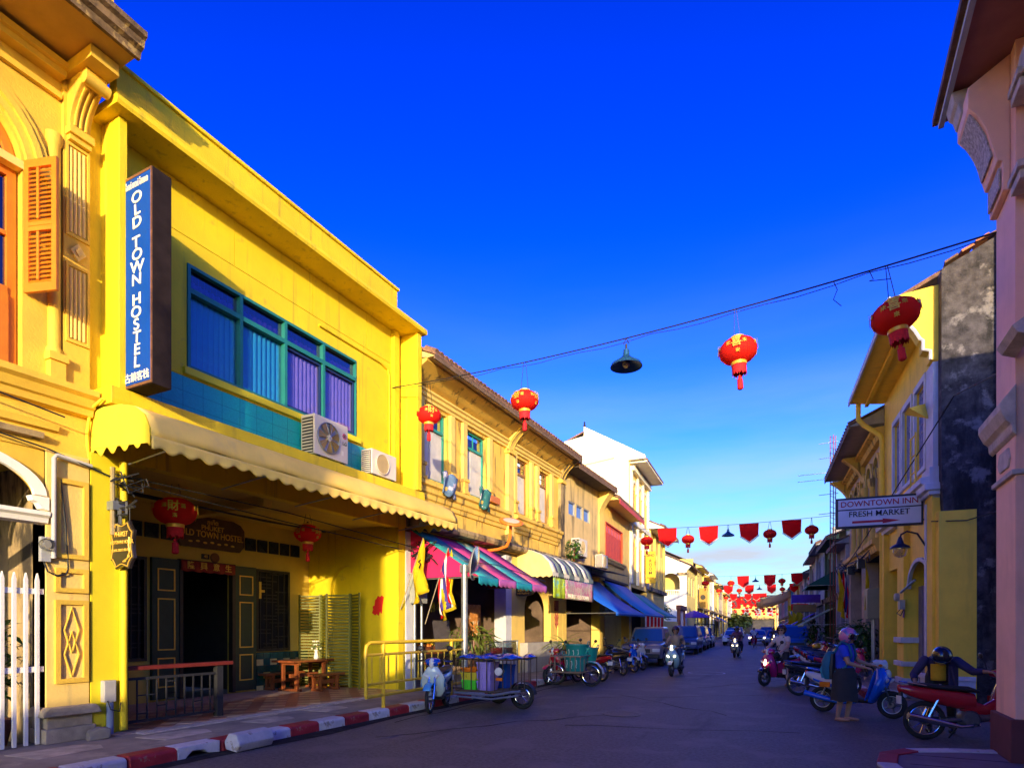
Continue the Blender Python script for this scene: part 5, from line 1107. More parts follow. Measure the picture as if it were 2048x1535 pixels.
shut_c = dict(brown=mat('brown_shutter', (.20, .10, .06), .6, .2), grey=mat('grey_shutter', (.26, .28, .32), .6, .2), green=mat('green_shutter', (.04, .16, .10), .6, .2), white=white_paint, mauve=mat('mauve_shutter', (.30, .20, .24), .6, .2))
frame(-8.9, 27, TH)
LR = [('lemon', 'grey', 44, 53, 8.6, 'lemon yellow shophouse with many grey shutters after the loggia house'), ('cream', 'brown', 53, 62, 8.2, 'cream shophouse with brown shutters in the far left row'), ('white', 'green', 62, 71, 9.2, 'white shophouse with green shutters in the far left row'), ('lemon', 'brown', 71, 82, 8.4, 'lemon shophouse with brown shutters far down the left row'), ('tan', 'grey', 82, 95, 9.0, 'tan shophouse far down the left row'), ('cream', 'green', 95, 112, 8.2, 'cream shophouse with green shutters at the far left end'), ('white', 'brown', 112, 135, 9.5, 'white shophouse closing the far left row')]
AWL = {1: (mat('orange_awning', (.5, .2, .03), .7), 'orange awning far down the sunlit left row'), 3: (blue_t, 'blue awning far down the sunlit left row')}
for k, (c_, s_, a, b, h, lab) in enumerate(LR): row_house(lab, a, b, h, cols[c_], shut_c[s_], None, 4, .8, AWL.get(k), tiles=18 if k == 0 else 0)
cs_ = thing('brown_wall_sign', 'brown and gold vertical shop sign on the lemon shophouse', 'sign', (.5, 47, 4))
part('sign_box', MB().box(.1, 1.0, 46.9, 47.1, 4.0, 6.4), mat('sign_ochre', (.42, .22, .03), .6, .2, 3), cs_); part('emblem', MB().lathe([(.3, -.02), (.3, 0)], 16, (.55, 46.88, 5.3), 'y'), dark_wood, cs_); part('bracket', MB().box(0, .1, 46.95, 47.05, 4.2, 4.3).box(0, .1, 46.95, 47.05, 6.1, 6.2), black_iron, cs_)
# ------------------------------------------------------------------ right row: yellow house first, seen past its unpainted flank wall
frame(2.1, 21.2, math.pi + TH)          # street towards +x, camera end at +y
FY = facing((0, 1, 0))
inn_yellow = mat('inn_yellow', (.95, .64, .06), .75, .08, 2.5, .15, 40, streak=(.45, .32, .05), samt=.3)
trim_white = mat('trim_lilac_white', (.58, .58, .62), .75, .12, 3, .15, 40, streak=(.35, .33, .30), samt=.4)
lilac_grey = mat('lilac_grey_door', (.19, .17, .24), .55, .12, 3)
black_wall = mat('blackened_wall', (.055, .048, .05), .95, .7, 5, .9, 22, patch=(.20, .18, .175), pthr=(.54, .64), pscale=1.7, streak=(.012, .011, .012), samt=.9, sscale=(2.2, 2.2, .5), sthr=(.46, .62))
yh = thing('yellow_inn', 'yellow house with lilac shutters, white trim and blackened flank wall', 'building', (0, 2, 0))
part('upper_wall', MB().wall(-.3, 0, -1.4, 4.9, 4.9, 9.0, [(a, a + .95, 5.55, 7.6) for a in (.2, 1.5, 2.9)]), inn_yellow, yh)
for a in (.2, 1.5, 2.9):
    shutters(yh, a, a + .95, 5.55, 7.6, mat('lilac_shutter', (.34, .34, .52), .6, .15, 5, patch=(.20, .22, .42), pscale=8), 2)
    part('window_trim', MB().wall(0, .06, a - .12, a + 1.07, 5.45, 7.75, [(a, a + .95, 5.55, 7.6)]), trim_white, yh)
fl = part('flank_wall', MB().prism([(-9, 0), (-.02, 0), (-.02, 4.2), (.02, 5.0), (.02, 9.5), (-4.2, 11.6), (-9, 9.6)], 'y', 4.91, 5.25), black_wall, yh)
part('flank_butt', MB().prism([(-9, 0), (-.95, 0), (-.95, 10.05), (-4.2, 11.55), (-9, 9.5)], 'y', 5.25, 5.36), black_wall, fl)
for k in range(16):
    x = -.2 - k * .26; part('broken_tile', MB().box(-.13, .13, -.22, .10, 0, .05).xf(T(x, 5.1 + .05 * (k % 3), 9.66 + (.2 + k * .26) * .5 - .05, ry=R(26) * 1, rz=random.uniform(-.2, .2))), mat('orange_brick', (.36, .13, .06), .85, .3, 6, rnd=.3) if k % 3 else roof_tile, fl)
part('roof', MB().prism([(1.0, 9.05), (1.0, 9.14), (-4.2, 11.75), (-4.2, 11.62)], 'y', -1.5, 4.9), roof_tile, yh)
part('soffit', MB().prism([(.0, 8.85), (.98, 8.98), (.98, 9.04), (0, 9.3)], 'y', -1.45, 4.6), inn_yellow, yh)
part('soffit_rib', MB().box(.45, .55, -1.45, 4.6, 8.82, 8.95), inn_yellow, yh)
part('edge_board', MB().box(.98, 1.02, -1.5, 4.9, 8.92, 9.06), trim_white, yh)
# shaped bracket at the near end
pts = [(0, 7.6), (.16, 7.65), (.16, 7.85), (.30, 7.9), (.30, 8.1), (.36, 8.15), (.46, 8.35), (.60, 8.55), (.72, 8.8), (.95, 8.95), (.95, 9.2), (0, 9.3)]
part('end_bracket', MB().prism(pts, 'y', 4.6, 5.0), inn_yellow, yh, bevel=.01)
part('bracket_trim', MB().tube([(p[0] + .01, 5.0, p[1]) for p in pts[1:-1]], .035, 5), trim_white, yh)
part('corner_pilaster', MB().box(0, .12, 4.35, 4.98, 5.0, 7.6), trim_white, yh)
part('string_course', MB().prism([(0, 4.55), (.12, 4.58), (.14, 4.68), (.24, 4.72), (.26, 4.85), (.36, 4.90), (.36, 5.02), (0, 5.1)], 'y', -1.4, 5.0), trim_white, yh)
part('pier_cap', MB().box(-.1, .22, 4.30, 5.06, 4.62, 4.72).box(-.1, .30, 4.24, 5.10, 4.72, 4.88).box(-.1, .2, 4.34, 5.04, 4.88, 5.25), trim_white, yh, bevel=.015)
part('corner_pier', MB().box(-.3, .14, 4.35, 5.0, .14, 4.62), inn_yellow, yh, bevel=.01); part('painted_return', MB().box(-.60, .0, 5.25, 5.29, .14, 4.2).box(.0, .08, 5.0, 5.29, .14, 4.2), inn_yellow, yh)
part('pier_stripe', MB().box(.14, .16, 4.40, 4.55, .8, 4.5), trim_white, yh)
part('pier_base', MB().box(-.58, .22, 4.30, 5.31, .14, .5).box(-.58, .26, 4.27, 5.34, .50, .60), trim_white, yh, bevel=.012)
part('pier', MB().box(-.5, .12, 1.2, 2.0, .14, 4.6), inn_yellow, yh); part('pier_base', MB().box(-.5, .17, 1.15, 2.05, .14, .3).box(-.5, .2, 1.12, 2.08, .62, .75).box(-.5, .2, 1.12, 2.08, 1.25, 1.4), trim_white, yh, bevel=.01)
part('pier', MB().box(-.5, .12, -1.4, -.8, .14, 4.6), inn_yellow, yh)
part('porch_beam', MB().wall(-.4, -.02, 2.0, 4.35, 3.4, 4.6).spandrel(-.4, -.02, 3.175, 1.175, 2.7, 3.4, rz=.7), inn_yellow, yh)
part('arch_trim', MB().loft([[(x, 3.175 + (1.175 - w_) * math.cos(a), 2.7 + (.7 - w_ * .7) * math.sin(a)) for x, w_ in ((-.03, -.01), (.05, -.01), (.05, .12), (-.03, .12))] for a in [math.pi * k / 20 for k in range(21)]]), trim_white, yh)
part('porch_beam', MB().box(-.4, -.02, -.8, 1.2, 3.4, 4.6), inn_yellow, yh)
part('porch_back', MB().box(-2.5, -2.4, -1.4, 4.9, .1, 4.6), inn_yellow, yh); part('porch_ceiling', MB().box(-2.4, -.4, -1.4, 4.9, 4.5, 4.6), inn_yellow, yh)
sd_ = part('shutter_door', MB().box(-.30, -.22, 2.0, 4.35, .14, 2.75), lilac_grey, yh)
for k in range(1, 5): part('door_fold', MB().box(-.22, -.20, 2.0 + k * .47 - .02, 2.0 + k * .47 + .02, .14, 2.75), lilac_grey, sd_)
part('door_handle', MB().tube([(-.18, 3.2, 1.55), (-.16, 3.5, 1.5), (-.18, 4.2, 1.45)], .02, 6), steel, sd_)
part('downpipe', MB().tube([(.75, -1.3, 8.9), (.75, -1.3, 8.4), (.6, -1.28, 8.2), (.15, -1.22, 7.8), (.1, -1.2, 7.6), (.1, -1.2, .3)], .075, 10), inn_yellow, yh, smooth=True)
# small balcony ladder rail and spotlight hood
bk = part('ladder_rail', MB().tube([(.35, 4.0, 5.0), (.35, 4.0, 6.2)], .02, 6).tube([(.35, 4.5, 5.0), (.35, 4.5, 6.2)], .02, 6), inn_yellow, yh)
for z in (5.3, 5.7, 6.15): part('ladder_rung', MB().tube([(.35, 4.0, z), (.35, 4.5, z)], .016, 6), inn_yellow, bk)
part('lamp_hood', MB().add([(.12, 4.3, 6.9), (.5, 4.1, 6.75), (.5, 4.6, 6.75), (.12, 4.6, 6.45)], [(0, 1, 2), (0, 2, 3), (0, 3, 1), (1, 3, 2)]), inn_yellow, yh)
# projecting street sign
ds = thing('street_sign', 'white framed sign reading DOWNTOWN INN and FRESH MARKET with red arrow', 'sign', (1.2, 4.2, 4.05))
SY = 4.3
part('sign_box', MB().box(.15, 1.97, SY - .12, SY, 4.08, 4.82), mat('sign_black', (.02, .02, .025), .5), ds, bevel=.006)
sw_ = mat('sign_white_face', (.62, .62, .66), .45, .06, 2)
part('upper_panel', MB().box(.20, 1.92, SY, SY + .008, 4.54, 4.77), sw_, ds); part('lower_panel', MB().box(.20, 1.92, SY, SY + .008, 4.13, 4.51), sw_, ds)
rl_ = mat('sign_red_letters', (.42, .01, .03), .5); bl_ = mat('sign_black_letters', (.02, .02, .022), .5)
lettering('DOWNTOWN INN', .19, rl_, ds, T(1.06, SY + .009, 4.655) @ FY, bold=.006, wide=.98)
lettering('FRESH MARKET', .19, bl_, ds, T(1.06, SY + .009, 4.405) @ FY, bold=.006, wide=.98)
part('arrow', MB().prism([(1.62, 4.19), (1.62, 4.245), (.98, 4.245), (.98, 4.275), (.62, 4.215), (.98, 4.155), (.98, 4.19)], 'y', SY + .008, SY + .014), rl_, ds)
part('bracket', MB().tube([(-.02, SY - .06, 4.7), (.16, SY - .06, 4.7)], .025, 6).tube([(-.02, SY - .06, 4.2), (.16, SY - .06, 4.2)], .025, 6), black_iron, ds)
wlm = thing('wall_lamp', 'black bell-shaped wall lamp with glass bowl under the street sign', 'lamp', (.2, 4.0, 3.2))
part('arm', MB().tube([(.14, 4.45, 3.55), (.3, 4.42, 3.85), (.5, 4.4, 3.92), (.62, 4.4, 3.85), (.64, 4.4, 3.76)], .022, 8), black_iron, wlm, smooth=True)
part('shade', MB().lathe([(.03, .22), (.05, .16), (.08, .06), (.20, -.02), (.21, -.05)], 16, (.64, 4.4, 3.58)), mat('lamp_navy', (.015, .02, .05), .4, metal=.3), wlm, smooth=True)
part('bowl', MB().lathe([(.15, -.05), (.15, -.14), (.11, -.23), (.03, -.27)], 16, (.64, 4.4, 3.58)), glass('lamp_glass', (.75, .75, .72), .3), wlm, smooth=True)
gm = thing('wall_meter', 'grey electricity meter on a steel arm at the yellow porch', 'meter', (.2, 2.1, 2.3))
part('meter_body', MB().box(.12, .24, 1.95, 2.2, 2.15, 2.4).lathe([(.11, .24), (.11, .32), (.08, .35)], 14, (0, 2.08, 2.48), 'x'), mat('meter_grey', (.35, .35, .33), .5), gm); part('arm', MB().tube([(.2, 2.1, 2.6), (.1, 3.2, 2.85)], .03, 6), steel, gm); part('meter_wire', MB().tube([(.2, 2.0, 2.15), (.25, 1.85, 2.05), (.22, 2.2, 1.98), (.2, 2.35, 2.1)], .012, 5), cable_black, gm)
for k, (y, z, lab) in enumerate(((2.12, 1.95, 'small purple poster on the yellow pier beside the lilac door'), (-2.5, 2.1, 'small purple poster on the cream pier past the yellow house'))):
    o = part('poster', MB().box(.13, .14, y - .12 - .2 * k, y + .06, z - .02, z + .25), mat('purple_paper', (.13, .02, .18), .7)); tag(o, lab, 'poster')
# ------------------------------------------------------------------ cream arcaded house after it
ch_ = thing('arcade_house', 'weathered cream house with triple arched windows and fluted columns', 'building', (0, -6, 0))
ac_ = [(-3.0 - k * 1.5, -1.9 - k * 1.5) for k in range(5)]
am = MB().wall(-.3, 0, -9.6, -1.42, 4.4, 8.1, [(a, b, 5.0, 7.4) for a, b in ac_])
for a, b in ac_: am.spandrel(-.3, 0, (a + b) / 2, .55, 6.85, 7.4)
part('upper_wall', am, cols['tan'], ch_)
for a, b in ac_:
    shutters(ch_, a + .01, b - .01, 5.0, 7.4, mat('slate_blue_shutter', (.12, .18, .30), .6, .2), 2)
    part('arch_trim', MB().arch(0, .10, (a + b) / 2, .55, .70, 6.85), cream, ch_)
    part('column', MB().lathe([(.16, 4.6), (.16, 4.8), (.11, 4.9), (.10, 6.5), (.15, 6.6), (.17, 6.8), (.17, 6.85)], 12, (.06, b + .2, 0)), cream, ch_, smooth=True)
part('frieze', MB().prism([(0, 7.75), (.15, 7.78), (.2, 7.95), (.35, 8.0), (.35, 8.12), (0, 8.15)], 'y', -9.6, -1.42), cream, ch_)
eave(ch_, -9.7, -1.5, 8.3, 1.0, mat('shaded_soffit', (.42, .36, .28), .85, .15), roof_tile, ntile=24)
for yy in (-5.6, -9.6): part('console', MB().prism([(0, 7.2)] + [(.08 + .7 * (k / 8) ** 1.8, 7.2 + .95 * k / 8) for k in range(9)] + [(0, 8.2)], 'y', yy, yy + .4), cream, ch_, bevel=.01)
part('string_course', MB().prism([(0, 4.1), (.2, 4.15), (.26, 4.35), (.34, 4.4), (.34, 4.55), (0, 4.6)], 'y', -9.6, -1.45), cream, ch_)
shop_front(ch_, -9.6, -5.5, 4.1, cols['tan'], mat('deep_shop', (.05, .045, .045), .8, .4, 1), .5); shop_front(ch_, -5.49, -1.42, 4.1, cols['tan'], mat('deep_shop', (.05, .045, .045), .8, .4, 1), .5)
uc = thing('utility_cabinet', 'olive grey utility cabinet on pipes beside the yellow house', 'utility box', (.3, -1.9, 2.0))
part('cabinet', MB().box(.1, .45, -2.2, -1.5, 1.95, 2.95), mat('cabinet_olive', (.20, .20, .13), .5, .1), uc, bevel=.015); part('cabinet_door', MB().box(.45, .465, -2.15, -1.55, 2.0, 2.9), mat('cabinet_olive', (.2, .2, .13), .5), uc)
for yy in (-2.0, -1.7): part('pipe', MB().tube([(.25, yy, .14), (.25, yy, 1.95)], .04, 8), steel, uc)
# plants on the pavement
def bush(label, x, y, s, n, sd, c_=leaf_green, cat='plant', pot=True):
    p = thing('potted_bush', label, cat, (x, y, .14))
    if pot: part('pot', pot_mesh(.3 * s, .45 * s), terracotta, p, smooth=True, local=I4)
    part('foliage', foliage(n, .62 * s, .75 * s, .75 * s, .2 * s, .05 * s, (0, 0, 1.05 * s), sd), c_, p, local=I4)
    for k in range(3): part('stem', MB().tube([(0, 0, .35 * s), (.2 * math.cos(k * 2) * s, .2 * math.sin(k * 2) * s, 1.1 * s)], .02 * s, 5), brown_wood, p, local=I4)
    return p
bush('large dark green potted bush by the yellow house pier', .5, -2.9, 1.0, 420, 31)
bush('leafy potted bush behind the large dark bush', .45, -4.6, 1.0, 300, 32)
bush('tall slim plant at the green house shop', .8, -17.5, 1.2, 160, 33, leaf_green)
# flags and pole in front of the arcaded house
hung_flag('national_flag', 'tricolour and yellow flags on one staff by the antenna mast', (.1, -6.7, 2.0), (.6, -6.5, 4.0),
          lambda a, b: [('red_stripe', drape(a, b, 1.5, 0, .25, side=Vector((0, -1, 0))), flag_red), ('white_stripe', drape(a, b, 1.5, .25, .42, side=Vector((0, -1, 0))), white_paint), ('blue_stripe', drape(a, b, 1.5, .42, .7, side=Vector((0, -1, 0))), mat('flag_navy', (.05, .03, .22), .8)), ('red_stripe', drape(a, b, 1.5, .7, 1, side=Vector((0, -1, 0))), flag_red), ('yellow_cloth', drape(a, b, 1.6, 0, 1, seed=1, side=Vector((0, -1, 0))).xf(T(.18, .1, .05)), flag_yellow)], 'flags on the right row')
hung_flag('royal_flag', 'plain yellow flag hanging before the cream arcade pier', (.1, -2.3, 2.1), (.45, -2.1, 4.0), lambda a, b: [('cloth', drape(a, b, 1.7, seed=2), flag_yellow)], 'flags on the right row')
up = thing('utility_pole', 'slim rusty lattice antenna mast rising beside the arcaded house', 'mast', (.5, -10.6, .14))
for dx, dy in ((0, 0), (.22, 0), (.11, .19)): part('mast_tube', MB().tube([(0.45 + dx, -10.6 + dy, .14), (0.45 + dx, -10.6 + dy, 10.6)], .022, 6), mat('rusty_red', (.30, .08, .04), .7, .4, 4), up)
for k in range(18): part('mast_brace', MB().tube([(.45, -10.6, 6.2 + k * .25), (.67, -10.6, 6.32 + k * .25)], .012, 4), steel, up)
for k, z in enumerate((8.6, 8.9, 9.6, 10.3, 7.9, 7.0)): part('antenna_bar', MB().tube([(.45 - .1, -10.5, z), (.45 + (1.6 if k < 2 else .7), -10.6, z - .02)], .016, 5), steel, up)
# far right row
RR = [('grey', 'grey', 9.62, 13.4, 5.5, 'grey concrete house half hidden by the antenna mast'), ('green', 'brown', 13.4, 19.5, 6.2, 'moss green gabled house with green awnings on the shaded side'), ('grey', 'grey', 19.5, 25.5, 6.7, 'grey weathered shophouse after the green house'), ('tan', 'mauve', 25.5, 31.5, 6.6, 'tan shophouse with mauve shutters on the shaded side'), ('grey', 'brown', 31.5, 37.5, 6.0, 'grey shophouse with brown shutters on the shaded side'), ('pink', 'brown', 37.5, 43.5, 6.2, 'rose shophouse in the shaded row'), ('lemon', 'brown', 43.5, 49.5, 6.0, 'pale yellow shophouse in the shaded row'), ('white', 'mauve', 49.5, 55.5, 6.0, 'white shophouse with mauve shutters in the shaded row'), ('blue', 'white', 55.5, 62, 6.4, 'sky blue shophouse with white shutters in the shaded row'), ('cream', 'green', 62, 72, 6.2, 'cream shophouse far down the shaded row'), ('grey', 'green', 72, 84, 6.8, 'grey shophouse far down the shaded row'), ('pink', 'grey', 84, 98, 6.2, 'rose shophouse near the end of the shaded row'), ('tan', 'green', 98, 118, 7.4, 'tan shophouse closing the shaded row')]
green_aw = mat('bottle_green_awning', (.006, .09, .06), .7, .1); green_aw2 = mat('olive_green_awning', (.16, .22, .07), .7, .2, 1); violet_aw = mat('violet_awning', (.10, .03, .34), .7)
AWR = {1: (green_aw2, 'olive green awning low on the moss green house'), 3: (violet_aw, 'violet awning in the shaded row'), 6: (flag_red, 'red awning in the shaded row'), 8: (mat('pale_awning', (.5, .5, .5), .8), 'pale awning at the sky blue shophouse')}
for k, (c_, s_, a, b, h, lab) in enumerate(RR): row_house(lab, -b, -a, h, cols[c_], shut_c[s_], None, 2 if b - a < 7 else 4, .6, AWR.get(k), tiles=16 if k in (1, 2) else 0, f2=3.15)
awning('bottle green awning over an upper balcony of the green house', -18.8, -14.2, 4.7, 3.9, 1.4, [green_aw], 4.6, green_aw, .15, scal=False)
for k, (y, z, c_, w_, lab) in enumerate(((-20, 3.2, violet_aw, 1.6, 'violet shop signboard on the grey shophouse'), (-23, 2.7, mat('gold_board', (.35, .2, .04), .6), 1.4, 'dull gold shop signboard in the shaded row'), (-30, 3.0, flag_red, 1.2, 'red shop signboard in the shaded row'), (-36, 3.1, flag_yellow, 1.2, 'yellow shop signboard in the shaded row'))):
    o = part('shop_signboard', MB().box(.3, .3 + w_, y - .05, y + .05, z, z + .5), c_, bevel=.01); tag(o, lab, 'sign')
for k, (y, lab) in enumerate(((-26.5, 'small yellow flag outside the tan shophouse'), (-33.0, 'small yellow flag outside the brown-shuttered grey shophouse'), (-40.0, 'small yellow flag outside the rose shophouse'))):
    hung_flag('royal_flag', lab, (.3, y, 1.7), (1.3, y, 3.2), lambda a, b: [('cloth', drape(a, b, 1.1, seed=k), flag_yellow)], 'flags on the right row')
frame(-27, 172, -math.pi / 2)
for k, (c_, s_, lab) in enumerate((('lemon', 'brown', 'lemon house closing the far end of the street, beside the sunlit row'), ('cream', 'grey', 'cream house closing the middle of the far street end'), ('tan', 'green', 'tan house closing the far street end, toward the shaded row'))):
    row_house(lab, k * 9, k * 9 + 8.9, 7.0 + k % 2, cols[c_], shut_c[s_], None, 3, .6)
# ------------------------------------------------------------------ pink corner house at the right edge
frame()
pink = mat('pink_plaster', (.90, .52, .38), .75, .08, 2, .15, 40, streak=(.42, .2, .17), samt=.35, patch=(.55, .42, .38), pthr=(.70, .76), pscale=1.2)
pink_d = mat('maroon_plinth', (.12, .035, .04), .8, .15, 3)
stone_w = mat('lilac_stucco', (.50, .43, .38), .8, .25, 6, .5, 60)
kh = thing('pink_house', 'pink stucco corner house with ornamented eave bracket and maroon plinth', 'building', (2.6, 6, .13))
part('corner_pier', MB().box(2.02, 2.62, 8.62, 9.42, .6, 8.3), pink, kh, bevel=.01)
part('plinth', MB().box(1.97, 2.68, 8.57, 9.47, .13, .62), pink_d, kh, bevel=.01)
part('side_wall', MB().box(2.62, 14, 9.0, 9.38, .13, 8.3), pink, kh); part('side_wall', MB().box(2.05, 14, 4.5, 4.9, .0, 8.3), pink, kh)
part('front_wall', MB().wall(2.2, 2.5, 4.9, 8.62, 4.6, 8.3, [(6.2, 7.4, 5.4, 7.4)]), pink, kh)
part('front_pier', MB().box(2.02, 2.62, 4.92, 5.6, .13, 4.6), pink, kh)
part('floor_slab', MB().box(2.5, 12, 4.9, 9.0, 4.5, 4.7), pink, kh)
part('back_wall', MB().box(5, 5.2, 4.9, 9, .1, 4.6), pink, kh)
part('pier_cornice', MB().prism([(2.02, 3.82), (1.98, 3.86), (1.97, 3.95), (1.92, 4.0), (1.87, 4.12), (1.87, 4.2), (2.02, 4.4)], 'y', 8.56, 9.58).box(2.02, 2.7, 9.42, 9.56, 3.85, 4.15), stone_w, kh, bevel=.012)
part('pier_cornice', MB().box(1.98, 2.66, 8.58, 9.46, 3.38, 3.44), stone_w, kh, bevel=.01)
part('cartouche', MB().prism([(8.85, 3.52), (9.2, 3.52), (9.28, 3.62), (9.2, 3.75), (8.85, 3.75), (8.77, 3.62)], 'x', 2.0, 2.03), stone_w, kh, bevel=.01)
# eave bracket, seen from below: carved panels between pink rims
bp = [(2.02, 6.72), (1.95, 6.74), (1.95, 7.08), (1.90, 7.10), (1.86, 7.25), (1.80, 7.5), (1.72, 7.68), (1.62, 7.82), (1.62, 8.06), (2.02, 8.3)]
part('eave_bracket', MB().prism(bp, 'y', 8.80, 9.40), pink, kh, bevel=.012)
for (xa, za), (xb, zb), nm in (((1.88, 7.2), (1.665, 7.78), 'carved_panel'), ((1.95, 6.79), (1.95, 7.04), 'carved_panel')):
    part(nm, MB().grid(lambda u, v: (xa + (xb - xa) * v - .02 + (.035 * math.sin(math.pi * v) if xa != xb else 0), 8.86 + .48 * u, za + (zb - za) * v), 6, 8), mat('carved_stucco', (.42, .38, .36), .85, .5, 26, .9, 30), kh, solid=.02)
part('eave_block', MB().prism([(1.64, 7.95), (1.60, 7.97), (1.57, 8.08), (1.53, 8.12), (1.50, 8.25), (1.7, 8.25)], 'y', 9.05, 9.40), stone_w, kh, bevel=.015)
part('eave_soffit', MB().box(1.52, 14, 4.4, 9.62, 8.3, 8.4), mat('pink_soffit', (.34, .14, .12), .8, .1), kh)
part('eave_edge', MB().box(1.46, 1.52, 4.4, 9.66, 8.26, 8.42), mat('pale_edge', (.45, .5, .6), .6), kh); part('eave_tile_edge', MB().box(1.40, 1.46, 4.4, 9.7, 8.34, 8.44), roof_tile, kh)
part('roof', MB().prism([(1.46, 8.43), (14, 8.7), (14, 8.43)], 'y', 4.4, 9.6), roof_tile, kh)
part('window_hood', MB().prism([(7.6, 7.6), (8.45, 7.6), (8.5, 7.7), (8.3, 7.85), (7.7, 7.85)], 'x', 1.98, 2.2), stone_w, kh, bevel=.01)
for z in (6.6, 7.6): part('capital', MB().box(1.94, 2.3, 8.2, 8.58, z, z + .08).box(1.97, 2.3, 8.25, 8.58, z - .1, z), stone_w, kh, bevel=.01)
part('hood_mould', MB().prism([(1.9, 4.75), (1.85, 4.83), (1.95, 4.9), (2.02, 4.9), (2.02, 4.7)], 'y', 8.0, 8.62), stone_w, kh)
# ------------------------------------------------------------------ strings of lanterns, pennants and lamps across the street
frame()
def sagline(a, b, sag, n=24):
    return [a.lerp(b, k / n) + Vector((0, 0, -sag * 4 * (k / n) * (1 - k / n))) for k in range(n + 1)]
def on_line(a, b, sag, px):
    best = None
    for k in range(401):
        t = k / 400; p = a.lerp(b, t) + Vector((0, 0, -sag * 4 * t * (1 - t))); d = p - Vector((0, 0, EYE))
        dep = d.x * -math.sin(YAW) + d.y * math.cos(YAW); x = CX + F * (d.x * math.cos(YAW) + d.y * math.sin(YAW)) / dep
        if best is None or abs(x - px) < best[0]: best = (abs(x - px), p)
    return best[1]
lamp_blue = mat('enamel_blue', (.03, .12, .22), .3, .1, metal=.5)
def street_lamp(label, p, s=1.0, group=None):
    o = bpy.data.objects.new('hanging_lamp', None); link(o, None, FRAME @ Matrix.Translation(p) @ Matrix.Scale(s, 4)); tag(o, label, 'lamp', group)
    part('shade', MB().lathe([(.05, .0), (.06, -.10), (.12, -.16), (.26, -.25), (.28, -.30), (.26, -.30), (.1, -.2)], 20), lamp_blue, o, smooth=True, local=I4)
    part('bulb', MB().ball((0, 0, -.25), .07, n=10, m=6), mat('bulb_glass', (.45, .4, .3), .2), o, smooth=True, local=I4)
    part('hanger', MB().tube([(0, 0, 0), (0, 0, .10)], .02, 6).tube([(-.05, 0, .10), (0, 0, .2)], .008, 4).tube([(.05, 0, .10), (0, 0, .2)], .008, 4), black_iron, o, local=I4)
    return o
def cable(label, pts, r=.012, name='overhead_cable', m_=None, group=None):
    o = part(name, MB().tube(pts, r, 5), m_ or cable_black); return tag(o, label, 'cable', group)
A, B = onx(785, 775, -8.85), Vector((2.03, 9.4, 6.58))
cable('sagging cable carrying the four nearest lanterns across the street', sagline(A, B, .19), .012)
cable('second thin wire twisted along the nearest lantern cable', [p + Vector((0, .02, -.05 * abs(math.sin(k * .9)))) for k, p in enumerate(sagline(A, B, .21))], .006)
for i, (px, s, lab, hang) in enumerate(((858, .90, 'red lantern on the first cable, close to the yellow hostel fin', .55), (1050, .93, 'red lantern on the first cable, over the cream terrace roofline', .55), (1475, .95, 'red lantern on the first cable, against open blue sky', .45), (1790, .98, 'red lantern on the first cable, nearest the pink house', .50))):
    p = on_line(A, B, .19, px); lantern(lab, p + Vector((0, 0, -hang - .22 * s)), s, hang, 'lanterns on the first cable', rz=(.3, .9, -2.05, -2.2)[i], tilt=(0, 0, .05, .12)[i])
street_lamp('blue enamel lamp shade hanging in mid first cable', on_line(A, B, .19, 1252) + Vector((0, 0, -.2)), 1.0)
for k, px in enumerate((1665, 1740)):
    p = on_line(A, B, .19, px); cable('loose wire end dangling from the first cable, ' + ('longer one' if k == 0 else 'knotted one'), [p, p + Vector((.05, .02, -.12)), p + Vector((.0, .02, -.25 + .12 * k)), p + Vector((.1 + .15 * k, .03, -.36 + .2 * k))], .006, 'wire_end')
pen_t = mat('pennant_trim', (.62, .50, .30), .8)
pen_mesh = MB().add([(-.42, 0, 0), (.42, 0, 0), (.38, .02, -.52), (0, .05, -.80), (-.38, .02, -.52), (0, -.03, -.3)], [(0, 1, 5), (1, 2, 5), (2, 3, 5), (3, 4, 5), (4, 0, 5)]).mesh('pennant')
trim_mesh = MB().tube([(.40, .02, -.54), (0, .05, -.84), (-.40, .02, -.54)], .022, 4).mesh('pennant_trim')
def pennant(label, p, s, rz, group, tilt=0):
    o = bpy.data.objects.new('red_pennant', None); link(o, None, Matrix.Translation(p) @ Euler((random.uniform(-.1, .1), tilt, rz)).to_matrix().to_4x4() @ Matrix.Scale(s, 4)); tag(o, label, 'pennant', group)
    q = part('cloth', pen_mesh, flag_red, o, local=I4); q.modifiers.new('s', 'SOLIDIFY').thickness = .01
    part('pale_trim', trim_mesh, pen_t, o, local=I4)
def string_row(idx, a, b, sag, items, rowname):
    cable('thin cable of the %s row of bunting' % rowname, sagline(a, b, sag), .010, 'bunting_cable', group=None)
    cnt = {'L': 0, 'P': 0, 'S': 0}; ordn = ('first', 'second', 'third', 'fourth', 'fifth')
    ang = math.atan2(b.y - a.y, b.x - a.x)
    for kind, px in items:
        p = on_line(a, b, sag, px); n = ordn[cnt[kind]]; cnt[kind] += 1
        g_ = '%s row of bunting' % rowname
        if kind == 'L': lantern('red lantern, %s from left on the %s row of bunting' % (n, rowname), p + Vector((0, 0, -.55)), .95, .34, g_, rz=px, detail=False)
        elif kind == 'P': pennant('red pointed pennant, %s from left on the %s row of bunting' % (n, rowname), p + Vector((0, 0, -.01)), 1.02 if idx < 3 else 1.15, ang, g_, -math.atan2(b.z - a.z, (b - a).length))
        else: street_lamp('blue lamp shade hanging on the %s row of bunting' % rowname, p + Vector((0, 0, -.2)), 1.0)
a, b = ond(1262, 1058, 27.5), ond(1700, 1026, 26.5)
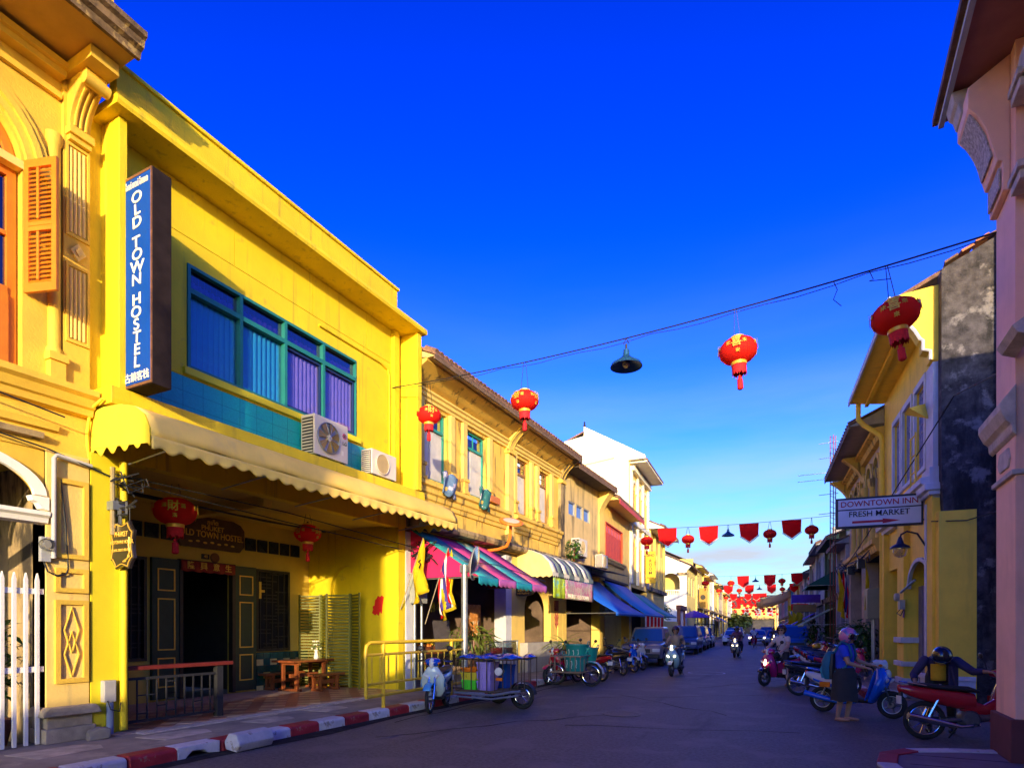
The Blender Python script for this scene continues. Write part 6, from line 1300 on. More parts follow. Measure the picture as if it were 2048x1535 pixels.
string_row(2, a, b, .12, [('L', 1294), ('P', 1334), ('L', 1376), ('P', 1417), ('S', 1456), ('P', 1498), ('L', 1540), ('P', 1583), ('L', 1623)], 'second')
a, b = ond(1395, 1152, 48), ond(1650, 1140, 48)
string_row(3, a, b, .15, [('L', 1410), ('L', 1462), ('P', 1486), ('S', 1511), ('P', 1540), ('L', 1564), ('P', 1594), ('L', 1623)], 'third')
a, b = ond(1425, 1170, 62), ond(1630, 1163, 62)
string_row(4, a, b, .1, [('L', 1438), ('P', 1457), ('L', 1479), ('P', 1499), ('S', 1519), ('P', 1543), ('L', 1565), ('P', 1588), ('L', 1612)], 'fourth')
a, b = ond(1440, 1187, 80), ond(1600, 1182, 80)
string_row(5, a, b, .1, [('L', 1452), ('P', 1467), ('L', 1483), ('P', 1496), ('P', 1512), ('P', 1526), ('L', 1550), ('L', 1574)], 'fifth')
# farther rows merge into one mass of red
m = MB(); rg = random.Random(4)
for row in range(9):
    d = 92 + row * 9
    for k in range(8):
        p = ond(1462 + k * 11 + rg.uniform(-3, 3) + row * 2, 1196 + row * 4.2 + rg.uniform(-2, 2), d); s = .8
        if k % 4: m.add([p + Vector(q) * s for q in ((-.45, 0, 0), (.45, 0, 0), (.42, 0, -.45), (0, 0, -.7), (-.42, 0, -.45))], [(0, 1, 2, 3, 4)])
        else: m.ball(p + Vector((0, 0, -.4)), .28, .28, .2, 8, 5)
o = part('distant_bunting', m, flag_red); tag(o, 'mass of red pennants and lanterns at the far end of the street', 'bunting', kind='stuff')
m = MB()
for row in range(9):
    d = 92 + row * 9; m.tube(sagline(ond(1450 + row * 2, 1194 + row * 4.2, d), ond(1570, 1192 + row * 4.2, d), .2, 8), .02, 4)
o = part('distant_bunting_cable', m, cable_black); tag(o, 'cables of the far bunting rows', 'cable', kind='stuff')
# canvas canopies strung high near the end of the street
for k, (p1_, p2_q, d, c_) in enumerate((((1520, 1195), (1595, 1172), 75, (.9, .7, .42)), ((1512, 1203), (1575, 1186), 85, (.85, .6, .3)))):
    a, b = ond(*p1_, d), ond(*p2_q, d)
    o = part('canvas_canopy', MB().grid(lambda u, v: tuple(a.lerp(b, u) + Vector((0, v * 1.2, -.25 * math.sin(math.pi * u) - .9 * v))), 10, 4), cloth_mat('canopy_canvas_%d' % k, c_, .5), smooth=True, solid=.02); tag(o, ('cream canvas canopy strung high before the far right row', 'ochre canvas canopy strung behind the cream one')[k], 'canopy')
# hill and trees closing the street
hl = part('hill', MB().grid(lambda u, v: (-160 + 300 * u, 330 + 160 * v, -2 + 24 * math.sin(math.pi * min(1, v * 1.0 + .05)) * math.exp(-((u - .44) * 3.2) ** 2) + 1.5 * math.sin(u * 40) * math.sin(v * 17)), 60, 12), mat('wooded_hill', (.05, .085, .02), .9, .6, .25), smooth=True); tag(hl, kind='structure')
for k, (px, d, h, lab) in enumerate(((1477, 150, 5.0, 'low round tree closing the street before the hill'),)):
    p = ond(px, 1255, d); t = thing('street_tree', lab, 'tree', (p.x, p.y, 0))
    part('trunk', MB().tube([(0, 0, 0), (.1, 0, h * .3), (0, .1, h * .6)], .3, 8, .12), brown_wood, t, local=I4)
    part('crown', foliage(600, 3.2, 3.0, h * .38, .9, .32, (0, 0, h * .68), 50 + k), mat('far_leaf', (.16, .19, .03), .7, .4, 1), t, local=I4)
# wires along the facades
frame(-8.9, 0, 0)
for k, (pts, lab) in enumerate((([(.06, 1.0, 4.35), (.1, 4.2, 3.95), (.12, 5.0, 3.75)], 'lower telephone wire across the ochre house'), ([(.3, 1.0, 4.75), (.28, 4.3, 4.36)], 'short upper wire at the ochre house string course'), ([(.15, 5.0, 3.8), (.2, 8.0, 3.78), (.2, 11.6, 3.62), (.4, 12.3, 3.55)], 'upper black cable under the hostel awning'), ([(.12, 5.0, 3.74), (.05, 8.0, 3.64), (.1, 11.6, 3.52)], 'middle black cable under the hostel awning'), ([(-.9, 5.1, 3.84), (-.9, 8.4, 3.78), (-.9, 9.5, 3.80), (-.95, 9.65, 3.95)], 'thick black conduit on the porch ceiling'), ([(.2, 11.7, 3.5), (1.0, 12.3, 3.3), (1.9, 13.0, 3.2), (1.9, 16, 3.0)], 'cable running on above the magenta awning'))):
    cable(lab, pts, .02 if k == 4 else .011)
cl = thing('cable_tangle', 'tangle of black cables and connectors at the far corner of the hostel awning', 'cables', (.4, 12.0, 3.3))
rg = random.Random(12)
for k in range(9):
    q = [Vector((.35 + rg.uniform(-.2, .5), 11.95 + rg.uniform(-.2, .3), 3.5 + rg.uniform(-.35, .25))) for _ in range(5)]
    part('cable_loop', MB().tube(q, .016, 5), cable_black, cl)
part('junction', MB().box(.4, .6, 11.9, 12.1, 3.25, 3.45), black_plastic, cl)
cl = thing('cable_tangle', 'tangle of cables at the top of the near hostel pier', 'cables', (.2, 5.1, 3.7))
for k in range(6):
    q = [Vector((.12 + rg.uniform(-.05, .25), 5.1 + rg.uniform(-.2, .3), 3.75 + rg.uniform(-.25, .12))) for _ in range(4)]; part('cable_loop', MB().tube(q, .012, 5), cable_black, cl)
part('steel_conduit', MB().tube([(.12, 4.98, 2.95), (.12, 4.98, 3.9)], .035, 8), mat('brass_conduit', (.5, .36, .14), .35, metal=.6), cl); part('bracket', MB().box(.05, .2, 4.94, 5.1, 3.3, 3.42), steel, cl)
frame(2.1, 21.2, math.pi + TH)
for k, (pts, lab) in enumerate((([(.4, -12, 4.4), (.6, -6, 4.0), (.55, -1.0, 4.6), (.35, 4.4, 5.6), (.1, 6.5, 6.3), (-.2, 12.0, 5.3)], 'black cable from the pink house along the yellow house'), ([(.2, 5.2, 4.0), (-.4, 5.4, 3.95), (-.8, 12.1, 3.6)], 'thin wire across the blackened flank wall'))): cable(lab, pts, .014)
cl = thing('cable_tangle', 'black cable tangle with lamps on the cream arcade corner', 'cables', (.4, -3.5, 4.2))
for k in range(14):
    y = rg.uniform(-9, -1.6); q = [Vector((.35 + rg.uniform(0, .4), y + j * .5, 4.0 + rg.uniform(-.25, .25))) for j in range(4)]; part('cable_loop', MB().tube(q, .018, 5), cable_black, cl)
for k in range(3): part('junction', MB().box(.35, .6, -8 + k * 2.6, -7.7 + k * 2.6, 3.7, 4.0), black_plastic, cl)
# ------------------------------------------------------------------ two-wheelers (local: forward +x, origin on the ground under the middle)
frame()
def torus(mb, c, R_, r, axis='y', n=26, k=8):
    rings = []
    for i in range(n + 1):
        a = 2 * math.pi * i / n; q = []
        for j in range(k):
            b = 2 * math.pi * j / k; rr = R_ + r * math.cos(b); h = r * math.sin(b)
            q.append({'y': (c[0] + rr * math.cos(a), c[1] + h, c[2] + rr * math.sin(a)), 'x': (c[0] + h, c[1] + rr * math.cos(a), c[2] + rr * math.sin(a)), 'z': (c[0] + rr * math.cos(a), c[1] + rr * math.sin(a), c[2] + h)}[axis])
        rings.append(q)
    return mb.loft(rings, caps=False)
def sect(x, z0, z1, hw, n=14, p=2.6, y=0):
    """rounded upright section at x"""
    zc, hz = (z0 + z1) / 2, (z1 - z0) / 2
    return [(x, y + hw * math.copysign(abs(math.cos(2 * math.pi * k / n)) ** (2 / p), math.cos(2 * math.pi * k / n)), zc + hz * math.copysign(abs(math.sin(2 * math.pi * k / n)) ** (2 / p), math.sin(2 * math.pi * k / n))) for k in range(n)]
def slab(z, xc, hx, hw, n=14, p=2.4):
    return [(xc + hx * math.copysign(abs(math.cos(2 * math.pi * k / n)) ** (2 / p), math.cos(2 * math.pi * k / n)), hw * math.copysign(abs(math.sin(2 * math.pi * k / n)) ** (2 / p), math.sin(2 * math.pi * k / n)), z) for k in range(n)]
P1 = mat('paint_main_placeholder', (.5, .5, .5), .25, .03, coat=.6); P2 = mat('paint_second_placeholder', (.4, .4, .4), .3, .03, coat=.5)
seat_black = mat('seat_vinyl', (.018, .018, .02), .5, .1, 9); lens = mat('lamp_lens', (.62, .60, .55), .12, .05, coat=.5); amber = mat('amber_lens', (.65, .16, .01), .25); red_lens = mat('red_lens', (.45, .01, .01), .25); engine_grey = mat('engine_metal', (.16, .16, .17), .45, .2, 12, metal=.7)
lit_lens = mat('lit_headlamp', (1.0, .80, .42), .3, .02, emit=2.2)
plate_m = mat('number_plate', (.6, .6, .58), .5)
def make_bike(style):
    """prototype far below the street, copied and then removed"""
    root = bpy.data.objects.new('motor_scooter', None); link(root, None, I4)
    L_ = lambda n_, m_, mt_, p_=root, **k: part(n_, m_, mt_, p_, local=I4, **k)
    mop = style == 'moped'; wr = .285 if mop else .25; tr = .036 if mop else .048; wx = .61
    for s, nm in ((1, 'front_wheel'), (-1, 'rear_wheel')):
        c = (s * wx, 0, wr)
        w_ = L_(nm, torus(MB(), c, wr - tr, tr), rubber, smooth=True)
        L_('rim', torus(MB(), c, wr - tr * 2.1, .014), chrome if mop else engine_grey, w_, smooth=True)
        if mop:
            for k in range(10): a = k * math.pi / 5; L_('spoke', MB().tube([(c[0], .0, wr), (c[0] + (wr - tr * 2.1) * math.cos(a), 0, wr + (wr - tr * 2.1) * math.sin(a))], .004, 4), chrome, w_)
        else:
            for k in range(5): a = k * 2 * math.pi / 5; L_('spoke', MB().tube([(c[0], 0, wr), (c[0] + (wr - tr * 2.1) * math.cos(a), 0, wr + (wr - tr * 2.1) * math.sin(a))], .018, 5), engine_grey, w_)
        L_('hub', MB().lathe([(.05, -.06), (.065, -.04), (.065, .04), (.05, .06)], 12, c, 'y'), engine_grey, w_, smooth=True)
    for y in (-.065, .065): L_('fork_leg', MB().tube([(wx, y, wr), (wx - .06, y, .46), (.43, y * .8, .80)], .02, 8), chrome if mop else black_plastic, smooth=True)
    L_('front_fender', MB().loft([[(wx + (wr + .03 - .02 * abs(q) * 4) * math.cos(a), q, wr + (wr + .03 - .02 * abs(q) * 4) * math.sin(a)) for q in (-.075, -.05, 0, .05, .075)] for a in [R(35) + R(110) * k / 10 for k in range(11)]], caps=False, closed=False), P2, smooth=True, solid=.008)
    if mop:
        L_('leg_shield', MB().loft([slab(.30, .24, .05, .13), slab(.42, .30, .07, .22), slab(.58, .36, .085, .24), slab(.72, .40, .09, .22), slab(.84, .42, .085, .14), slab(.90, .42, .06, .09)]), P1, smooth=True)
        L_('spine', MB().loft([sect(.34, .42, .66, .06), sect(.15, .36, .54, .07), sect(.0, .38, .60, .09), sect(-.12, .42, .70, .11)]), P2, smooth=True)
        body = L_('tail_body', MB().loft([sect(.02, .46, .70, .10), sect(-.2, .47, .74, .135), sect(-.5, .54, .77, .14), sect(-.75, .62, .80, .11), sect(-.93, .70, .80, .05)]), P1, smooth=True)
        L_('stripe', MB().loft([sect(-.2, .60, .64, .138), sect(-.5, .65, .69, .143), sect(-.8, .72, .75, .095)]), P2, body, smooth=True)
        L_('seat', MB().loft([sect(.08, .70, .75, .08), sect(-.05, .71, .80, .12), sect(-.35, .73, .81, .135), sect(-.6, .76, .84, .13), sect(-.78, .79, .84, .09)]), seat_black, smooth=True)
        L_('side_decal', MB().box(.30, .42, -.232, -.228, .50, .66).box(.30, .42, .228, .232, .50, .66), P2)
        L_('chain_cover', MB().box(-.6, .0, .06, .09, .25, .34), black_plastic)
        L_('engine', MB().lathe([(.10, -.12), (.13, -.08), (.13, .08), (.10, .12)], 14, (-.05, 0, .33), 'y').loft([sect(.22, .30, .42, .07), sect(.0, .26, .42, .09)]), engine_grey, smooth=True)
    else:
        L_('front_fairing', MB().loft([slab(.26, .26, .06, .12), slab(.40, .34, .08, .20), slab(.56, .42, .10, .24), slab(.72, .47, .11, .22), slab(.84, .45, .10, .15), slab(.93, .41, .07, .09)]), P1, smooth=True)
        for s in (-1, 1): L_('fairing_lamp', MB().ellip((.545, s * .10, .68), (.5, s * .5, .35), (.03, .035, .085), 10, 6), lens, smooth=True)
        L_('inner_shield', MB().loft([slab(.30, .20, .03, .14), slab(.6, .30, .03, .19), slab(.86, .36, .03, .12)]), P2, smooth=True)
        L_('floor_board', MB().loft([sect(.28, .24, .34, .13), sect(.0, .24, .33, .14), sect(-.14, .24, .40, .14)]), black_plastic, smooth=True)
        body = L_('tail_body', MB().loft([sect(-.06, .34, .66, .11), sect(-.22, .38, .72, .16), sect(-.48, .46, .75, .17), sect(-.72, .56, .78, .14), sect(-.92, .68, .78, .06)]), P1, smooth=True)
        L_('side_panel', MB().loft([sect(-.2, .42, .58, .165), sect(-.48, .50, .62, .178), sect(-.74, .60, .68, .142)]), P2, body, smooth=True)
        L_('seat', MB().loft([sect(.02, .70, .75, .09), sect(-.12, .70, .79, .13), sect(-.4, .72, .81, .145), sect(-.62, .75, .83, .13), sect(-.76, .77, .82, .08)]), seat_black, smooth=True)
        L_('engine', MB().loft([sect(-.15, .2, .36, .10), sect(-.45, .18, .34, .11, y=.03), sect(-.68, .20, .32, .07, y=.06)]), engine_grey, smooth=True)
    L_('head_cowl', MB().loft([sect(.26, .95, 1.03, .08), sect(.36, .91, 1.07, .15), sect(.44, .90, 1.06, .15), sect(.50, .92, 1.02, .10), sect(.52, .95, .99, .05)]), P1, smooth=True)
    L_('headlamp', MB().ellip((.485, 0, .965), (1, 0, .1), (.055, .105, .05), 12, 7), lens, smooth=True)
    for s in (-1, 1):
        L_('indicator', MB().ellip((.45, s * .13, .96), (1, s * .6, 0), (.03, .03, .05), 8, 5), amber, smooth=True)
        L_('handlebar', MB().tube([(.34, 0, 1.02), (.30, s * .18, 1.02), (.24, s * .33, 1.0)], .013, 6), black_iron)
        L_('grip', MB().tube([(.28, s * .24, 1.01), (.23, s * .355, .995)], .02, 8), black_plastic, smooth=True)
        L_('brake_lever', MB().tube([(.33, s * .20, 1.0), (.30, s * .34, .98)], .007, 5), chrome)
        mr_ = L_('mirror', MB().ellip((.26, s * .30, 1.25), (1, 0, .1), (.065, .05, .018), 12, 6), black_plastic, smooth=True)
        L_('mirror_stem', MB().tube([(.29, s * .19, 1.03), (.29, s * .24, 1.14), (.27, s * .29, 1.22)], .008, 5), black_iron, mr_)
        L_('shock_absorber', MB().tube([(-wx, s * .10, wr + .02), (-.46, s * .11, .62)], .022, 8), chrome, smooth=True)
        L_('foot_peg', MB().tube([(-.02, s * .10, .26), (-.02, s * .24, .26)], .014, 6), black_plastic)
    L_('exhaust', MB().tube([(.05, -.12, .25), (-.2, -.15, .22), (-.45, -.16, .27), (-.88, -.165, .36)], [.02, .024, .05, .055], 10), chrome if mop else P2, smooth=True)
    L_('swing_arm', MB().tube([(-.05, .07, .32), (-wx, .08, wr)], .025, 6).tube([(-.05, -.07, .32), (-wx, -.08, wr)], .025, 6), engine_grey)
    L_('tail_lamp', MB().ellip((-.925, 0, .745), (1, 0, .2), (.03, .07, .035), 10, 6), red_lens, smooth=True)
    L_('rear_mudguard', MB().loft([[(-.80, y, .60), (-.82, y, .62)] for y in (-.06, .06)]).box(-.93, -.90, -.05, .05, .50, .70), black_plastic)
    L_('number_plate', MB().box(-.945, -.935, -.09, .09, .52, .64), plate_m)
    L_('kickstand', MB().tube([(-.1, .10, .26), (-.22, .2, .02)], .012, 5), black_iron)
    L_('grab_rail', MB().tube([(-.62, .13, .80), (-.86, .11, .84), (-.93, 0, .85), (-.86, -.11, .84), (-.62, -.13, .80)], .012, 6), chrome)
    return root
PROTO = {'moped': make_bike('moped'), 'scooter': make_bike('scooter')}
def paint(name, c): return mat('bike_' + name, c, .25, .06, 3, coat=.6)
def bike(label, style, rear, front, c1, c2, lean=.0, lit=False, group=None, cat='motor scooter', turn=0):
    """stand a copy with its wheels at the ground points rear and front (front decides the heading)"""
    rear, front = Vector((rear[0], rear[1], 0)), Vector((front[0], front[1], 0)); d = (front - rear).normalized(); mid = rear + d * .61
    rz = math.atan2(d.y, d.x); rc = {P1: c1, P2: c2}
    if lit: rc[lens] = lit_lens
    o = copy_tree(PROTO[style], Matrix.Translation(mid) @ Matrix.Rotation(rz, 4, 'Z') @ Matrix.Rotation(lean, 4, 'X'), None, rc)
    o.name = 'motor_scooter' if style == 'scooter' else 'moped'
    return tag(o, label, cat if style == 'scooter' else 'moped', group)
pale_blue = paint('pale_blue', (.28, .46, .50)); sky_b = paint('sky_blue', (.05, .28, .55)); magenta_p = paint('magenta', (.42, .015, .16)); red_p = paint('red', (.42, .012, .02)); blackp = paint('black', (.02, .02, .025)); silver = paint('silver', (.42, .42, .40)); blue_p = paint('blue', (.008, .07, .45)); white_p = paint('white', (.58, .60, .58)); grey_p = paint('grey', (.10, .10, .12)); pinkp = paint('crimson', (.50, .02, .10))
GL = 'two-wheelers parked along the left kerb'; GR = 'two-wheelers parked on the right side'; GM = 'riders coming up the street'
B_side = bike('pale blue and white moped joined to the caged sidecar', 'moped', (-7.0, 10.75), (-6.62, 9.62), paint('ice_white', (.50, .60, .55)), sky_b, 0, cat='moped')
B_red2 = bike('bright red moped harnessed to the basket cart', 'moped', (-6.45, 17.2), (-6.9, 16.0), red_p, pinkp, 0)
bike('red moped with its dark rear wheel toward the road beside the green baskets', 'moped', (-5.85, 17.75), (-6.95, 18.5), red_p, grey_p, .08, group=GL)
bike('black parked moped with long seat in front of the grey pickup', 'moped', (-5.95, 20.3), (-7.0, 21.2), blackp, silver, .1, group=GL)
bike('blue parked moped with chrome wheels in front of the grey pickup', 'moped', (-6.9, 22.6), (-5.95, 21.8), blue_p, silver, -.1, group=GL)
bike('silver parked moped nearest the grey pickup bumper', 'moped', (-6.9, 23.9), (-6.0, 23.1), silver, blackp, -.1, group=GL)
B_rid1 = bike('pale blue scooter with both headlamps lit ridden up the street', 'scooter', (-4.30, 21.9), (-4.36, 20.7), pale_blue, white_p, .03, True, GM)
B_rid2 = bike('silver scooter with lit headlamp carrying two riders', 'scooter', (-3.9, 36.2), (-3.95, 35.0), silver, blackp, 0, True, GM)
B_rid3 = bike('red moped ridden by a person in pale shirt far up the street', 'moped', (-4.6, 54.4), (-4.5, 53.2), red_p, red_p, 0, False, GM)
B_rid4 = bike('dark scooter with lit headlamp far up the street beside parked cars', 'scooter', (-3.2, 56.4), (-3.1, 55.2), blackp, blackp, 0, True, GM)
B_mag = bike('magenta scooter with lit headlamp ridden by the woman in white', 'scooter', (-.60, 19.40), (-1.30, 18.35), magenta_p, blackp, 0, False)
B_blk = bike('black moped with large chrome rear wheel behind the blue scooter', 'moped', (-.36, 16.25), (.80, 16.75), blackp, silver, -.06, group=GR)
B_blue = bike('blue and white retro scooter held by the woman in blue', 'scooter', (.13, 13.35), (1.28, 12.85), paint('azure', (.008, .12, .62)), paint('azure', (.008, .12, .62)), -.04)
for c_ in KIDS[B_blue]:
    if c_.name.startswith(('tail_body', 'head_cowl', 'front_fender')): c_.material_slots[0].link = 'OBJECT'; c_.material_slots[0].material = white_p
    if c_.name.startswith(('front_wheel', 'rear_wheel')): part('white_wall', torus(MB(), ((.61 if 'front' in c_.name else -.61), 0, .25), .165, .02), white_p, c_, local=I4, smooth=True)
B_red = bike('glossy red moped parked against the pink pier', 'moped', (1.45, 10.68), (2.66, 10.95), red_p, red_p, -.05)
for k, (r_, f_, c1, c2, lab) in enumerate((((.25, 19.9), (1.2, 20.4), pinkp, white_p, 'crimson and white parked moped closest to the yellow house'), ((.05, 22.1), (1.0, 22.8), silver, red_p, 'silver parked moped with red trim on the right side'), ((-.15, 23.9), (.85, 24.5), white_p, blue_p, 'white and blue parked moped on the right side'), ((.0, 21.2), (1.0, 21.9), blue_p, pinkp, 'blue and red parked moped right behind the magenta scooter'), ((-.1, 23.0), (.9, 23.7), blackp, red_p, 'black parked moped with red trim on the right side'), ((-.2, 24.8), (.85, 25.4), blackp, silver, 'black parked moped carrying a yellow helmet on the right side'), ((-.35, 26.6), (.7, 27.2), grey_p, blackp, 'grey parked moped below the antenna mast'), ((-.5, 28.4), (.5, 29.0), red_p, blackp, 'red parked moped farther along the shaded pavement'), ((-.6, 30.4), (.4, 31.0), silver, blackp, 'silver parked moped last in the shaded parked row'))):
    bike(lab, 'moped', r_, f_, c1, c2, .08, group=GR)
def drop(o):
    for ch in KIDS.get(o, []): drop(ch)
    bpy.data.objects.remove(o)
for c_ in KIDS[B_side]:
    if c_.name.startswith('head_cowl'): c_.material_slots[0].link = 'OBJECT'; c_.material_slots[0].material = blue_p
# retro round lamp and luggage details
def on_bike(b, name, mb, m_, parent=None, **k): return part(name, mb, m_, parent or b, local=I4, **k)
for s in (-1, 1): on_bike(B_side, 'shield_lamp', MB().ellip((.475, s * .09, .70), (.4, s * .7, .5), (.03, .03, .085), 10, 6), lens, smooth=True)
on_bike(B_mag, 'lit_headlamp', MB().ellip((.555, .0, .70), (1, 0, .5), (.04, .13, .05), 12, 7), lit_lens, smooth=True)
on_bike(B_blue, 'round_headlamp', MB().lathe([(.085, .47), (.10, .50), (.09, .555), (.05, .58)], 18, (0, 0, .80), 'x'), lens, smooth=True)
on_bike(B_blue, 'lamp_ring', torus(MB(), (.515, 0, .80), .098, .014, 'x', 20, 6), chrome, smooth=True)
on_bike(B_blue, 'number_sticker', MB().box(-.60, -.40, -.182, -.178, .50, .60), amber)
# ------------------------------------------------------------------ caged sidecar and basket cart
rust = mat('rusty_bar', (.085, .055, .04), .65, .4, 9, metal=.4)
def cage(parent, x0, x1, y0, y1, z0, z1, nb, m_):
    for z in (z0, z1): part('cage_rail', MB().tube([(x0, y0, z), (x1, y0, z), (x1, y1, z), (x0, y1, z), (x0, y0, z)], .018, 6), m_, parent)
    for k in range(nb + 1):
        x = x0 + (x1 - x0) * k / nb
        for y in (y0, y1): part('cage_bar', MB().tube([(x, y, z0), (x, y, z1)], .011, 5), m_, parent)
    for k in range(1, 4):
        y = y0 + (y1 - y0) * k / 4
        for x in (x0, x1): part('cage_bar', MB().tube([(x, y, z0), (x, y, z1)], .011, 5), m_, parent)
    part('cage_floor', MB().box(x0, x1, y0, y1, z0 - .03, z0 - .005), mat('cart_planks', (.10, .075, .05), .85, .3, 6), parent)
sc = thing('sidecar', 'rusty caged sidecar full of crates coupled to the pale blue moped', 'sidecar', (-5.9, 10.8, 0))
cage(sc, -6.50, -5.25, 10.35, 11.55, .40, 1.03, 7, rust)
part('bumper_rail', MB().tube([(-6.45, 10.22, .36), (-5.6, 10.22, .34), (-5.2, 10.25, .42), (-5.02, 10.3, .44)], .026, 6).tube([(-6.4, 10.2, .29), (-5.6, 10.2, .27), (-5.05, 10.26, .36)], .022, 6), mat('bumper_blue_grey', (.14, .16, .22), .5, metal=.4), sc, smooth=True)
for c in ((-5.32, 11.0), (-6.2, 11.6)):
    w_ = part('wheel', torus(MB(), (c[0], c[1], .26), .22, .045), rubber, sc, smooth=True); part('rim', torus(MB(), (c[0], c[1], .26), .165, .014), chrome, w_, smooth=True)
    for k in range(8): part('spoke', MB().tube([(c[0], c[1], .26), (c[0] + .165 * math.cos(k * .785), c[1], .26 + .165 * math.sin(k * .785))], .005, 4), chrome, w_)
part('coupling', MB().tube([(-6.66, 10.5, .42), (-6.45, 10.5, .42)], .022, 6).tube([(-6.66, 11.0, .5), (-6.45, 11.0, .42)], .022, 6), rust, sc)
part('lamp', MB().lathe([(.075, 0), (.085, -.03), (.07, -.06)], 16, (-5.50, 10.34, .80), 'y'), lens, sc, smooth=True)
part('lamp_bowl', MB().lathe([(.05, .12), (.085, .02), (.088, 0)], 16, (-5.50, 10.34, .80), 'y'), black_plastic, sc, smooth=True); part('reflector', MB().box(-5.57, -5.43, 10.32, 10.335, .62, .68), amber, sc)
part('mudguard', MB().loft([[(-5.32 + .30 * math.cos(a), y, .26 + .30 * math.sin(a)) for y in (10.92, 11.08)] for a in [R(10) + R(160) * k / 10 for k in range(11)]], caps=False, closed=False), black_iron, sc, solid=.008)
tp = part('folded_tarpaulin', MB().grid(lambda u, v: (-6.45 + 1.2 * u, 10.4 + 1.1 * v, 1.05 + .05 * math.sin(u * 9) * math.sin(v * 7) + .03 * math.sin(u * 23)), 24, 12), blue_p, smooth=True, solid=.03); tag(tp, 'blue tarpaulin folded over the top of the caged sidecar', 'tarpaulin')
def crate(label, x, y, z, w_, d_, h_, m_, group=None):
    c = thing('plastic_crate', label, 'crate', (x, y, z), group)
    part('tub', MB().loft([[(a * w_ / 2 * s_, b * d_ / 2 * s_, zz) for a, b in ((-1, -1), (1, -1), (1, 1), (-1, 1))] for s_, zz in ((.86, 0), (1, h_), (1.04, h_), (1.04, h_ + .03), (.95, h_ + .03), (.82, .03))]), m_, c, local=I4)
    for k in range(4): part('rib', MB().box(-w_ / 2 * (.9) + k * w_ * .29, -w_ / 2 * .9 + k * w_ * .29 + .02, -d_ / 2 - .008, -d_ / 2 + .03, .05, h_), m_, c, local=I4)
lime = mat('lime_plastic', (.06, .55, .03), .45, .05); lav = mat('lavender_plastic', (.30, .22, .55), .5, .05); ylo = mat('yellow_plastic', (.6, .5, .03), .45)
crate('lime green plastic crate at the bottom of the sidecar', -6.25, 10.60, .40, .34, .34, .17, lime)
crate('second lime crate with yellow rim on top of the first', -6.25, 10.60, .60, .36, .36, .12, ylo)
for k in range(3): crate('lavender plastic tub in the sidecar, %s of its stack of three' % ('lowest', 'middle', 'topmost')[k], -5.90, 10.60, .40 + k * .19, .32, .36, .16, lav, 'lavender tubs in the sidecar')
crate('orange-red plastic tray leaning on the lime crates', -6.25, 10.60, .76, .36, .34, .06, amber)
crate('dark blue bucket crate at the back of the sidecar', -5.95, 11.25, .40, .5, .4, .45, blue_p)
ct = thing('basket_cart', 'rusty open cart with wire wheels carrying green baskets', 'cart', (-6.1, 16.3, 0))
cage(ct, -6.65, -5.75, 15.55, 16.75, .42, .86, 6, mat('tan_bar', (.26, .16, .10), .65, .3, 9))
for c in ((-5.66, 16.15), (-6.74, 16.15)):
    w_ = part('wheel', torus(MB(), (c[0], c[1], .33), .30, .035), rubber, ct, smooth=True); part('rim', torus(MB(), (c[0], c[1], .33), .25, .014), chrome, w_, smooth=True)
    for k in range(8): part('spoke', MB().tube([(c[0], c[1], .33), (c[0] + .25 * math.cos(k * .785), c[1], .33 + .25 * math.sin(k * .785))], .005, 4), chrome, w_)
part('mudguard', MB().loft([[(-5.66 + .38 * math.cos(a), y, .33 + .38 * math.sin(a)) for y in (16.08, 16.22)] for a in [R(5) + R(150) * k / 10 for k in range(11)]], caps=False, closed=False), mat('mud_white', (.5, .5, .5), .5), ct, solid=.008)
part('coupling', MB().tube([(-6.9, 16.6, .5), (-6.6, 16.6, .46)], .02, 6), rust, ct)
grn = mat('sea_green_plastic', (.008, .22, .19), .4, .12, 4)
for k, (x, y, z, lab) in enumerate(((-6.05, 15.95, .44, 'sea green basket with white painted marks low in the cart'), (-6.15, 16.35, .72, 'upper sea green basket with rope handles on the cart'), (-5.95, 16.6, .62, 'sea green basket leaning at the back of the cart'))):
    b_ = thing('green_basket', lab, 'basket', (x, y, z), 'green baskets on the cart')
    part('basket', MB().lathe([(.26, 0), (.34, .42), (.36, .42), (.36, .46), (.33, .46), (.24, .03), (.01, .03)], 20), grn, b_, smooth=True, local=I4)
    for s in (-1, 1): part('handle', MB().tube([(s * .34, -.1, .44), (s * .36, -.06, .54), (s * .36, .06, .54), (s * .34, .1, .44)], .014, 6), grn, b_, local=I4)
    if k < 2:
        for j, (a0, zz) in enumerate(((-2.0, .22), (-1.55, .20), (-1.15, .22))): part('painted_mark', MB().tube([((.315 + .02) * math.cos(a0 + .12 * q), (.315 + .02) * math.sin(a0 + .12 * q), zz + dz) for q, dz in ((-.5, .08), (.3, .1), (.5, .0), (0, -.08), (.4, -.12))], .008, 4), white_paint, b_, local=I4)
hp = thing('palm_plant', 'spiky yellow-green palm standing behind the green baskets', 'plant', (-7.6, 19.0, .15))
part('pot', pot_mesh(.3, .5), terracotta, hp, smooth=True, local=I4)
fr_ = leaf_mesh(.95, .05, .55, 5); q = MB(); rg = random.Random(9)
for k in range(26):
    M_ = T(0, 0, .85 + rg.uniform(-.1, .2)) @ Euler((rg.uniform(.1, .9), 0, k * 2.4)).to_matrix().to_4x4() @ Matrix.Scale(rg.uniform(.7, 1.1), 4); q.add([M_ @ Vector(p) for p in fr_.v], fr_.f)
part('fronds', q, leaf_yellow, hp, local=I4); part('trunk', MB().tube([(0, 0, .4), (0, 0, .95)], .06, 8), brown_wood, hp, local=I4)
